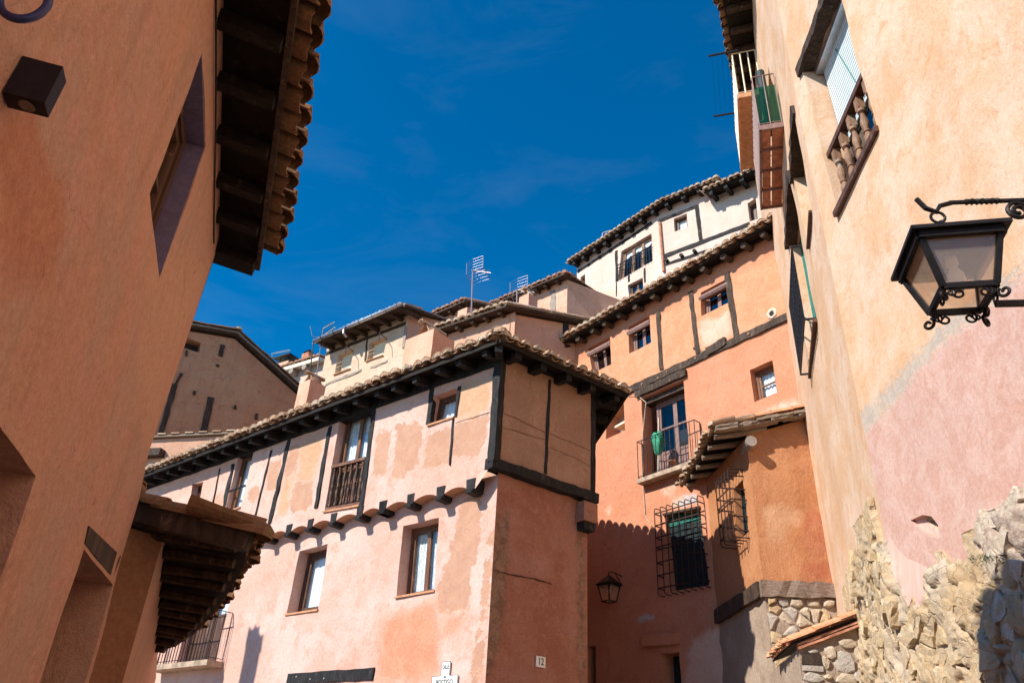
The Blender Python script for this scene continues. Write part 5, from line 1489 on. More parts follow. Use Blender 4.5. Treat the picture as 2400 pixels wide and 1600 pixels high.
    # rendered hood over the cellar door
    h = OR.uvs(B5((630, 1212), (925, 1190))); m = MB(); m.prism([OR.P(h[0][0], h[0][1], -.02), OR.P(h[1][0], h[1][1], -.02), OR.P(h[1][0], h[1][1] - .05, .10), OR.P(h[0][0], h[0][1] - .05, .10)], Vector((0, 0, .22)))
    m.att = {k: [-.5] * len(m.v) for k in ('ochre', 'pale', 'red', 'grey', 'bare')}; m.build('door_hood', M['orange'], ORANGE)
    nk.data.attributes.new('ochre', 'FLOAT', 'POINT')
    # roof
    E0 = WE.P(ua + 3.5, ze(ua + 3.5)); E1 = WE.P(ub - 2.0, ze(ub - 2.0)); inn = -OR.n
    roof = slab([E0 + inn * .10 + Vector((0, 0, -.01)), E1 + inn * .10 + Vector((0, 0, -.01)), E1 + inn * 5 + Vector((0, 0, 1.5)), E0 + inn * 5 + Vector((0, 0, 1.5))], Vector((0, 0, -.035)), M['eave_wood'], ORANGE, 'roof')
    tile_row(roof, E0, E1, inn + Vector((0, 0, .3)), 2, M['tile'], sp=.245, L=.46, jit=1.3)
    rafters(roof, E0, E1, inn, .8, .55, M['dark_wood'], inset=.16, drop=.12, slope=.15, w=.15, h=.14, round_end=True)
    m = MB(); m.bar(OR.P(6.4, top - .05, -.05), OR.P(-6.4, top - .05, -.05), .16, .16, OR.n, 20, .01); m.build('wall_plate', M['dark_wood'], ORANGE)
    # sides and back
    m = MB(); a = OR.P(6.5, 0); b = OR.P(-6.5, 0); a2 = a + inn * 5; b2 = b + inn * 5
    for p, r in ((a, a2), (a2, b2), (b2, b)):
        m.add([(p.x, p.y, -1.4), (r.x, r.y, -1.4), (r.x, r.y, top + .3), (p.x, p.y, top + .3)], [(0, 1, 2, 3)])
    m.build('back_wall', M['rear'], ORANGE)
    # cable looping from the eave of the corner house
    m = MB(); p0 = OR.hit(q('B3', 630, 1138)) + OR.n * .05; p1 = at_d(q('B3', 455, 1108), 15.6)
    m.tube([p1, p0.lerp(p1, .5) + Vector((0, 0, -.05)), p0, OR.hit(q('B3', 690, 1190)) + OR.n * .03, OR.hit(q('B3', 655, 1520)) + OR.n * .03, OR.hit(q('B4', 615, 860)) + OR.n * .03, OR.hit(q('B4', 635, 1120)) + OR.n * .03, OR.hit(q('B4', 710, 1250)) + OR.n * .03], .010, 5)
    m.build('cable', M['cable'], ORANGE)
    return bl, br, bz, bd
OB = build_orange()

def build_orange_things():
    bl, br, bz, bd = OB
    up = Vector((0, 0, 1))
    c = OR.P(bl - .55, bz + .02, bd * .5)
    root = thing('green_cloth', 'bright green cloth draped on a pale pole on the iron balcony', 'cloth', c)
    m = MB(); m.tube([c, c + up * 1.35 + OR.u * -.10], .012, 6); m.build('pole', M['cream_shutter'], root)
    m = MB(); vs = []; N, R = 14, 9
    for r in range(R):
        for i in range(N):
            a = 2 * math.pi * i / N; t = r / (R - 1)
            rad = .72 * (.03 + .14 * math.sin(math.pi * (t * .9 + .08)) ** .7) * (1 + .45 * math.sin(3 * a + 3 * t) + .3 * math.sin(5 * a - 4 * t) + .2 * math.sin(8 * a))
            vs.append(c + up * (1.0 - .55 * t + .03 * math.sin(4 * a)) + OR.u * (math.cos(a) * rad * 1.2 - .06) + OR.n * (math.sin(a) * rad * .6))
    m.add(vs, [(r * N + i, r * N + (i + 1) % N, (r + 1) * N + (i + 1) % N, (r + 1) * N + i) for r in range(R - 1) for i in range(N)] + [tuple(range(N)), tuple(range((R - 1) * N, R * N))])
    m.build('cloth', M['green_cloth'], root, smooth=True)
    c = OR.P(bl - .95, bz + .02, bd * .35)
    root = thing('bare_pot_plant', 'pot with a few bare dark twigs behind the iron balcony rail', 'plant', c)
    m = MB(); m.lathe([(.06, 0), (.09, .18), (.10, .18), (.10, .20), (.08, .20), (.07, .17)], c, 14); m.build('pot', M['brick'], root, smooth=True)
    m = MB(); r = random.Random(4)
    for k in range(9):
        p = c + up * .17; pts = [p]; d = Vector((r.uniform(-.5, .5), r.uniform(-.5, .5), 1)).normalized()
        for j in range(5):
            d = (d + Vector((r.uniform(-.3, .3), r.uniform(-.3, .3), r.uniform(-.1, .2)))).normalized(); p = p + d * .13; pts.append(p)
        m.tube(pts, [.006, .005, .004, .003, .003, .002], 4)
    o = m.build('twigs', M['dark_wood'], root); o['kind'] = 'stuff'
    # small lane lantern
    c = OR.out(.42).hit(q('B5', 320, 695))
    root = thing('lane_lantern', 'small black lantern on the deeply shaded orange wall in the lane', 'lantern', OR.P((c - OR.p).dot(OR.u), c.z - .5, 0))
    lantern(root, c, -OR.u, OR.n, .42, .36, M['iron'], M['frosted'], 1.0, False, .40)
    m = MB(); m.tube([c + up * .19, c + up * .26, c + up * .30 - OR.n * .1, c + up * .26 - OR.n * .42], .012, 6); m.tube([c + up * .05 - OR.n * .42, c + up * .28 - OR.n * .2], .010, 6); m.build('bracket', M['iron'], root)
build_orange_things()

# ------------------------------------------------------------------ the small ochre annexe with the ragged roof, on its stone base
AN = polar(18.7, 13.9)
AL = Wall(AN, -5); AR = Wall(AN, 96)
ANNEXE = thing('ochre_annexe', 'small ochre annexe with ragged tiled roof, stone base and a log end poking out', 'house', (AN.x, AN.y, -.3))
def stone(m, W, u, z, w, h, r, proud=.05, seed=0):
    """One rough field stone bedded in a wall, a lumpy dome."""
    rr = random.Random(seed); N = 11; vs = []; ph = rr.uniform(0, 6)
    radii = [1 + .16 * math.sin(2 * (2 * math.pi * i / N) + ph) + rr.uniform(-.13, .13) for i in range(N)]
    for k, (s, n) in enumerate(((1.0, -.03), (.97, proud * .45), (.78, proud * .9), (.42, proud * 1.1))):
        for i in range(N):
            a = 2 * math.pi * i / N
            vs.append(W.P(u + math.cos(a) * w / 2 * s * radii[i], z + math.sin(a) * h / 2 * s * radii[i], n + rr.uniform(-.012, .012) * (k > 0)))
    vs.append(W.P(u, z, proud * 1.1 + rr.uniform(-.01, .01)))
    f = [(k * N + i, k * N + (i + 1) % N, (k + 1) * N + (i + 1) % N, (k + 1) * N + i) for k in range(3) for i in range(N)] + [(3 * N + i, 3 * N + (i + 1) % N, 4 * N) for i in range(N)]
    m.add(vs, f)
def clip(poly, px, py, nx, ny):
    """Keep the side of the line through p with normal n where (x - p).n < 0."""
    out = []
    for i in range(len(poly)):
        a, b = poly[i], poly[(i + 1) % len(poly)]
        da = (a[0] - px) * nx + (a[1] - py) * ny; db = (b[0] - px) * nx + (b[1] - py) * ny
        if da <= 0: out.append(a)
        if (da < 0) != (db < 0) and da != db:
            t = da / (da - db); out.append((a[0] + (b[0] - a[0]) * t, a[1] + (b[1] - a[1]) * t))
    return out
def rough_block(W, poly, proud, r, mat, parent, name='stone', base=0.0, tilt=.12, step=.055):
    """A split field stone: broken outline, tilted rough face."""
    poly = resample(poly, step); cx = sum(p[0] for p in poly) / len(poly); cz = sum(p[1] for p in poly) / len(poly); n = len(poly)
    tx, tz = r.uniform(-tilt, tilt), r.uniform(-tilt, tilt); m = MB()
    for k, (sc, pr) in enumerate(((1.0, -.04), (1.0, .15), (.90, .8), (.55, 1.0))):
        for (u, z) in poly:
            j = .012 * noise.noise(Vector((u * 14, z * 14, k * 3.1))) + .008 * r.uniform(-1, 1)
            uu = cx + (u - cx) * sc + j; zz = cz + (z - cz) * sc + j * .7
            dep = base - .06 if k == 0 else base + proud * pr + (tx * (uu - cx) + tz * (zz - cz)) + (.012 * noise.noise(Vector((uu * 22, zz * 22, 5))) if k > 1 else 0)
            m.v.append(tuple(W.P(uu, zz, dep)))
    m.v.append(tuple(W.P(cx, cz, base + proud)))
    m.f = [(k * n + i, k * n + (i + 1) % n, (k + 1) * n + (i + 1) % n, (k + 1) * n + i) for k in range(3) for i in range(n)] + [(3 * n + i, 3 * n + (i + 1) % n, 4 * n) for i in range(n)]
    return m.build(name, mat, parent)
def rubble(parent, W, u0, u1, z0, z1, size, seed):
    r = random.Random(seed); P = []
    z = z0 + size * .4; row = 0
    while z < z1:
        u = u0 + size * (.3 if row % 2 else .7)
        while u < u1:
            P.append((u + r.uniform(-.38, .38) * size, z + r.uniform(-.34, .34) * size)); u += size * r.uniform(.9, 1.5)
        z += size * .74; row += 1
    for i, p in enumerate(P):
        poly = [(u0, z0), (u1, z0), (u1, z1), (u0, z1)]
        for j, o in enumerate(P):
            if i != j and math.dist(p, o) < size * 3:
                poly = clip(poly, (p[0] + o[0]) / 2, (p[1] + o[1]) / 2, o[0] - p[0], o[1] - p[1])
                if len(poly) < 3: break
        if len(poly) < 3 or r.random() < .08: continue
        cx = sum(q_[0] for q_ in poly) / len(poly); cz = sum(q_[1] for q_ in poly) / len(poly); k = r.uniform(.72, .92)
        rough_block(W, [(cx + (a - cx) * k, cz + (b_ - cz) * k) for a, b_ in poly], r.uniform(.03, .08), r, STONES[r.choice((0, 0, 1, 1, 2))], parent)
def stone_mats():
    out = []
    for nm, a, b, c in (('pale_limestone', (.50, .385, .265), (.60, .485, .35), (.26, .18, .12)), ('yellow_limestone', (.48, .325, .17), (.57, .42, .25), (.23, .14, .075)), ('grey_limestone', (.42, .355, .29), (.52, .45, .37), (.20, .15, .12))):
        s = NT(nm); co = s.coord(); n = s.noise(co, 6, 7, .7, .8)
        col = s.mix(s.step(n, .38, .62), a, b); n2 = s.noise(co, 17, 6, .75, 1.2)
        col = s.mix(s.math('MULTIPLY', s.step(n2, .56, .70), .8), col, c)
        s.set(s.b.inputs["Base Color"], col); s.b.inputs["Roughness"].default_value = .95
        s.set(s.b.inputs["Normal"], s.bump(s.math('ADD', n, s.math('MULTIPLY', n2, .8)), .9, .03)); out.append(s.m)
    return out
STONES = stone_mats()
M['mortar'] = plaster_mat('stone_wall_mortar', (.36, .265, .195), (.42, .325, .245), (.31, .215, .15), bump=.9, streak=.2, dirt=(.2, .14, .1), dirt_amt=.35)
def build_annexe():
    B4 = lambda *p: qs('B4', *p); B5 = lambda *p: qs('B5', *p)
    zc = AR.uv(q('B5', 1660, 668))[1]              # top of the base beam
    zlo = AR.uv(q('B5', 1650, 800))[1]
    z_e = 6.18
    En = at_z(q('B4', 1200, 380), z_e); Ef = at_z(q('B4', 910, 890), z_e); Vr = at_z(q('B4', 2040, 225), 6.62)
    wl = AL.uvs(B4((1380, 880), (1466, 835), (1512, 1245), (1415, 1365)))
    zt_ = (wl[0][1] + wl[1][1]) / 2; zb_ = (wl[2][1] + wl[3][1]) / 2; wl = [(wl[0][0], zt_), (wl[1][0], zt_), (wl[2][0], zb_), (wl[3][0], zb_)]
    am = {'pale': [], 'red': []}
    plaster('wall', AL, [(0, 6.12), (2.7, 6.12), (2.7, zlo - .02), (0, zlo - .02)], M['annexe'], ANNEXE, holes=[(wl, .22)], g=.13, amp=.02, masks=am, seed=51)
    plaster('wall', AR, [(0, 6.16), (1.75, 6.72), (1.75, zc), (0, zc)], M['annexe'], ANNEXE, g=.11, amp=.03, freq=2.2, masks={'pale': [B4((1620, 1060), (1760, 1020), (1960, 1090), (1930, 1200), (1840, 1230), (1790, 1350), (1680, 1360))], 'red': [B5((1960, 500), (2160, 480), (2290, 560), (2280, 700), (1960, 690)), B4((2050, 1050), (2200, 1200), (2220, 1450), (2050, 1480), (1950, 1300))]}, seed=52)
    window(ANNEXE, AL, wl, .18, cols=1, rows=4, mat=M['dark_shutter'], glass='dark_glass', fr=.05, sash=.04)
    ca0, ca1 = wl[0][0] + .12, wl[1][0] - .05
    cage(AL, ANNEXE, ca0, ca1, zb_ - .12, zt_ + .18, .30, 5, 5)
    # stone base: mortar wall then stones
    m = MB()
    b0 = MB(); mt = plaster('stone_base', AR, [(0, zlo), (1.9, zlo), (1.9, -1.4), (0, -1.4)], M['mortar'], ANNEXE, g=.12, amp=.04, freq=3, seed=53)
    plaster('stone_base', AL, [(0, zlo), (2.7, zlo), (2.7, -1.4), (0, -1.4)], M['mortar'], ANNEXE, g=.16, amp=.04, freq=3, seed=54)
    m = MB(); m.bar(AR.P(-.06, (zc + zlo) / 2, -.02), AR.P(1.5, (zc + zlo) / 2 - .01, -.02), .22, zc - zlo, AR.n, 12, .018); m.build('base_beam', M['beam_wood'], ANNEXE)
    m = MB(); m.bar(AL.P(.05, (zc + zlo) / 2, -.02), AL.P(2.2, (zc + zlo) / 2 - .02, -.02), .22, zc - zlo, AL.n, 12, .012); m.build('base_beam', M['dark_wood'], ANNEXE)
    rubble(mt, AR, 0.02, 1.75, .75, zlo - .03, .21, 9)
    # left side stones, in shade
    # roof: boards, tiles along the eave, split slates along the verge
    upv = (Vr - En).normalized(); al = (Ef - En).normalized()
    inn = Vector((upv.x, upv.y, 0)); 
    lift = Vector((0, 0, .02))
    roof = slab([En + inn * .10, Ef + inn * .10, Ef + upv * 2.0, Vr], Vector((0, 0, -.03)), M['eave_wood'], ANNEXE, 'roof')
    tile_row(roof, En - al * .05, Ef, upv, 3, M['tile'], sp=.20, lift=.015, jit=2.2, L=.44)
    a = .2
    L = (Ef - En).length
    while a < L:
        p = En + al * a + inn * .08 + Vector((0, 0, -.08)); m = MB(); m.tube([p, p + upv * .5 + Vector((0, 0, -.03)), p + upv * 1.0], [.05, .06, .06], 7); m.build('rafter', M['bleached'], roof); a += .5
    for i in range(7):                            # bleached boards and tile scraps along the verge
        t0 = .02 + i * .14; p = En.lerp(Vr, t0); e = En.lerp(Vr, min(1.05, t0 + .22))
        for j in range(2):
            m = MB(); o = Vector((0, 0, -.035 - .05 * j + rnd.uniform(-.012, .012))) - AR.n * rnd.uniform(-.06, .02)
            m.bar(p + o, e + o + Vector((0, 0, rnd.uniform(-.02, .02))), .16, .04, AR.n, 4, .012); m.build('verge_board', M['bleached'], roof)
    al2 = upv; z = Vector((0, 0, 1)); z = (z - upv * upv.z).normalized(); xx = upv.cross(z)
    for i in range(5):
        o = En + upv * (-.04 + i * .40) + z * (.035 + .006 * i) + AR.n * .02
        link(bpy.data.objects.new('verge_tile', tile_data('cover', M['tile_orange'] if i else M['tile'], .44)[i % 4]), roof, frame_matrix(o, xx, upv, z) @ Matrix.Rotation(rnd.uniform(-.06, .06), 4, 'Z'))
    # log end
    u, zz = AR.out(.2).uv(q('B4', 1530, 495)); m = MB(); m.tube([AR.P(u, zz, -.3), AR.P(u, zz + .01, .0), AR.P(u, zz, .26)], [.10, .105, .10], 14); lg = m.build('log_end', M['grey_wood'], ANNEXE)
    # back
    m = MB(); p0 = AN + AR.u * 1.75; p1 = p0 + Vector((0, 2.5, 0))
    m.add([(p0.x, p0.y, -1.4), (p1.x, p1.y, -1.4), (p1.x, p1.y, 6.4), (p0.x, p0.y, 6.4)], [(0, 1, 2, 3)]); m.build('back_wall', M['rear'], ANNEXE)
build_annexe()
# ------------------------------------------------------------------ the rock the cream house grows out of, and the stone porch below it
def rock_mat():
    s = NT('limestone_rock'); co = s.coord()
    n = s.noise(co, 2.2, 7, .68, .7)
    col = s.mix(s.step(n, .36, .60), (.50, .345, .19), (.58, .44, .29))
    n3 = s.noise(co, 1.1, 4, .6); col = s.mix(s.math('MULTIPLY', s.step(n3, .5, .66), .8), col, (.56, .465, .355))
    v = s.n("ShaderNodeTexVoronoi", {"Vector": s.mix(.10, co, s.n("ShaderNodeTexNoise", {"Vector": co, "Scale": 4.0, "Detail": 5.0}).outputs["Color"]), "Scale": 7.5}, feature='DISTANCE_TO_EDGE')
    k = s.math('MULTIPLY', s.math('SUBTRACT', 1, s.step(v.outputs["Distance"], .0, .03)), s.step(s.noise(co, 2.4, 3), .42, .58))
    n2 = s.noise(co, 21, 7, .78, 1.5)
    col = s.mix(s.math('MULTIPLY', k, .4), col, (.20, .13, .08))
    col = s.mix(s.math('MULTIPLY', s.step(n2, .58, .72), .35), col, (.28, .19, .12))
    h = s.math('SUBTRACT', s.math('ADD', s.math('MULTIPLY', n2, .9), s.noise(co, 60, 4, .7)), s.math('MULTIPLY', k, 1.4))
    a = s.attr('render')
    wob = s.math('MULTIPLY', s.math('SUBTRACT', s.noise(co, 4, 6, .65), .5), .22)
    kk = s.step(s.math('ADD', a, wob), -.01, .015)
    st = s.noise(s.map(co, (9, 9, .8)), 1.2, 5, .65)
    pc = s.mix(s.step(st, .4, .66), (.62, .36, .285), (.66, .42, .35))
    col = s.mix(kk, col, pc)
    h = s.mix(kk, h, s.math('ADD', s.math('MULTIPLY', st, .3), .9))
    gm = s.attr('gravel'); gk = s.step(s.math('ADD', gm, wob), -.01, .02)
    col = s.mix(gk, col, s.mix(s.step(s.noise(co, 26, 5, .75), .4, .6), (.42, .305, .23), (.54, .43, .34)))
    s.set(s.b.inputs["Base Color"], col); s.b.inputs["Roughness"].default_value = .95
    s.set(s.b.inputs["Normal"], s.bump(h, .6, .03))
    return s.m
M['rock'] = rock_mat()
def rock_block_mats():
    out = []
    for nm, a, b, c in (('ochre_rock', (.56, .39, .21), (.63, .49, .32), (.27, .17, .09)), ('pale_rock', (.58, .46, .335), (.64, .54, .42), (.30, .21, .14))):
        s = NT(nm); co = s.coord(); n = s.noise(co, 4, 5, .7, .8)
        n2 = s.noise(co, 15, 6, .78, 1.4)
        col = s.mix(s.step(n, .38, .62), a, b); col = s.mix(s.math('MULTIPLY', s.step(n2, .52, .68), .75), col, c)
        s.set(s.b.inputs["Base Color"], col); s.b.inputs["Roughness"].default_value = .95
        s.set(s.b.inputs["Normal"], s.bump(n2, .8, .03)); out.append(s.m)
    return out
ROCKS = rock_block_mats()
def build_rock():
    B8 = lambda *p: qs('B8', *p)
    m = MB(); S0, S1 = -5.6, 5.6                   # along the foot of the wall: negative on the near face, positive past the bend
    NU, NZ = 380, 200
    top = B8((430, 600), (452, 542), (600, 515), (650, 430), (760, 380), (880, 410), (905, 560), (950, 660), (1020, 700), (1110, 730), (1160, 620), (1240, 450), (1400, 385), (1620, 300), (1900, 250))
    tongue = [B8((640, 440), (720, 400), (900, 440), (915, 570), (985, 640), (1020, 800), (965, 930), (970, 1090), (880, 1110), (820, 960), (750, 780), (690, 620)), B8((1110, 430), (1250, 420), (1240, 520), (1150, 640), (1105, 580))]
    gravel = [B8((1240, 450), (1620, 290), (1900, 200), (1900, 860), (1620, 840), (1400, 820), (1270, 720), (1140, 690), (1130, 560))]
    vs = []; px = []
    for j in range(NZ + 1):
        z = -1.5 + 4.3 * j / NZ
        for i in range(NU + 1):
            s_ = S0 + (S1 - S0) * i / NU
            b = WA.P(KU + s_, z) if s_ < 0 else WC.P(s_, z)
            nn = (WA.n * max(0, min(1, .5 - s_ / 2)) + WC.n * max(0, min(1, .5 + s_ / 2))).normalized()
            vs.append((b, nn)); px.append(project(b + nn * .1))
    PX = np.array(px)
    reg = np_sdist(PX, [top + [(2900, 1750), (1900, 1750), q('B8', 480, 1750), q('B8', 455, 800)]])     # px inside the rock region
    tg = np_sdist(PX, [p for p in tongue]); gv = np_sdist(PX, gravel)
    hole = B8((920, 570), (1010, 530), (1090, 570), (1112, 640), (1108, 695), (1020, 650)); hd = np_sdist(PX, [hole])
    out = []; ren = []; gra = []; nval = []
    for k, (b, nn) in enumerate(vs):
        dist = b.length; mpp = dist / FPX
        e = max(0, min(1, reg[k] * mpp / (.22 if tg[k] < -8 else .75))) if reg[k] > 0 else 0
        p = b * 1.0
        w = noise.noise(p * 1.1) * .07 + noise.noise(p * 2.6 + Vector((5, 1, 2))) * .05
        pw = p + Vector((noise.noise(p * 5), noise.noise(p * 5 + Vector((3, 3, 3))), noise.noise(p * 5 + Vector((7, 1, 3))))) * .09
        cell = noise.voronoi(Vector((pw.x * 3.4, pw.y * 3.4, pw.z * 2.4)))[0]
        f = (cell[1] - cell[0]); w += -.07 * max(0, 1 - f / .07) + .05 * (1 - cell[0]) + .04 * noise.noise(Vector(noise.voronoi(Vector((pw.x * 3.4, pw.y * 3.4, pw.z * 2.4)))[1][0]) * 3.3)
        cell2 = noise.voronoi(Vector((pw.x * 10, pw.y * 10, pw.z * 7)))[0]; w += -.022 * max(0, 1 - (cell2[1] - cell2[0]) / .09) + .012 * (1 - cell2[0])
        w += (abs(noise.fractal(p * 7, 1.0, 2.0, 5)) - .3) * .022
        t = max(0, min(1, tg[k] * mpp / .08 + .5)) if tg[k] > -80 else 0
        smooth = noise.noise(p * 1.1) * .10 + .02
        w = w * (1 - t) + smooth * t
        bul = .05 + max(0, min(.30, (1.2 - b.z) * .10))
        n_ = -.05 + e * (.05 + max(.012, bul + w))
        hk = max(0, min(1, hd[k] * mpp / .06)) if hd[k] > 0 else 0
        n_ = n_ * (1 - hk) - .30 * hk
        nval.append(n_); out.append(b + nn * n_); ren.append(max(-.6, min(.6, tg[k] * mpp))); gra.append(max(-.6, min(.6, gv[k] * mpp)))
    W1 = NU + 1
    fs = [(j * W1 + i, j * W1 + i + 1, (j + 1) * W1 + i + 1, (j + 1) * W1 + i) for j in range(NZ) for i in range(NU)
          if max(reg[j * W1 + i], reg[(j + 1) * W1 + i + 1], reg[j * W1 + i + 1]) > -25]
    m.add(out, fs); m.att = {'render': ren, 'gravel': gra}
    o = m.build('rock_face', M['rock'], None, smooth=True, fix=True)
    tag(o, 'yellow cracked limestone rock under the foot of the cream house', None, None, 'structure')
    # fractured blocks standing out of the rock face
    r = random.Random(21); size = .20; cnt = 0
    for W, s_a, s_b in ((WA, KU - 4.6, KU), (WC, 0.0, 4.4)):
        P = []; z = -.9; row = 0
        while z < 2.6:
            u = s_a + (size * .5 if row % 2 else 0)
            while u < s_b:
                P.append((u + r.uniform(-.42, .42) * size, z + r.uniform(-.36, .36) * size)); u += size * r.uniform(.75, 1.6)
            z += size * .72; row += 1
        for i, p in enumerate(P):
            w3 = W.P(p[0], p[1], .1); pj = np.array([project(w3)]); 
            if not (0 < pj[0][0] < 2440 and pj[0][1] < 1640): continue
            mpp = w3.length / FPX
            if np_sdist(pj, [top + [(2900, 1750), (1900, 1750), q('B8', 480, 1750), q('B8', 455, 800)]])[0] * mpp < .13: continue
            if np_sdist(pj, tongue)[0] * mpp > -.05 or np_sdist(pj, [hole])[0] * mpp > -.03: continue
            s_ = (p[0] - KU) if W is WA else p[0]
            ii = int(round((s_ - S0) / (S1 - S0) * NU)); jj = int(round((p[1] + 1.5) / 4.3 * NZ))
            base = nval[max(0, min(NZ, jj)) * (NU + 1) + max(0, min(NU, ii))]
            poly = [(s_a, -1.4), (s_b, -1.4), (s_b, 3), (s_a, 3)]
            for j, o_ in enumerate(P):
                if i != j and math.dist(p, o_) < size * 3.2: poly = clip(poly, (p[0] + o_[0]) / 2, (p[1] + o_[1]) / 2, o_[0] - p[0], o_[1] - p[1])
                if len(poly) < 3: break
            if len(poly) < 3 or r.random() < .16 or cnt >= 298: continue
            cx = sum(a[0] for a in poly) / len(poly); cz = sum(a[1] for a in poly) / len(poly); k = r.uniform(.86, .98)
            rough_block(W, [(cx + (a - cx) * k, cz + (b_ - cz) * k) for a, b_ in poly], r.uniform(-.012, .028), r, ROCKS[0 if W is WC or p[0] > KU - 1.9 else r.choice((0, 1, 1))], o, base=base, tilt=.13, step=.05); cnt += 1
    # tuft of moss on a ledge
    m = MB(); r = random.Random(3); PO = np.array([project(v) for v in out]); tx, ty = q('B8', 1420, 812)
    near = np.where((abs(PO[:, 0] - tx) < 45) & (abs(PO[:, 1] - ty) < 8))[0]
    for k in range(500):
        a = Vector(out[int(near[r.randrange(len(near))])]) + Vector((r.gauss(0, .012), r.gauss(0, .012), r.gauss(0, .008))); d = Vector((r.uniform(-1, 1), r.uniform(-1, 1), r.uniform(.2, 1.2))).normalized() * r.uniform(.015, .04); sd = d.orthogonal().normalized() * .004
        m.add([a - sd, a + sd, a + d], [(0, 1, 2)])
    o = m.build('moss', plain('moss_green', (.05, .09, .035), .9, 0, .5, 40), None, fix=False); tag(o, 'dark green moss tuft on a ledge of the rock', 'moss', None, 'stuff')
build_rock()

V0P = polar(19.9, 11.4)
PQ = Wall(V0P, 98)
STP = thing('stone_porch', 'small stone porch with new orange verge tiles at the foot of the rock', 'porch', (V0P.x, V0P.y, -.4))
def build_stone_porch():
    B8 = lambda *p: qs('B8', *p); C5 = lambda *p: qs('C5', *p)
    ZV0 = PQ.uv(q('C5', 350, 1090)); ZV1 = PQ.uv(q('C5', 1190, 770)); 
    lo0 = PQ.uv(q('C5', 470, 1110)); lo1 = PQ.uv(q('C5', 1270, 800))
    u0 = PQ.uv(q('C5', 480, 1180))[0]
    zt = lambda u: ZV0[1] + (ZV1[1] - ZV0[1]) * (u - ZV0[0]) / (ZV1[0] - ZV0[0]) - .10
    w = plaster('wall', PQ, [(u0, zt(u0)), (1.35, zt(1.35)), (1.35, -1.2), (u0 + .06, -1.2)], M['mortar'], STP, g=.09, amp=.02, freq=3, seed=61)
    sts = [((860, 1190), 130, 140), ((1030, 1320), 240, 230), ((1080, 1090), 190, 100), ((800, 1310), 80, 150), ((660, 1500), 200, 110), ((840, 1495), 100, 50), ((1060, 1530), 230, 120), ((650, 1180), 110, 50), ((1230, 1200), 150, 160), ((1320, 1350), 170, 150), ((1250, 1480), 160, 120)]
    for i, ((x, y), a, b) in enumerate(sts):
        u, z = PQ.uv(q('C5', x, y)); k = ZONES['C5'][2] * 11.2 / FPX
        rr = random.Random(90 + i); N_ = 8; ph = rr.uniform(0, 1)
        rough_block(PQ, [(u + math.cos((j + ph) / N_ * 2 * math.pi) * a * k * .54 * rr.uniform(.82, 1.12), z + math.sin((j + ph) / N_ * 2 * math.pi) * b * k * .54 * rr.uniform(.82, 1.12)) for j in range(N_)], rr.uniform(.025, .05), rr, STONES[(0, 2, 0)[i % 3]], w)
    # dark quoin and pale block
    for (pts, mt) in ((((515, 1215), (745, 1215), (760, 1350), (520, 1340)), M['dark_wood']), (((520, 1350), (775, 1362), (780, 1430), (525, 1415)), STONES[2])):
        cs = PQ.uvs(C5(*pts)); m = MB(); m.prism([PQ.P(u, z, .03) for u, z in cs], PQ.n * -.1); m.build('quoin', mt, w)
    # left side of the porch going back
    PS = Wall(PQ.P(u0, 0), 8); PS.n = Vector((-PS.u.y, PS.u.x, 0))
    plaster('wall', PS, [(0, zt(u0)), (2.2, zt(u0)), (2.2, -1.2), (0, -1.2)], M['mortar'], STP, holes=[([(.35, 1.1), (1.5, 1.1), (1.5, -1.0), (.35, -1.0)], .3)], g=.14, amp=.02, freq=3, seed=62)
    m = MB(); Quad(PS, [(.35, 1.1), (1.5, 1.1), (1.5, -1.0), (.35, -1.0)]).block(m, 0, 1, 0, 1, -.33, -.29); m.build('porch_door', M['window_dark'], STP)
    # roof
    z0 = ZV0[1]; En = PQ.P(ZV0[0], z0, .05); Vr = PQ.P(ZV1[0] + .12, ZV1[1] + .04, .05); up = (Vr - En).normalized(); al = PS.u
    Ef = En + al * 1.75
    Ef = at_z(q('C5', 120, 1300), z0 - .02)
    roof = slab([En + up * .05, Ef + up * .05, Ef + up * 1.3, Vr], Vector((0, 0, -.025)), M['eave_wood'], STP, 'roof')
    al = (Ef - En).normalized()
    tile_row(roof, En + al * .16, Ef, up, 3, M['tile_orange'], sp=.165, lift=.0, jit=1.0, L=.40)
    z = Vector((0, 0, 1)); z = (z - up * up.z).normalized(); xx = up.cross(z); Lr = (Vr - En).length
    for i in range(3):
        o = En + up * (i * Lr / 3) + z * (.02 + .012 * i)
        link(bpy.data.objects.new('verge_tile', tile_data('cover', M['tile_orange'], .40)[i % 4]), roof, frame_matrix(o, xx, up, z) @ Matrix.Diagonal((.8, (Lr / 3 + .05) / .40, .8, 1)))
    for k, dz in enumerate((-.055, -.10)):
        m = MB(); m.bar(En + up * (.12 + .0 * k) + Vector((0, 0, dz)) - PQ.n * .04, Vr + up * .08 + Vector((0, 0, dz)) - PQ.n * .04, .12, .028, PQ.n, 6, .004); m.build('brick_course', M['brick'], roof)
build_stone_porch()
# ------------------------------------------------------------------ houses stacked up the hill behind
def close_house(parent, pts, z0, z1, mat):
    m = MB()
    for a, b in zip(pts[:-1], pts[1:]):
        m.add([(a.x, a.y, z0), (b.x, b.y, z0), (b.x, b.y, z1), (a.x, a.y, z1)], [(0, 1, 2, 3)])
    return m.build('back_wall', mat, parent)

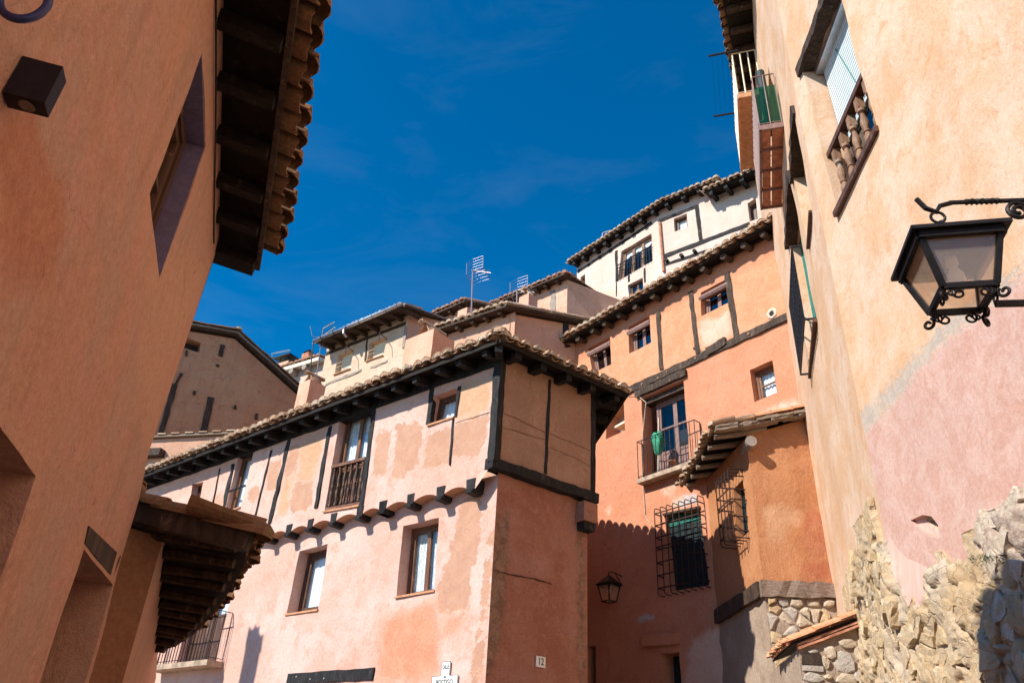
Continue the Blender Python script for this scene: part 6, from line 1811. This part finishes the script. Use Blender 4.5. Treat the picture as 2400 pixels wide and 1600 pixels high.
W1 = Wall(polar(9, 25.0), -39)
_bp = W1.hit(q('B2', 1070, 800)); W2 = Wall(_bp, -51)
def build_white():
    B2 = lambda *p: qs('B2', *p)
    H = thing('white_house', 'off-white plastered house with dark half-timbering standing highest against the sky', 'house', W1.P(0, 1.0))
    e1 = W1.out(.45); e2 = W2.out(.45)
    L = e1.uv(q('B2', 190, 925)); Mi = e1.uv(q('B2', 1040, 365)); R = e2.uv(q('B2', 1560, 155))
    Mi2 = e2.uv(q('B2', 1040, 365)); R3 = e2.uv(q('B2', 1890, 118)); R3l = e2.uv(q('B2', 1465, 300))
    c0 = W1.uv(q('B2', 283, 1020))[0]
    big = W1.uvs(B2((690, 820), (966, 655), (982, 906), (664, 1092))); sm = W1.uvs(B2((318, 1058), (358, 1026), (360, 1112), (312, 1140)))
    lw = W1.uvs(B2((750, 1130), (888, 1060), (892, 1170), (765, 1240))); tw = W1.uvs(B2((392, 1420), (455, 1372), (462, 1440), (400, 1490)))
    zt = L[1] + .16; ub = (_bp - W1.p).dot(W1.u)
    wm = {'pink': [B2((500, 1210), (640, 1130), (650, 1500), (300, 1500), (480, 1350))]}
    plaster('wall', W1, [(c0, zt), (ub, Mi[1] + .16), (ub, 4.0), (c0, 4.0)], M['white'], H, holes=[(big, .22), (sm, .2), (lw, .2), (tw, .2)], g=.26, amp=.02, masks=wm, seed=71)
    s2 = W2.uvs(B2((1172, 520), (1292, 470), (1303, 590), (1180, 640))); s3 = W2.uvs(B2((1850, 380), (1925, 330), (1945, 520), (1870, 545)))
    zt2 = R3[1] + .3; zt2 = max(R[1], Mi2[1]) + .16
    plaster('wall', W2, [(0, Mi2[1] + .16), (-5.8, zt2), (-5.8, 4.0), (0, 4.0)], M['white'], H, holes=[(s2, .22), (s3, .3)], g=.26, amp=.02, masks={'pink': []}, seed=72)
    window(H, W1, big, .16, cols=3, mat=M['oak'], glass='glass', curtain=None, fr=.07, sash=.06, rows=1)
    window(H, W1, sm, .16, cols=1, mat=M['window_dark'], glass='dark_glass', fr=.05); window(H, W1, lw, .16, cols=2, mat=M['window_dark'], glass='dark_glass', fr=.05); window(H, W1, tw, .16, cols=2, mat=M['window_dark'], glass='dark_glass', fr=.05)
    window(H, W2, s2, .18, cols=1, mat=M['window_dark'], glass='glass', curtain='curtain', fr=.06); window(H, W2, s3, .25, cols=2, mat=M['window_dark'], glass='dark_glass', fr=.06)
    # scalloped pelmet valance and iron rail at the big window
    Q = Quad(W1, big); m = MB(); N = 24
    vs = [Q.pt(i / N, .80 - .06 * abs(math.sin(i / N * math.pi * 4.5)), -.20) for i in range(N + 1)] + [Q.pt(i / N, .97, -.20) for i in range(N + 1)]
    m.add(vs, [(i, i + 1, N + 2 + i, N + 1 + i) for i in range(N)]); m.build('valance', M['curtain'], H)
    m = MB(); Q.block(m, -.05, 1.02, .50, .53, .06, .09); rl = m.build('window_rail', M['iron'], H)
    m = MB(); Q.block(m, -.05, 1.02, .40, .415, .065, .085); m.build('cross_bar', M['iron'], rl)
    for i in range(13):
        m = MB(); Q.block(m, i / 12.4 - .03, i / 12.4 - .018, .0, .51, .065, .085); m.build('bar', M['iron'], rl)
    T = lambda W, a, b, w, mat=M['black_wood']: timber(H, W, W.uv(q('B2', *a)), W.uv(q('B2', *b)), w, mat, jit=.012)
    T(W2, (1385, 412), (1425, 738), .15); T(W2, (1090, 865), (1870, 570), .17); T(W2, (1100, 940), (1490, 812), .12); T(W1, (645, 815), (652, 1095), .12); T(W1, (905, 975), (910, 1105), .07); T(W1, (762, 1040), (762, 1100), .09); T(W1, (646, 1105), (648, 1232), .05)
    m = MB(); a = W1.hit(q('B2', 1052, 560)) + W1.n * .05; b = W1.hit(q('B2', 1088, 1010)) + W1.n * .05; m.tube([a, b], .055, 8); m.build('downpipe', M['brick'], H)
    for p in ((1113, 908), (1250, 866), (1370, 825)):
        c = W2.hit(q('B2', *p)); m = MB(); m.tube([c - W2.n * .1, c + W2.n * .12], .07, 8); m.build('joist_end', M['black_wood'], H)
    T(W1, (970, 560), (290, 1010), .14); T(W2, (1400, 400), (1040, 545), .14)
    # roofs
    E0 = e1.P(*L); E1 = e1.P(*Mi); E2 = e2.P(*R); i1 = -W1.n; i2 = -W2.n
    bk = Vector((0, 0, 1.2))
    roof = slab([E0 + i1 * .1, E1 + i1 * .1, E1 + i1 * 4 + bk, E0 + i1 * 4 + bk], Vector((0, 0, -.04)), M['eave_wood'], H, 'roof')
    slab([E1 + i2 * .1, E2 + i2 * .1, E2 + i2 * 4 + bk, E1 + i2 * 4 + bk], Vector((0, 0, -.04)), M['eave_wood'], roof, 'roof_boards')
    tile_row(roof, E0, E1, i1 + Vector((0, 0, .3)), 2, M['tile'], sp=.24, jit=1.2); tile_row(roof, E1, E2, i2 + Vector((0, 0, .3)), 2, M['tile'], sp=.24, jit=1.2)
    rafters(roof, E0, E1, i1, .7, .62, M['black_wood'], inset=.12, drop=.12, slope=.12, w=.15, h=.15); rafters(roof, E1, E2, i2, .7, .62, M['black_wood'], inset=.12, drop=.12, slope=.12, w=.15, h=.15)
    F0 = e2.P(*R3l, .25); F1 = e2.P(R3[0] - 1.2, R3[1], .25)
    lr = slab([F0 + i2 * .1, F1 + i2 * .1, F1 + i2 * 1.2 + Vector((0, 0, .36)), F0 + i2 * 1.2 + Vector((0, 0, .36))], Vector((0, 0, -.04)), M['eave_wood'], H, 'lower_roof')
    tile_row(lr, F0, F1, i2 + Vector((0, 0, .3)), 2, M['tile'], sp=.24, jit=1.2); rafters(lr, F0, F1, i2, .8, .6, M['black_wood'], inset=.12, drop=.12, slope=.12, w=.15, h=.15)
    a = W1.P(c0, 0); b = a + i1 * 4; c = W2.P(-5.8, 0) + i2 * 4
    close_house(H, [a, b, c, W2.P(-5.8, 0)], 4.0, zt, M['rear'])
build_white()

GH = Wall(polar(-12, 23.0), -51)
def build_gutter_house():
    C2 = lambda *p: qs('C2', *p)
    H = thing('gutter_house', 'weathered tan house with two closed cream shutters under a zinc gutter', 'house', GH.P(0, .5))
    uL = GH.uv(q('C2', 690, 850))[0]; uR = GH.uv(q('C2', 1765, 470))[0]
    we = GH.out(.62); g0 = we.uv(q('C2', 560, 700)); g1 = we.uv(q('C2', 1705, 178)); gz = (g0[1] + g1[1]) / 2
    zt = gz + .16
    wa = GH.uvs(C2((905, 835), (1066, 760), (1018, 1030), (805, 1110))); wb = GH.uvs(C2((1305, 660), (1500, 600), (1448, 855), (1228, 938)))
    for w in (wa, wb):
        w[0] = (w[3][0], w[1][1])
    plaster('wall', GH, [(uL, zt), (uR, zt), (uR, 5.0), (uL, 5.0)], M['old'], H, holes=[(wa, .22), (wb, .22)], g=.2, amp=.02, masks=None, seed=81)
    for w in (wa, wb):
        Q = Quad(GH, w); m = MB(); Q.block(m, 0, 1, 0, 1, -.24, -.20); sh = m.build('shutter', M['cream_shutter'], H)
        for i in range(10):
            m = MB(); Q.block(m, .05 + i * .095, .05 + i * .095 + .085, .02, .86, -.199, -.185); m.build('board', M['cream_shutter'], sh)
        m = MB(); Q.block(m, -.02, 1.02, -.03, 0, -.1, .06); m.build('sill', M['sill'], sh)
        for b in (.32, .52):
            m = MB(); m.tube([Q.pt(0, b, .02), Q.pt(.45, b, .02)], .012, 5); m.build('guard_bar', M['cable'], sh)
        p = Q.pt(1.0, .80, 0); m = MB(); m.tube([p, p + GH.n * .45 - GH.u * .15, p + GH.n * .5 - GH.u * .22 + Vector((0, 0, -.35))], .014, 5); m.build('awning_arm', M['rust_iron'], sh)
    T = lambda a, b, w, mt=M['dark_wood'], k='C2': timber(H, GH, GH.uv(q(k, *a)), GH.uv(q(k, *b)), w, mt, jit=.012)
    T((690, 1240), (1160, 1050), .09, M['grey_wood']); T((700, 835), (1745, 435), .12); T((1240, 640), (1210, 930), .07); T((1745, 470), (1715, 760), .12, M['grey_wood']); T((1280, 1020), (1500, 930), .07, M['grey_wood'])
    # right side and roof
    GR = Wall(GH.P(uR, 0), 58); sl = .25
    plaster('wall', GR, [(0, zt), (4, zt + .5), (4, 5), (0, 5)], M['rear'], H, g=.3, amp=.02, seed=82)
    E0 = we.P(g0[0], gz); E1 = we.P(g1[0], gz); inn = -GH.n
    roof = slab([E0, E1, E1 + inn * 3.4 + Vector((0, 0, 3.4 * sl)), E0 + inn * 3.4 + Vector((0, 0, 3.4 * sl))], Vector((0, 0, -.05)), M['dark_wood'], H, 'roof')
    tile_row(roof, E0, E1, inn + Vector((0, 0, sl)), 2, M['tile'], sp=.22, lift=.02)
    m = MB(); vs = []; d = GH.n * .09 + Vector((0, 0, .01)); n = 9
    for P_ in (E0, E1):
        for i in range(n):
            a = math.pi * i / (n - 1); vs.append(P_ + d + GH.n * (-math.cos(a) * .075) + Vector((0, 0, -math.sin(a) * .085)))
    m.add(vs, [(i, i + 1, n + i + 1, n + i) for i in range(n - 1)] + [tuple(range(n)), tuple(range(n, 2 * n))]); gt = m.build('gutter', M['zinc'], H, smooth=True)
    for t in (.1, .25, .4, .55, .7, .85, .97):
        p = E0.lerp(E1, t) + d; m = MB(); m.tube([p + GH.n * (-math.cos(a) * .082) + Vector((0, 0, -math.sin(a) * .092)) for a in np.linspace(0, math.pi, 9)], .008, 5); m.build('gutter_bracket', M['iron'], gt)
    p = E0.lerp(E1, .37) + d + Vector((0, 0, -.08)); m = MB(); m.tube([p, p + Vector((0, 0, -.12)), p + Vector((0, 0, -.2)) - GH.n * .15], .045, 8); m.build('gutter_outlet', M['zinc'], gt)
    rafters(roof, E0, E1, inn, .8, .55, M['dark_wood'], inset=.08, drop=.09, slope=.1, w=.11, h=.12)
    y = inn + Vector((0, 0, sl)); 
    for k in range(2):
        m = MB(); m.bar(E1 - GH.u * .06 + Vector((0, 0, .02 - .07 * k)), E1 - GH.u * .06 + y * 3.3 + Vector((0, 0, .02 - .07 * k)), .10, .05, GH.u, 8, .01); m.build('verge_board', M['grey_wood'] if k == 0 else M['dark_wood'], roof)
    close_house(H, [GH.P(uL, 0), GH.P(uL, 0) + inn * 4, GH.P(uR, 0) + inn * 4], 5, zt + .4, M['rear'])
build_gutter_house()

GA = Wall(polar(-22, 26.0), 59)
def build_gable():
    C1 = lambda *p: qs('C1', *p)
    H = thing('gable_house', 'shaded brown gable wall with cracked render and exposed studs beside the salmon house', 'house', GA.P(0, .5))
    P_ = GA.uvs(C1((300, 190), (590, 195), (880, 240), (1180, 500), (1530, 790), (1560, 1000)))
    rid = GA.uv(q('C1', 930, 175)); rt = GA.uv(q('C1', 1565, 745)); lf = GA.uv(q('C1', 470, 95))
    sl_l = (rid[1] - lf[1]) / (rid[0] - lf[0]); uL = -4.6
    zl = lambda u: rid[1] - .25 + (u - rid[0]) * sl_l if u < rid[0] else rid[1] - .25 + (rt[1] - rid[1]) / (rt[0] - rid[0]) * (u - rid[0])
    win = GA.uvs(C1((400, 250), (578, 245), (556, 380), (392, 322))); z1 = (win[0][1] + win[1][1]) / 2; z0 = (win[2][1] + win[3][1]) / 2
    win = [(win[0][0] - .5, z1), (win[1][0], z1), (win[2][0] + .0, z0), (win[3][0] - .5, z0)]
    plaster('wall', GA, [(uL, zl(uL)), (rid[0], zl(rid[0])), (rt[0], zl(rt[0])), (rt[0] - .02, 2), (uL, 2)], M['gable'], H, holes=[(win, .4)], g=.15, amp=.035, freq=2, seed=91)
    m = MB(); Quad(GA, win).block(m, 0, 1, 0, 1, -.43, -.4); m.build('attic_opening', M['room'], H)
    T = lambda a, b, w: timber(H, GA, GA.uv(q('C1', *a)), GA.uv(q('C1', *b)), w, M['dark_wood'], jit=.014, proud=.05)
    T((672, 835), (592, 1210), .20); T((303, 700), (160, 1215), .17); T((372, 590), (312, 700), .09); T((792, 300), (766, 415), .15); T((428, 355), (420, 410), .06); T((742, 500), (735, 520), .10); T((504, 770), (500, 810), .09); T((920, 915), (916, 955), .08); T((1140, 1000), (1130, 1060), .09)
    inn = -GA.n; a = GA.P(rid[0], rid[1], .22); b = GA.P(rt[0] + .1, rt[1] - .05, .22); c = GA.P(uL, rid[1] + (uL - rid[0]) * sl_l, .22)
    roof = slab([a, b, b + inn * 6, a + inn * 6], Vector((0, 0, -.05)), M['dark_wood'], H, 'roof'); slab([a, c, c + inn * 6, a + inn * 6], Vector((0, 0, -.05)), M['dark_wood'], roof, 'roof_boards')
    for p0, p1 in ((b, a), (c, a)):
        y = (p1 - p0); L = y.length; y.normalize(); x = GA.n; z = x.cross(y); 
        if z.z < 0: z = -z
        x = y.cross(z); n = int(L / .34) + 1
        for i in range(n):
            o = p0 + y * (i * L / n) + z * (.02 + rnd.uniform(-.01, .01)) - GA.n * .05
            link(bpy.data.objects.new('verge_tile', tile_data('cover', M['tile_dark'])[i % 4]), roof, frame_matrix(o, x, y, z) @ Matrix.Rotation(rnd.uniform(-.05, .05), 4, 'Z'))
        for k in range(2):
            m = MB(); m.bar(p0 + Vector((0, 0, -.08 - .06 * k)) - GA.n * (.03 + .04 * k), p1 + Vector((0, 0, -.08 - .06 * k)) - GA.n * (.03 + .04 * k), .12, .05, GA.n, 10, .012); m.build('verge_board', M['bleached'] if k == 0 else M['dark_wood'], roof)
    link(bpy.data.objects.new('ridge_tile', tile_data('cover', M['tile'])[0]), roof, frame_matrix(a + Vector((0, 0, .03)) + GA.n * .05, GA.u, inn, Vector((0, 0, 1))) @ Matrix.Scale(1.35, 4))
    close_house(H, [GA.P(rt[0], 0), GA.P(rt[0], 0) + inn * 6, GA.P(uL, 0) + inn * 6, GA.P(uL, 0)], 2, rt[1] - .3, M['gable'])
    # low lean-to below
    LW = Wall(polar(-24, 23.3), -76); H = thing('lean_to', 'low reddish lean-to with a pale tile edge below the shaded gable', 'house', LW.P(0, .3))
    e0 = LW.uv(q('C1', 60, 1240)); e1 = LW.uv(q('C1', 760, 1212))
    ul, ur = e0[0] + 1.5, e1[0] - 1.2; zt = (e0[1] + e1[1]) / 2 - .06
    plaster('wall', LW, [(ul, zt), (ur, zt), (ur, 2), (ul, 2)], M['rear'], H, g=.25, amp=.02, seed=93)
    roof = slab([LW.P(ul, zt + .02, .12), LW.P(ur, zt + .02, .12), LW.P(ur, zt + .02, -1.6), LW.P(ul, zt + .02, -1.6)], Vector((0, 0, .05)), M['bleached'], H, 'roof')
    x = LW.n; a = LW.P(ul, zt + .09, .10); L = ul - ur; n = int(L / .42)
    for i in range(n):
        link(bpy.data.objects.new('edge_tile', tile_data('cover', M['tile'])[i % 4]), roof, frame_matrix(a - LW.u * (i * L / n), LW.n, -LW.u, Vector((0, 0, 1))) @ Matrix.Scale(.62, 4))
    m = MB(); c = LW.uv(q('C1', 95, 1415)); m.box(LW.P(c[0] + .4, c[1] - .12, -.1), LW.u * -.75, LW.n * .35, Vector((0, 0, .22))); m.build('beam_end', M['dark_wood'], H)
    close_house(H, [LW.P(ul, 0), LW.P(ul, 0) - LW.n * 1.6, LW.P(ur, 0) - LW.n * 1.6, LW.P(ur, 0)], 2, zt, M['rear'])
build_gable()

def simple_house(name, label, corner_px, k, d, azl, azr, left_px, right_px, wl, wr, drop, mat_l, mat_r, tile, depth=4, over=.35, rr=None, zlo=3.0, sp=.23):
    """A house seen by its near corner: an eave running left, a verge falling to the right."""
    Cn = at_d(q(k, *corner_px), d); A = Wall(Cn, azl); B = Wall(Cn, azr)
    l = A.uv(q(k, *left_px)); r = B.uv(q(k, *right_px))
    H = thing(name, label, 'house', (Cn.x, Cn.y, zlo))
    zc = Cn.z; ul = l[0]; ur = r[0]
    Ai = A.out(-over); Bi = B.out(-.2)
    plaster('wall', Ai, [(ul, zc - .05), (-.1, zc - .05), (-.1, zlo), (ul, zlo)], mat_l, H, g=.3, amp=.02, seed=d)
    plaster('wall', Bi, [(.25, zc - .08), (ur, r[1] - .08), (ur, zlo), (.25, zlo)], mat_r, H, g=.3, amp=.02, seed=d + 1)
    E0 = A.P(ul, l[1]); E1 = Cn; V = B.P(ur, r[1])
    roof = slab([E0, E1, V, V + (E0 - E1)], Vector((0, 0, -.05)), M['dark_wood'], H, 'roof')
    up = (V - E1); up = up - A.u * up.dot(A.u); up.z = max(.25 * Vector((up.x, up.y, 0)).length, up.z)
    tile_row(roof, E1, E0, up, 2, tile, sp=sp, lift=.02, jit=1.4)
    rafters(roof, E1, E0, -A.n, .6, .5, M['dark_wood'], inset=.08, drop=.09, slope=.05, w=.10, h=.11)
    y = (V - E1).normalized(); 
    for q_ in range(2):
        m = MB(); m.bar(E1 + Vector((0, 0, .03 - .07 * q_)) - B.n * .04 * q_, V + Vector((0, 0, .03 - .07 * q_)) - B.n * .04 * q_, .14, .06, B.n, 10, .016); m.build('verge_board', M['bleached'] if q_ == 0 else M['dark_wood'], roof)
    z = Vector((0, 0, 1)); z = (z - y * y.z).normalized(); x = y.cross(z); L = (V - E1).length; n = int(L / .38) + 1
    for i in range(n):
        link(bpy.data.objects.new('verge_tile', tile_data('cover', tile)[i % 4]), roof, frame_matrix(E1 + y * (i * L / n) + z * .05, x, y, z) @ Matrix.Rotation(rnd.uniform(-.05, .05), 4, 'Z'))
    far = Ai.P(ul, 0); close_house(H, [far, far - A.n * 3, Bi.P(ur, 0) - B.n * 3, Bi.P(ur, 0)], zlo, zc - .2, mat_l)
    return H, A, B, roof
def build_rear():
    H, A, B, roof = simple_house('rear_house', 'brown house directly behind the corner house, its tiled verge falling to the right', (1145, 758), 'C3', 17.6, -54, 66, (180, 1085), (2300, 985), 6, 6, .5, M['rear'], M['rear'], M['tile'], zlo=4)
    m = MB(); c = B.out(-.2).uv(q('C3', 1935, 1060)); Quad(B.out(-.2), rect(c[0] - .09, c[0] + .09, c[1] - .22, c[1] + .22)).block(m, 0, 1, 0, 1, .002, .02); m.build('slit_window', M['room'], H)
    p = at_d(q('C3', 1440, 830), 19.2); st = chimney(H, Vector((p.x, p.y, p.z - .6)), -45, .40, .40, 1.05, M['chimney'], cap='tiles')
    H2, A2, B2_, r2 = simple_house('upper_rear_house', 'small pink house with a red tiled verge below the tall television antenna', (600, 695), 'C3', 23.0, -50, 70, (180, 880), (1080, 800), 6, 6, .5, M['chimney'], M['chimney'], M['tile_red'], zlo=6)
    p = at_d(q('C3', 630, 880), 22.4); m = MB(); m.bar(Vector((p.x, p.y, p.z - 2)), Vector((p.x, p.y, p.z + .12)), .42, .4, A2.u); m.build('chimney_stub', M['chimney'], H2)
    # pink house leaning on the white one
    W = Wall(polar(2, 24.2), -50); H3 = thing('pink_upper_house', 'pink house with a timber stud and red tiles leaning against the white house', 'house', W.P(0, 3))
    e = W.out(.4); l = e.uv(q('C3', 930, 755)); r = e.uv(q('C3', 1880, 352)); z = (l[1] + r[1]) / 2
    cr = W.uv(q('C3', 1958, 480))[0]
    plaster('wall', W, [(l[0], l[1]), (cr, r[1] + .05), (cr, 8), (l[0], 8)], M['chimney'], H3, g=.25, amp=.02, seed=95)
    S = Wall(W.P(cr, 0), 62); plaster('wall', S, [(0, r[1]), (2.6, r[1]), (2.6, 8), (0, 8)], M['rear'], H3, g=.3, amp=.02, seed=96)
    timber(H3, W, W.uv(q('C3', 1768, 560)), W.uv(q('C3', 1775, 880)), .22, M['grey_wood'], jit=.02)
    E0 = e.P(l[0], l[1]); E1 = e.P(r[0] - .15, r[1]); inn = -W.n
    roof = slab([E0, E1, E1 + inn * 3 + Vector((0, 0, .5)), E0 + inn * 3 + Vector((0, 0, .5))], Vector((0, 0, -.05)), M['dark_wood'], H3, 'roof'); tile_row(roof, E0, E1, inn + Vector((0, 0, .22)), 2, M['tile_red'], sp=.23, lift=.02, jit=1.6)
    rafters(roof, E0, E1, inn, .6, .5, M['dark_wood'], inset=.08, drop=.09, slope=.05, w=.10, h=.11)
    y = inn + Vector((0, 0, .18)); y.normalize(); zz = Vector((0, 0, 1)); zz = (zz - y * y.z).normalized(); x = y.cross(zz)
    for i in range(6):
        link(bpy.data.objects.new('verge_tile', tile_data('cover', M['tile_red'])[i % 4]), roof, frame_matrix(E1 + y * .36 * i - Vector((0, 0, .02 * i)), x, y, zz) @ Matrix.Scale(1.1, 4))
    close_house(H3, [W.P(l[0], 0), W.P(l[0], 0) + inn * 3, S.P(2.6, 0)], 8, r[1], M['rear'])
    # far pale house with capped chimney
    W = Wall(polar(-17, 30), -57); H4 = thing('far_pale_house', 'far pale house whose rendered chimney has a dark metal cap', 'house', W.P(0, 4))
    f0 = W.uv(q('C2', 60, 1120)); f1 = W.uv(q('C2', 620, 925)); zf = (f0[1] + f1[1]) / 2
    plaster('wall', W, [(f0[0] + 4, zf), (f1[0] - .3, zf), (f1[0] - .3, 6), (f0[0] + 4, 6)], M['white'], H4, g=.4, amp=.02, masks={'pink': []}, seed=97)
    a = W.P(f0[0] + 4, zf, .35); b = W.P(f1[0] - .3, zf, .35); inn = -W.n
    roof = slab([a, b, b + inn * 5 + Vector((0, 0, .7)), a + inn * 5 + Vector((0, 0, .7))], Vector((0, 0, -.16)), M['cream_shutter'], H4, 'roof'); tile_row(roof, a + Vector((0, 0, .02)), b + Vector((0, 0, .02)), inn + Vector((0, 0, .2)), 1, M['tile_red'], sp=.25)
    for t in (.55, .66, .77, .88):
        p = a.lerp(b, t) + Vector((0, 0, -.28)); m = MB(); m.tube([p, p + inn * .5], .13, 8); m.build('joist_end', M['grey_wood'], H4)
    p = at_d(q('C2', 195, 1010), 31.5); m = MB(); m.bar(Vector((p.x, p.y, p.z - 1.5)), Vector((p.x, p.y, p.z + .12)), .62, .6, W.u, 3, .01); st = m.build('chimney', M['chimney'], H4)
    cz = Vector((p.x, p.y, p.z + .36)); m = MB(); k = .50
    tip = cz + Vector((0, 0, .17)); cs = [cz + W.u * sx * k + W.n * sy * k for sx, sy in ((-1, -1), (1, -1), (1, 1), (-1, 1))]
    m.add(cs + [tip] + [c - Vector((0, 0, .05)) for c in cs], [(0, 1, 4), (1, 2, 4), (2, 3, 4), (3, 0, 4), (8, 7, 6, 5), (0, 5, 6, 1), (1, 6, 7, 2), (2, 7, 8, 3), (3, 8, 5, 0)]); m.build('metal_cap', M['iron'], st)
    for sx, sy in ((-1, -1), (1, -1), (1, 1), (-1, 1)):
        c = Vector((p.x, p.y, p.z + .10)) + W.u * sx * .27 + W.n * sy * .27; m = MB(); m.tube([c, c + Vector((0, 0, .30))], .018, 5); m.build('cap_leg', M['iron'], st)
    p = at_d(q('C2', 445, 960), 30.5); m = MB(); m.bar(Vector((p.x, p.y, p.z - 1)), Vector((p.x, p.y, p.z + .42)), .38, .38, W.u, 6, .006); st = m.build('chimney', M['brick'], H4)
    for k in range(8):
        m = MB(); zz = p.z - .2 + k * .078; m.bar(Vector((p.x, p.y, zz)), Vector((p.x, p.y, zz + .058)), .40, .40, W.u); m.build('brick_course', M['brick'], st)
    m = MB(); m.lathe([(.16, .43), (.2, .47), (.24, .50), (.06, .56), (.05, .62), (.09, .64), (.01, .67)], p, 12); m.build('cowl', M['antenna_dark'], st)
    close_house(H4, [W.P(f0[0] + 4, 0), W.P(f0[0] + 4, 0) + inn * 5, W.P(f1[0] - .3, 0) + inn * 5, W.P(f1[0] - .3, 0)], 6, zf, M['white']) if False else None
build_rear()

# ------------------------------------------------------------------ television antennas on the roofs
def antenna(label, base, top, aim_az, s, mat, directors=8, tilt=.5, grid=True):
    up = Vector((0, 0, 1)); base = Vector(base); top = Vector(top)
    root = thing('television_antenna', label, 'antenna', base, 'television antennas on the roofs')
    m = MB(); m.tube([base, top], .022, 7); m.build('mast', mat, root)
    a = math.radians(aim_az); f = Vector((math.sin(a), math.cos(a), 0)); f = (f + up * tilt).normalized(); sd = f.cross(up).normalized(); vv = sd.cross(f)
    m = MB(); m.tube([top - f * .05 * s, top + f * .95 * s], .016, 6); m.build('boom', M['cream_shutter'], root)
    for i in range(directors):
        p = top + f * (.18 + .75 * i / directors) * s; L = .10 * s; m = MB()
        m.tube([p - sd * L - vv * L * .6, p + sd * L + vv * L * .6], .005, 4); m.build('director', mat, root)
        m = MB(); m.tube([p - sd * L + vv * L * .6, p + sd * L - vv * L * .6], .007, 4); m.build('director', mat, root)
    if grid:
        for sg in (-1, 1):
            w = .36 * s; h = .40 * s; bend = .16 * s
            for i in range(9):
                t = (i - 4) / 4; m = MB(); y = vv * (h * abs(t) * sg if False else h * (t))
                m.tube([top + y + f * bend * abs(t) , top + y + sd * sg * w + f * (bend * abs(t) + .10 * s)], .003, 4); m.build('reflector_rod', mat, root)
            m = MB(); m.tube([top + vv * h * t + sd * sg * w + f * (bend * abs(t) + .10 * s) for t in (-1, -.5, 0, .5, 1)], .010, 5); m.build('reflector_edge', mat, root)
    return root
def build_antennas():
    b = at_d(q('C3', 708, 880), 19.5); t = at_d(q('C3', 718, 300), 19.5)
    antenna('tallest television antenna, on a long pale mast above the rear roofs', b - Vector((0, 0, .5)), t, 40, .95, M['aluminium'])
    b = at_d(q('C3', 1302, 740), 20.5); t = at_d(q('C3', 1300, 560), 20.5)
    antenna('shorter television antenna beside the tile-capped chimney behind the corner house', b - Vector((0, 0, .5)), t, 40, 1.0, M['aluminium'])
    b = at_d(q('C2', 520, 960), 25); t = at_d(q('C2', 530, 690), 25)
    antenna('dark bristling television antenna mast beside the zinc gutter', b - Vector((0, 0, .8)), t, 100, 1.0, M['antenna_dark'], 12, .9)
    b = at_d(q('C2', 615, 920), 25.5); t = at_d(q('C2', 660, 500), 25.5); 
    antenna('thin pale antenna poking up behind the end of the zinc gutter', b - Vector((0, 0, .8)), t, 120, .55, M['aluminium'], 6, .3, False)
    b = at_d(q('C1', 1330, 480), 32); t = at_d(q('C1', 1300, 385), 32)
    antenna('faint small antenna left of the chimney with the metal cap', b - Vector((0, 0, .8)), t, 60, .9, M['aluminium'], 8, .6, False)
    b = at_d(q('B2', 505, 690), 26.3); t = at_d(q('B2', 520, 650), 26.3)
    antenna('tiny antenna on the roof of the white house', b - Vector((0, 0, .5)), t, 60, .55, M['aluminium'], 5, .8, False)
build_antennas()
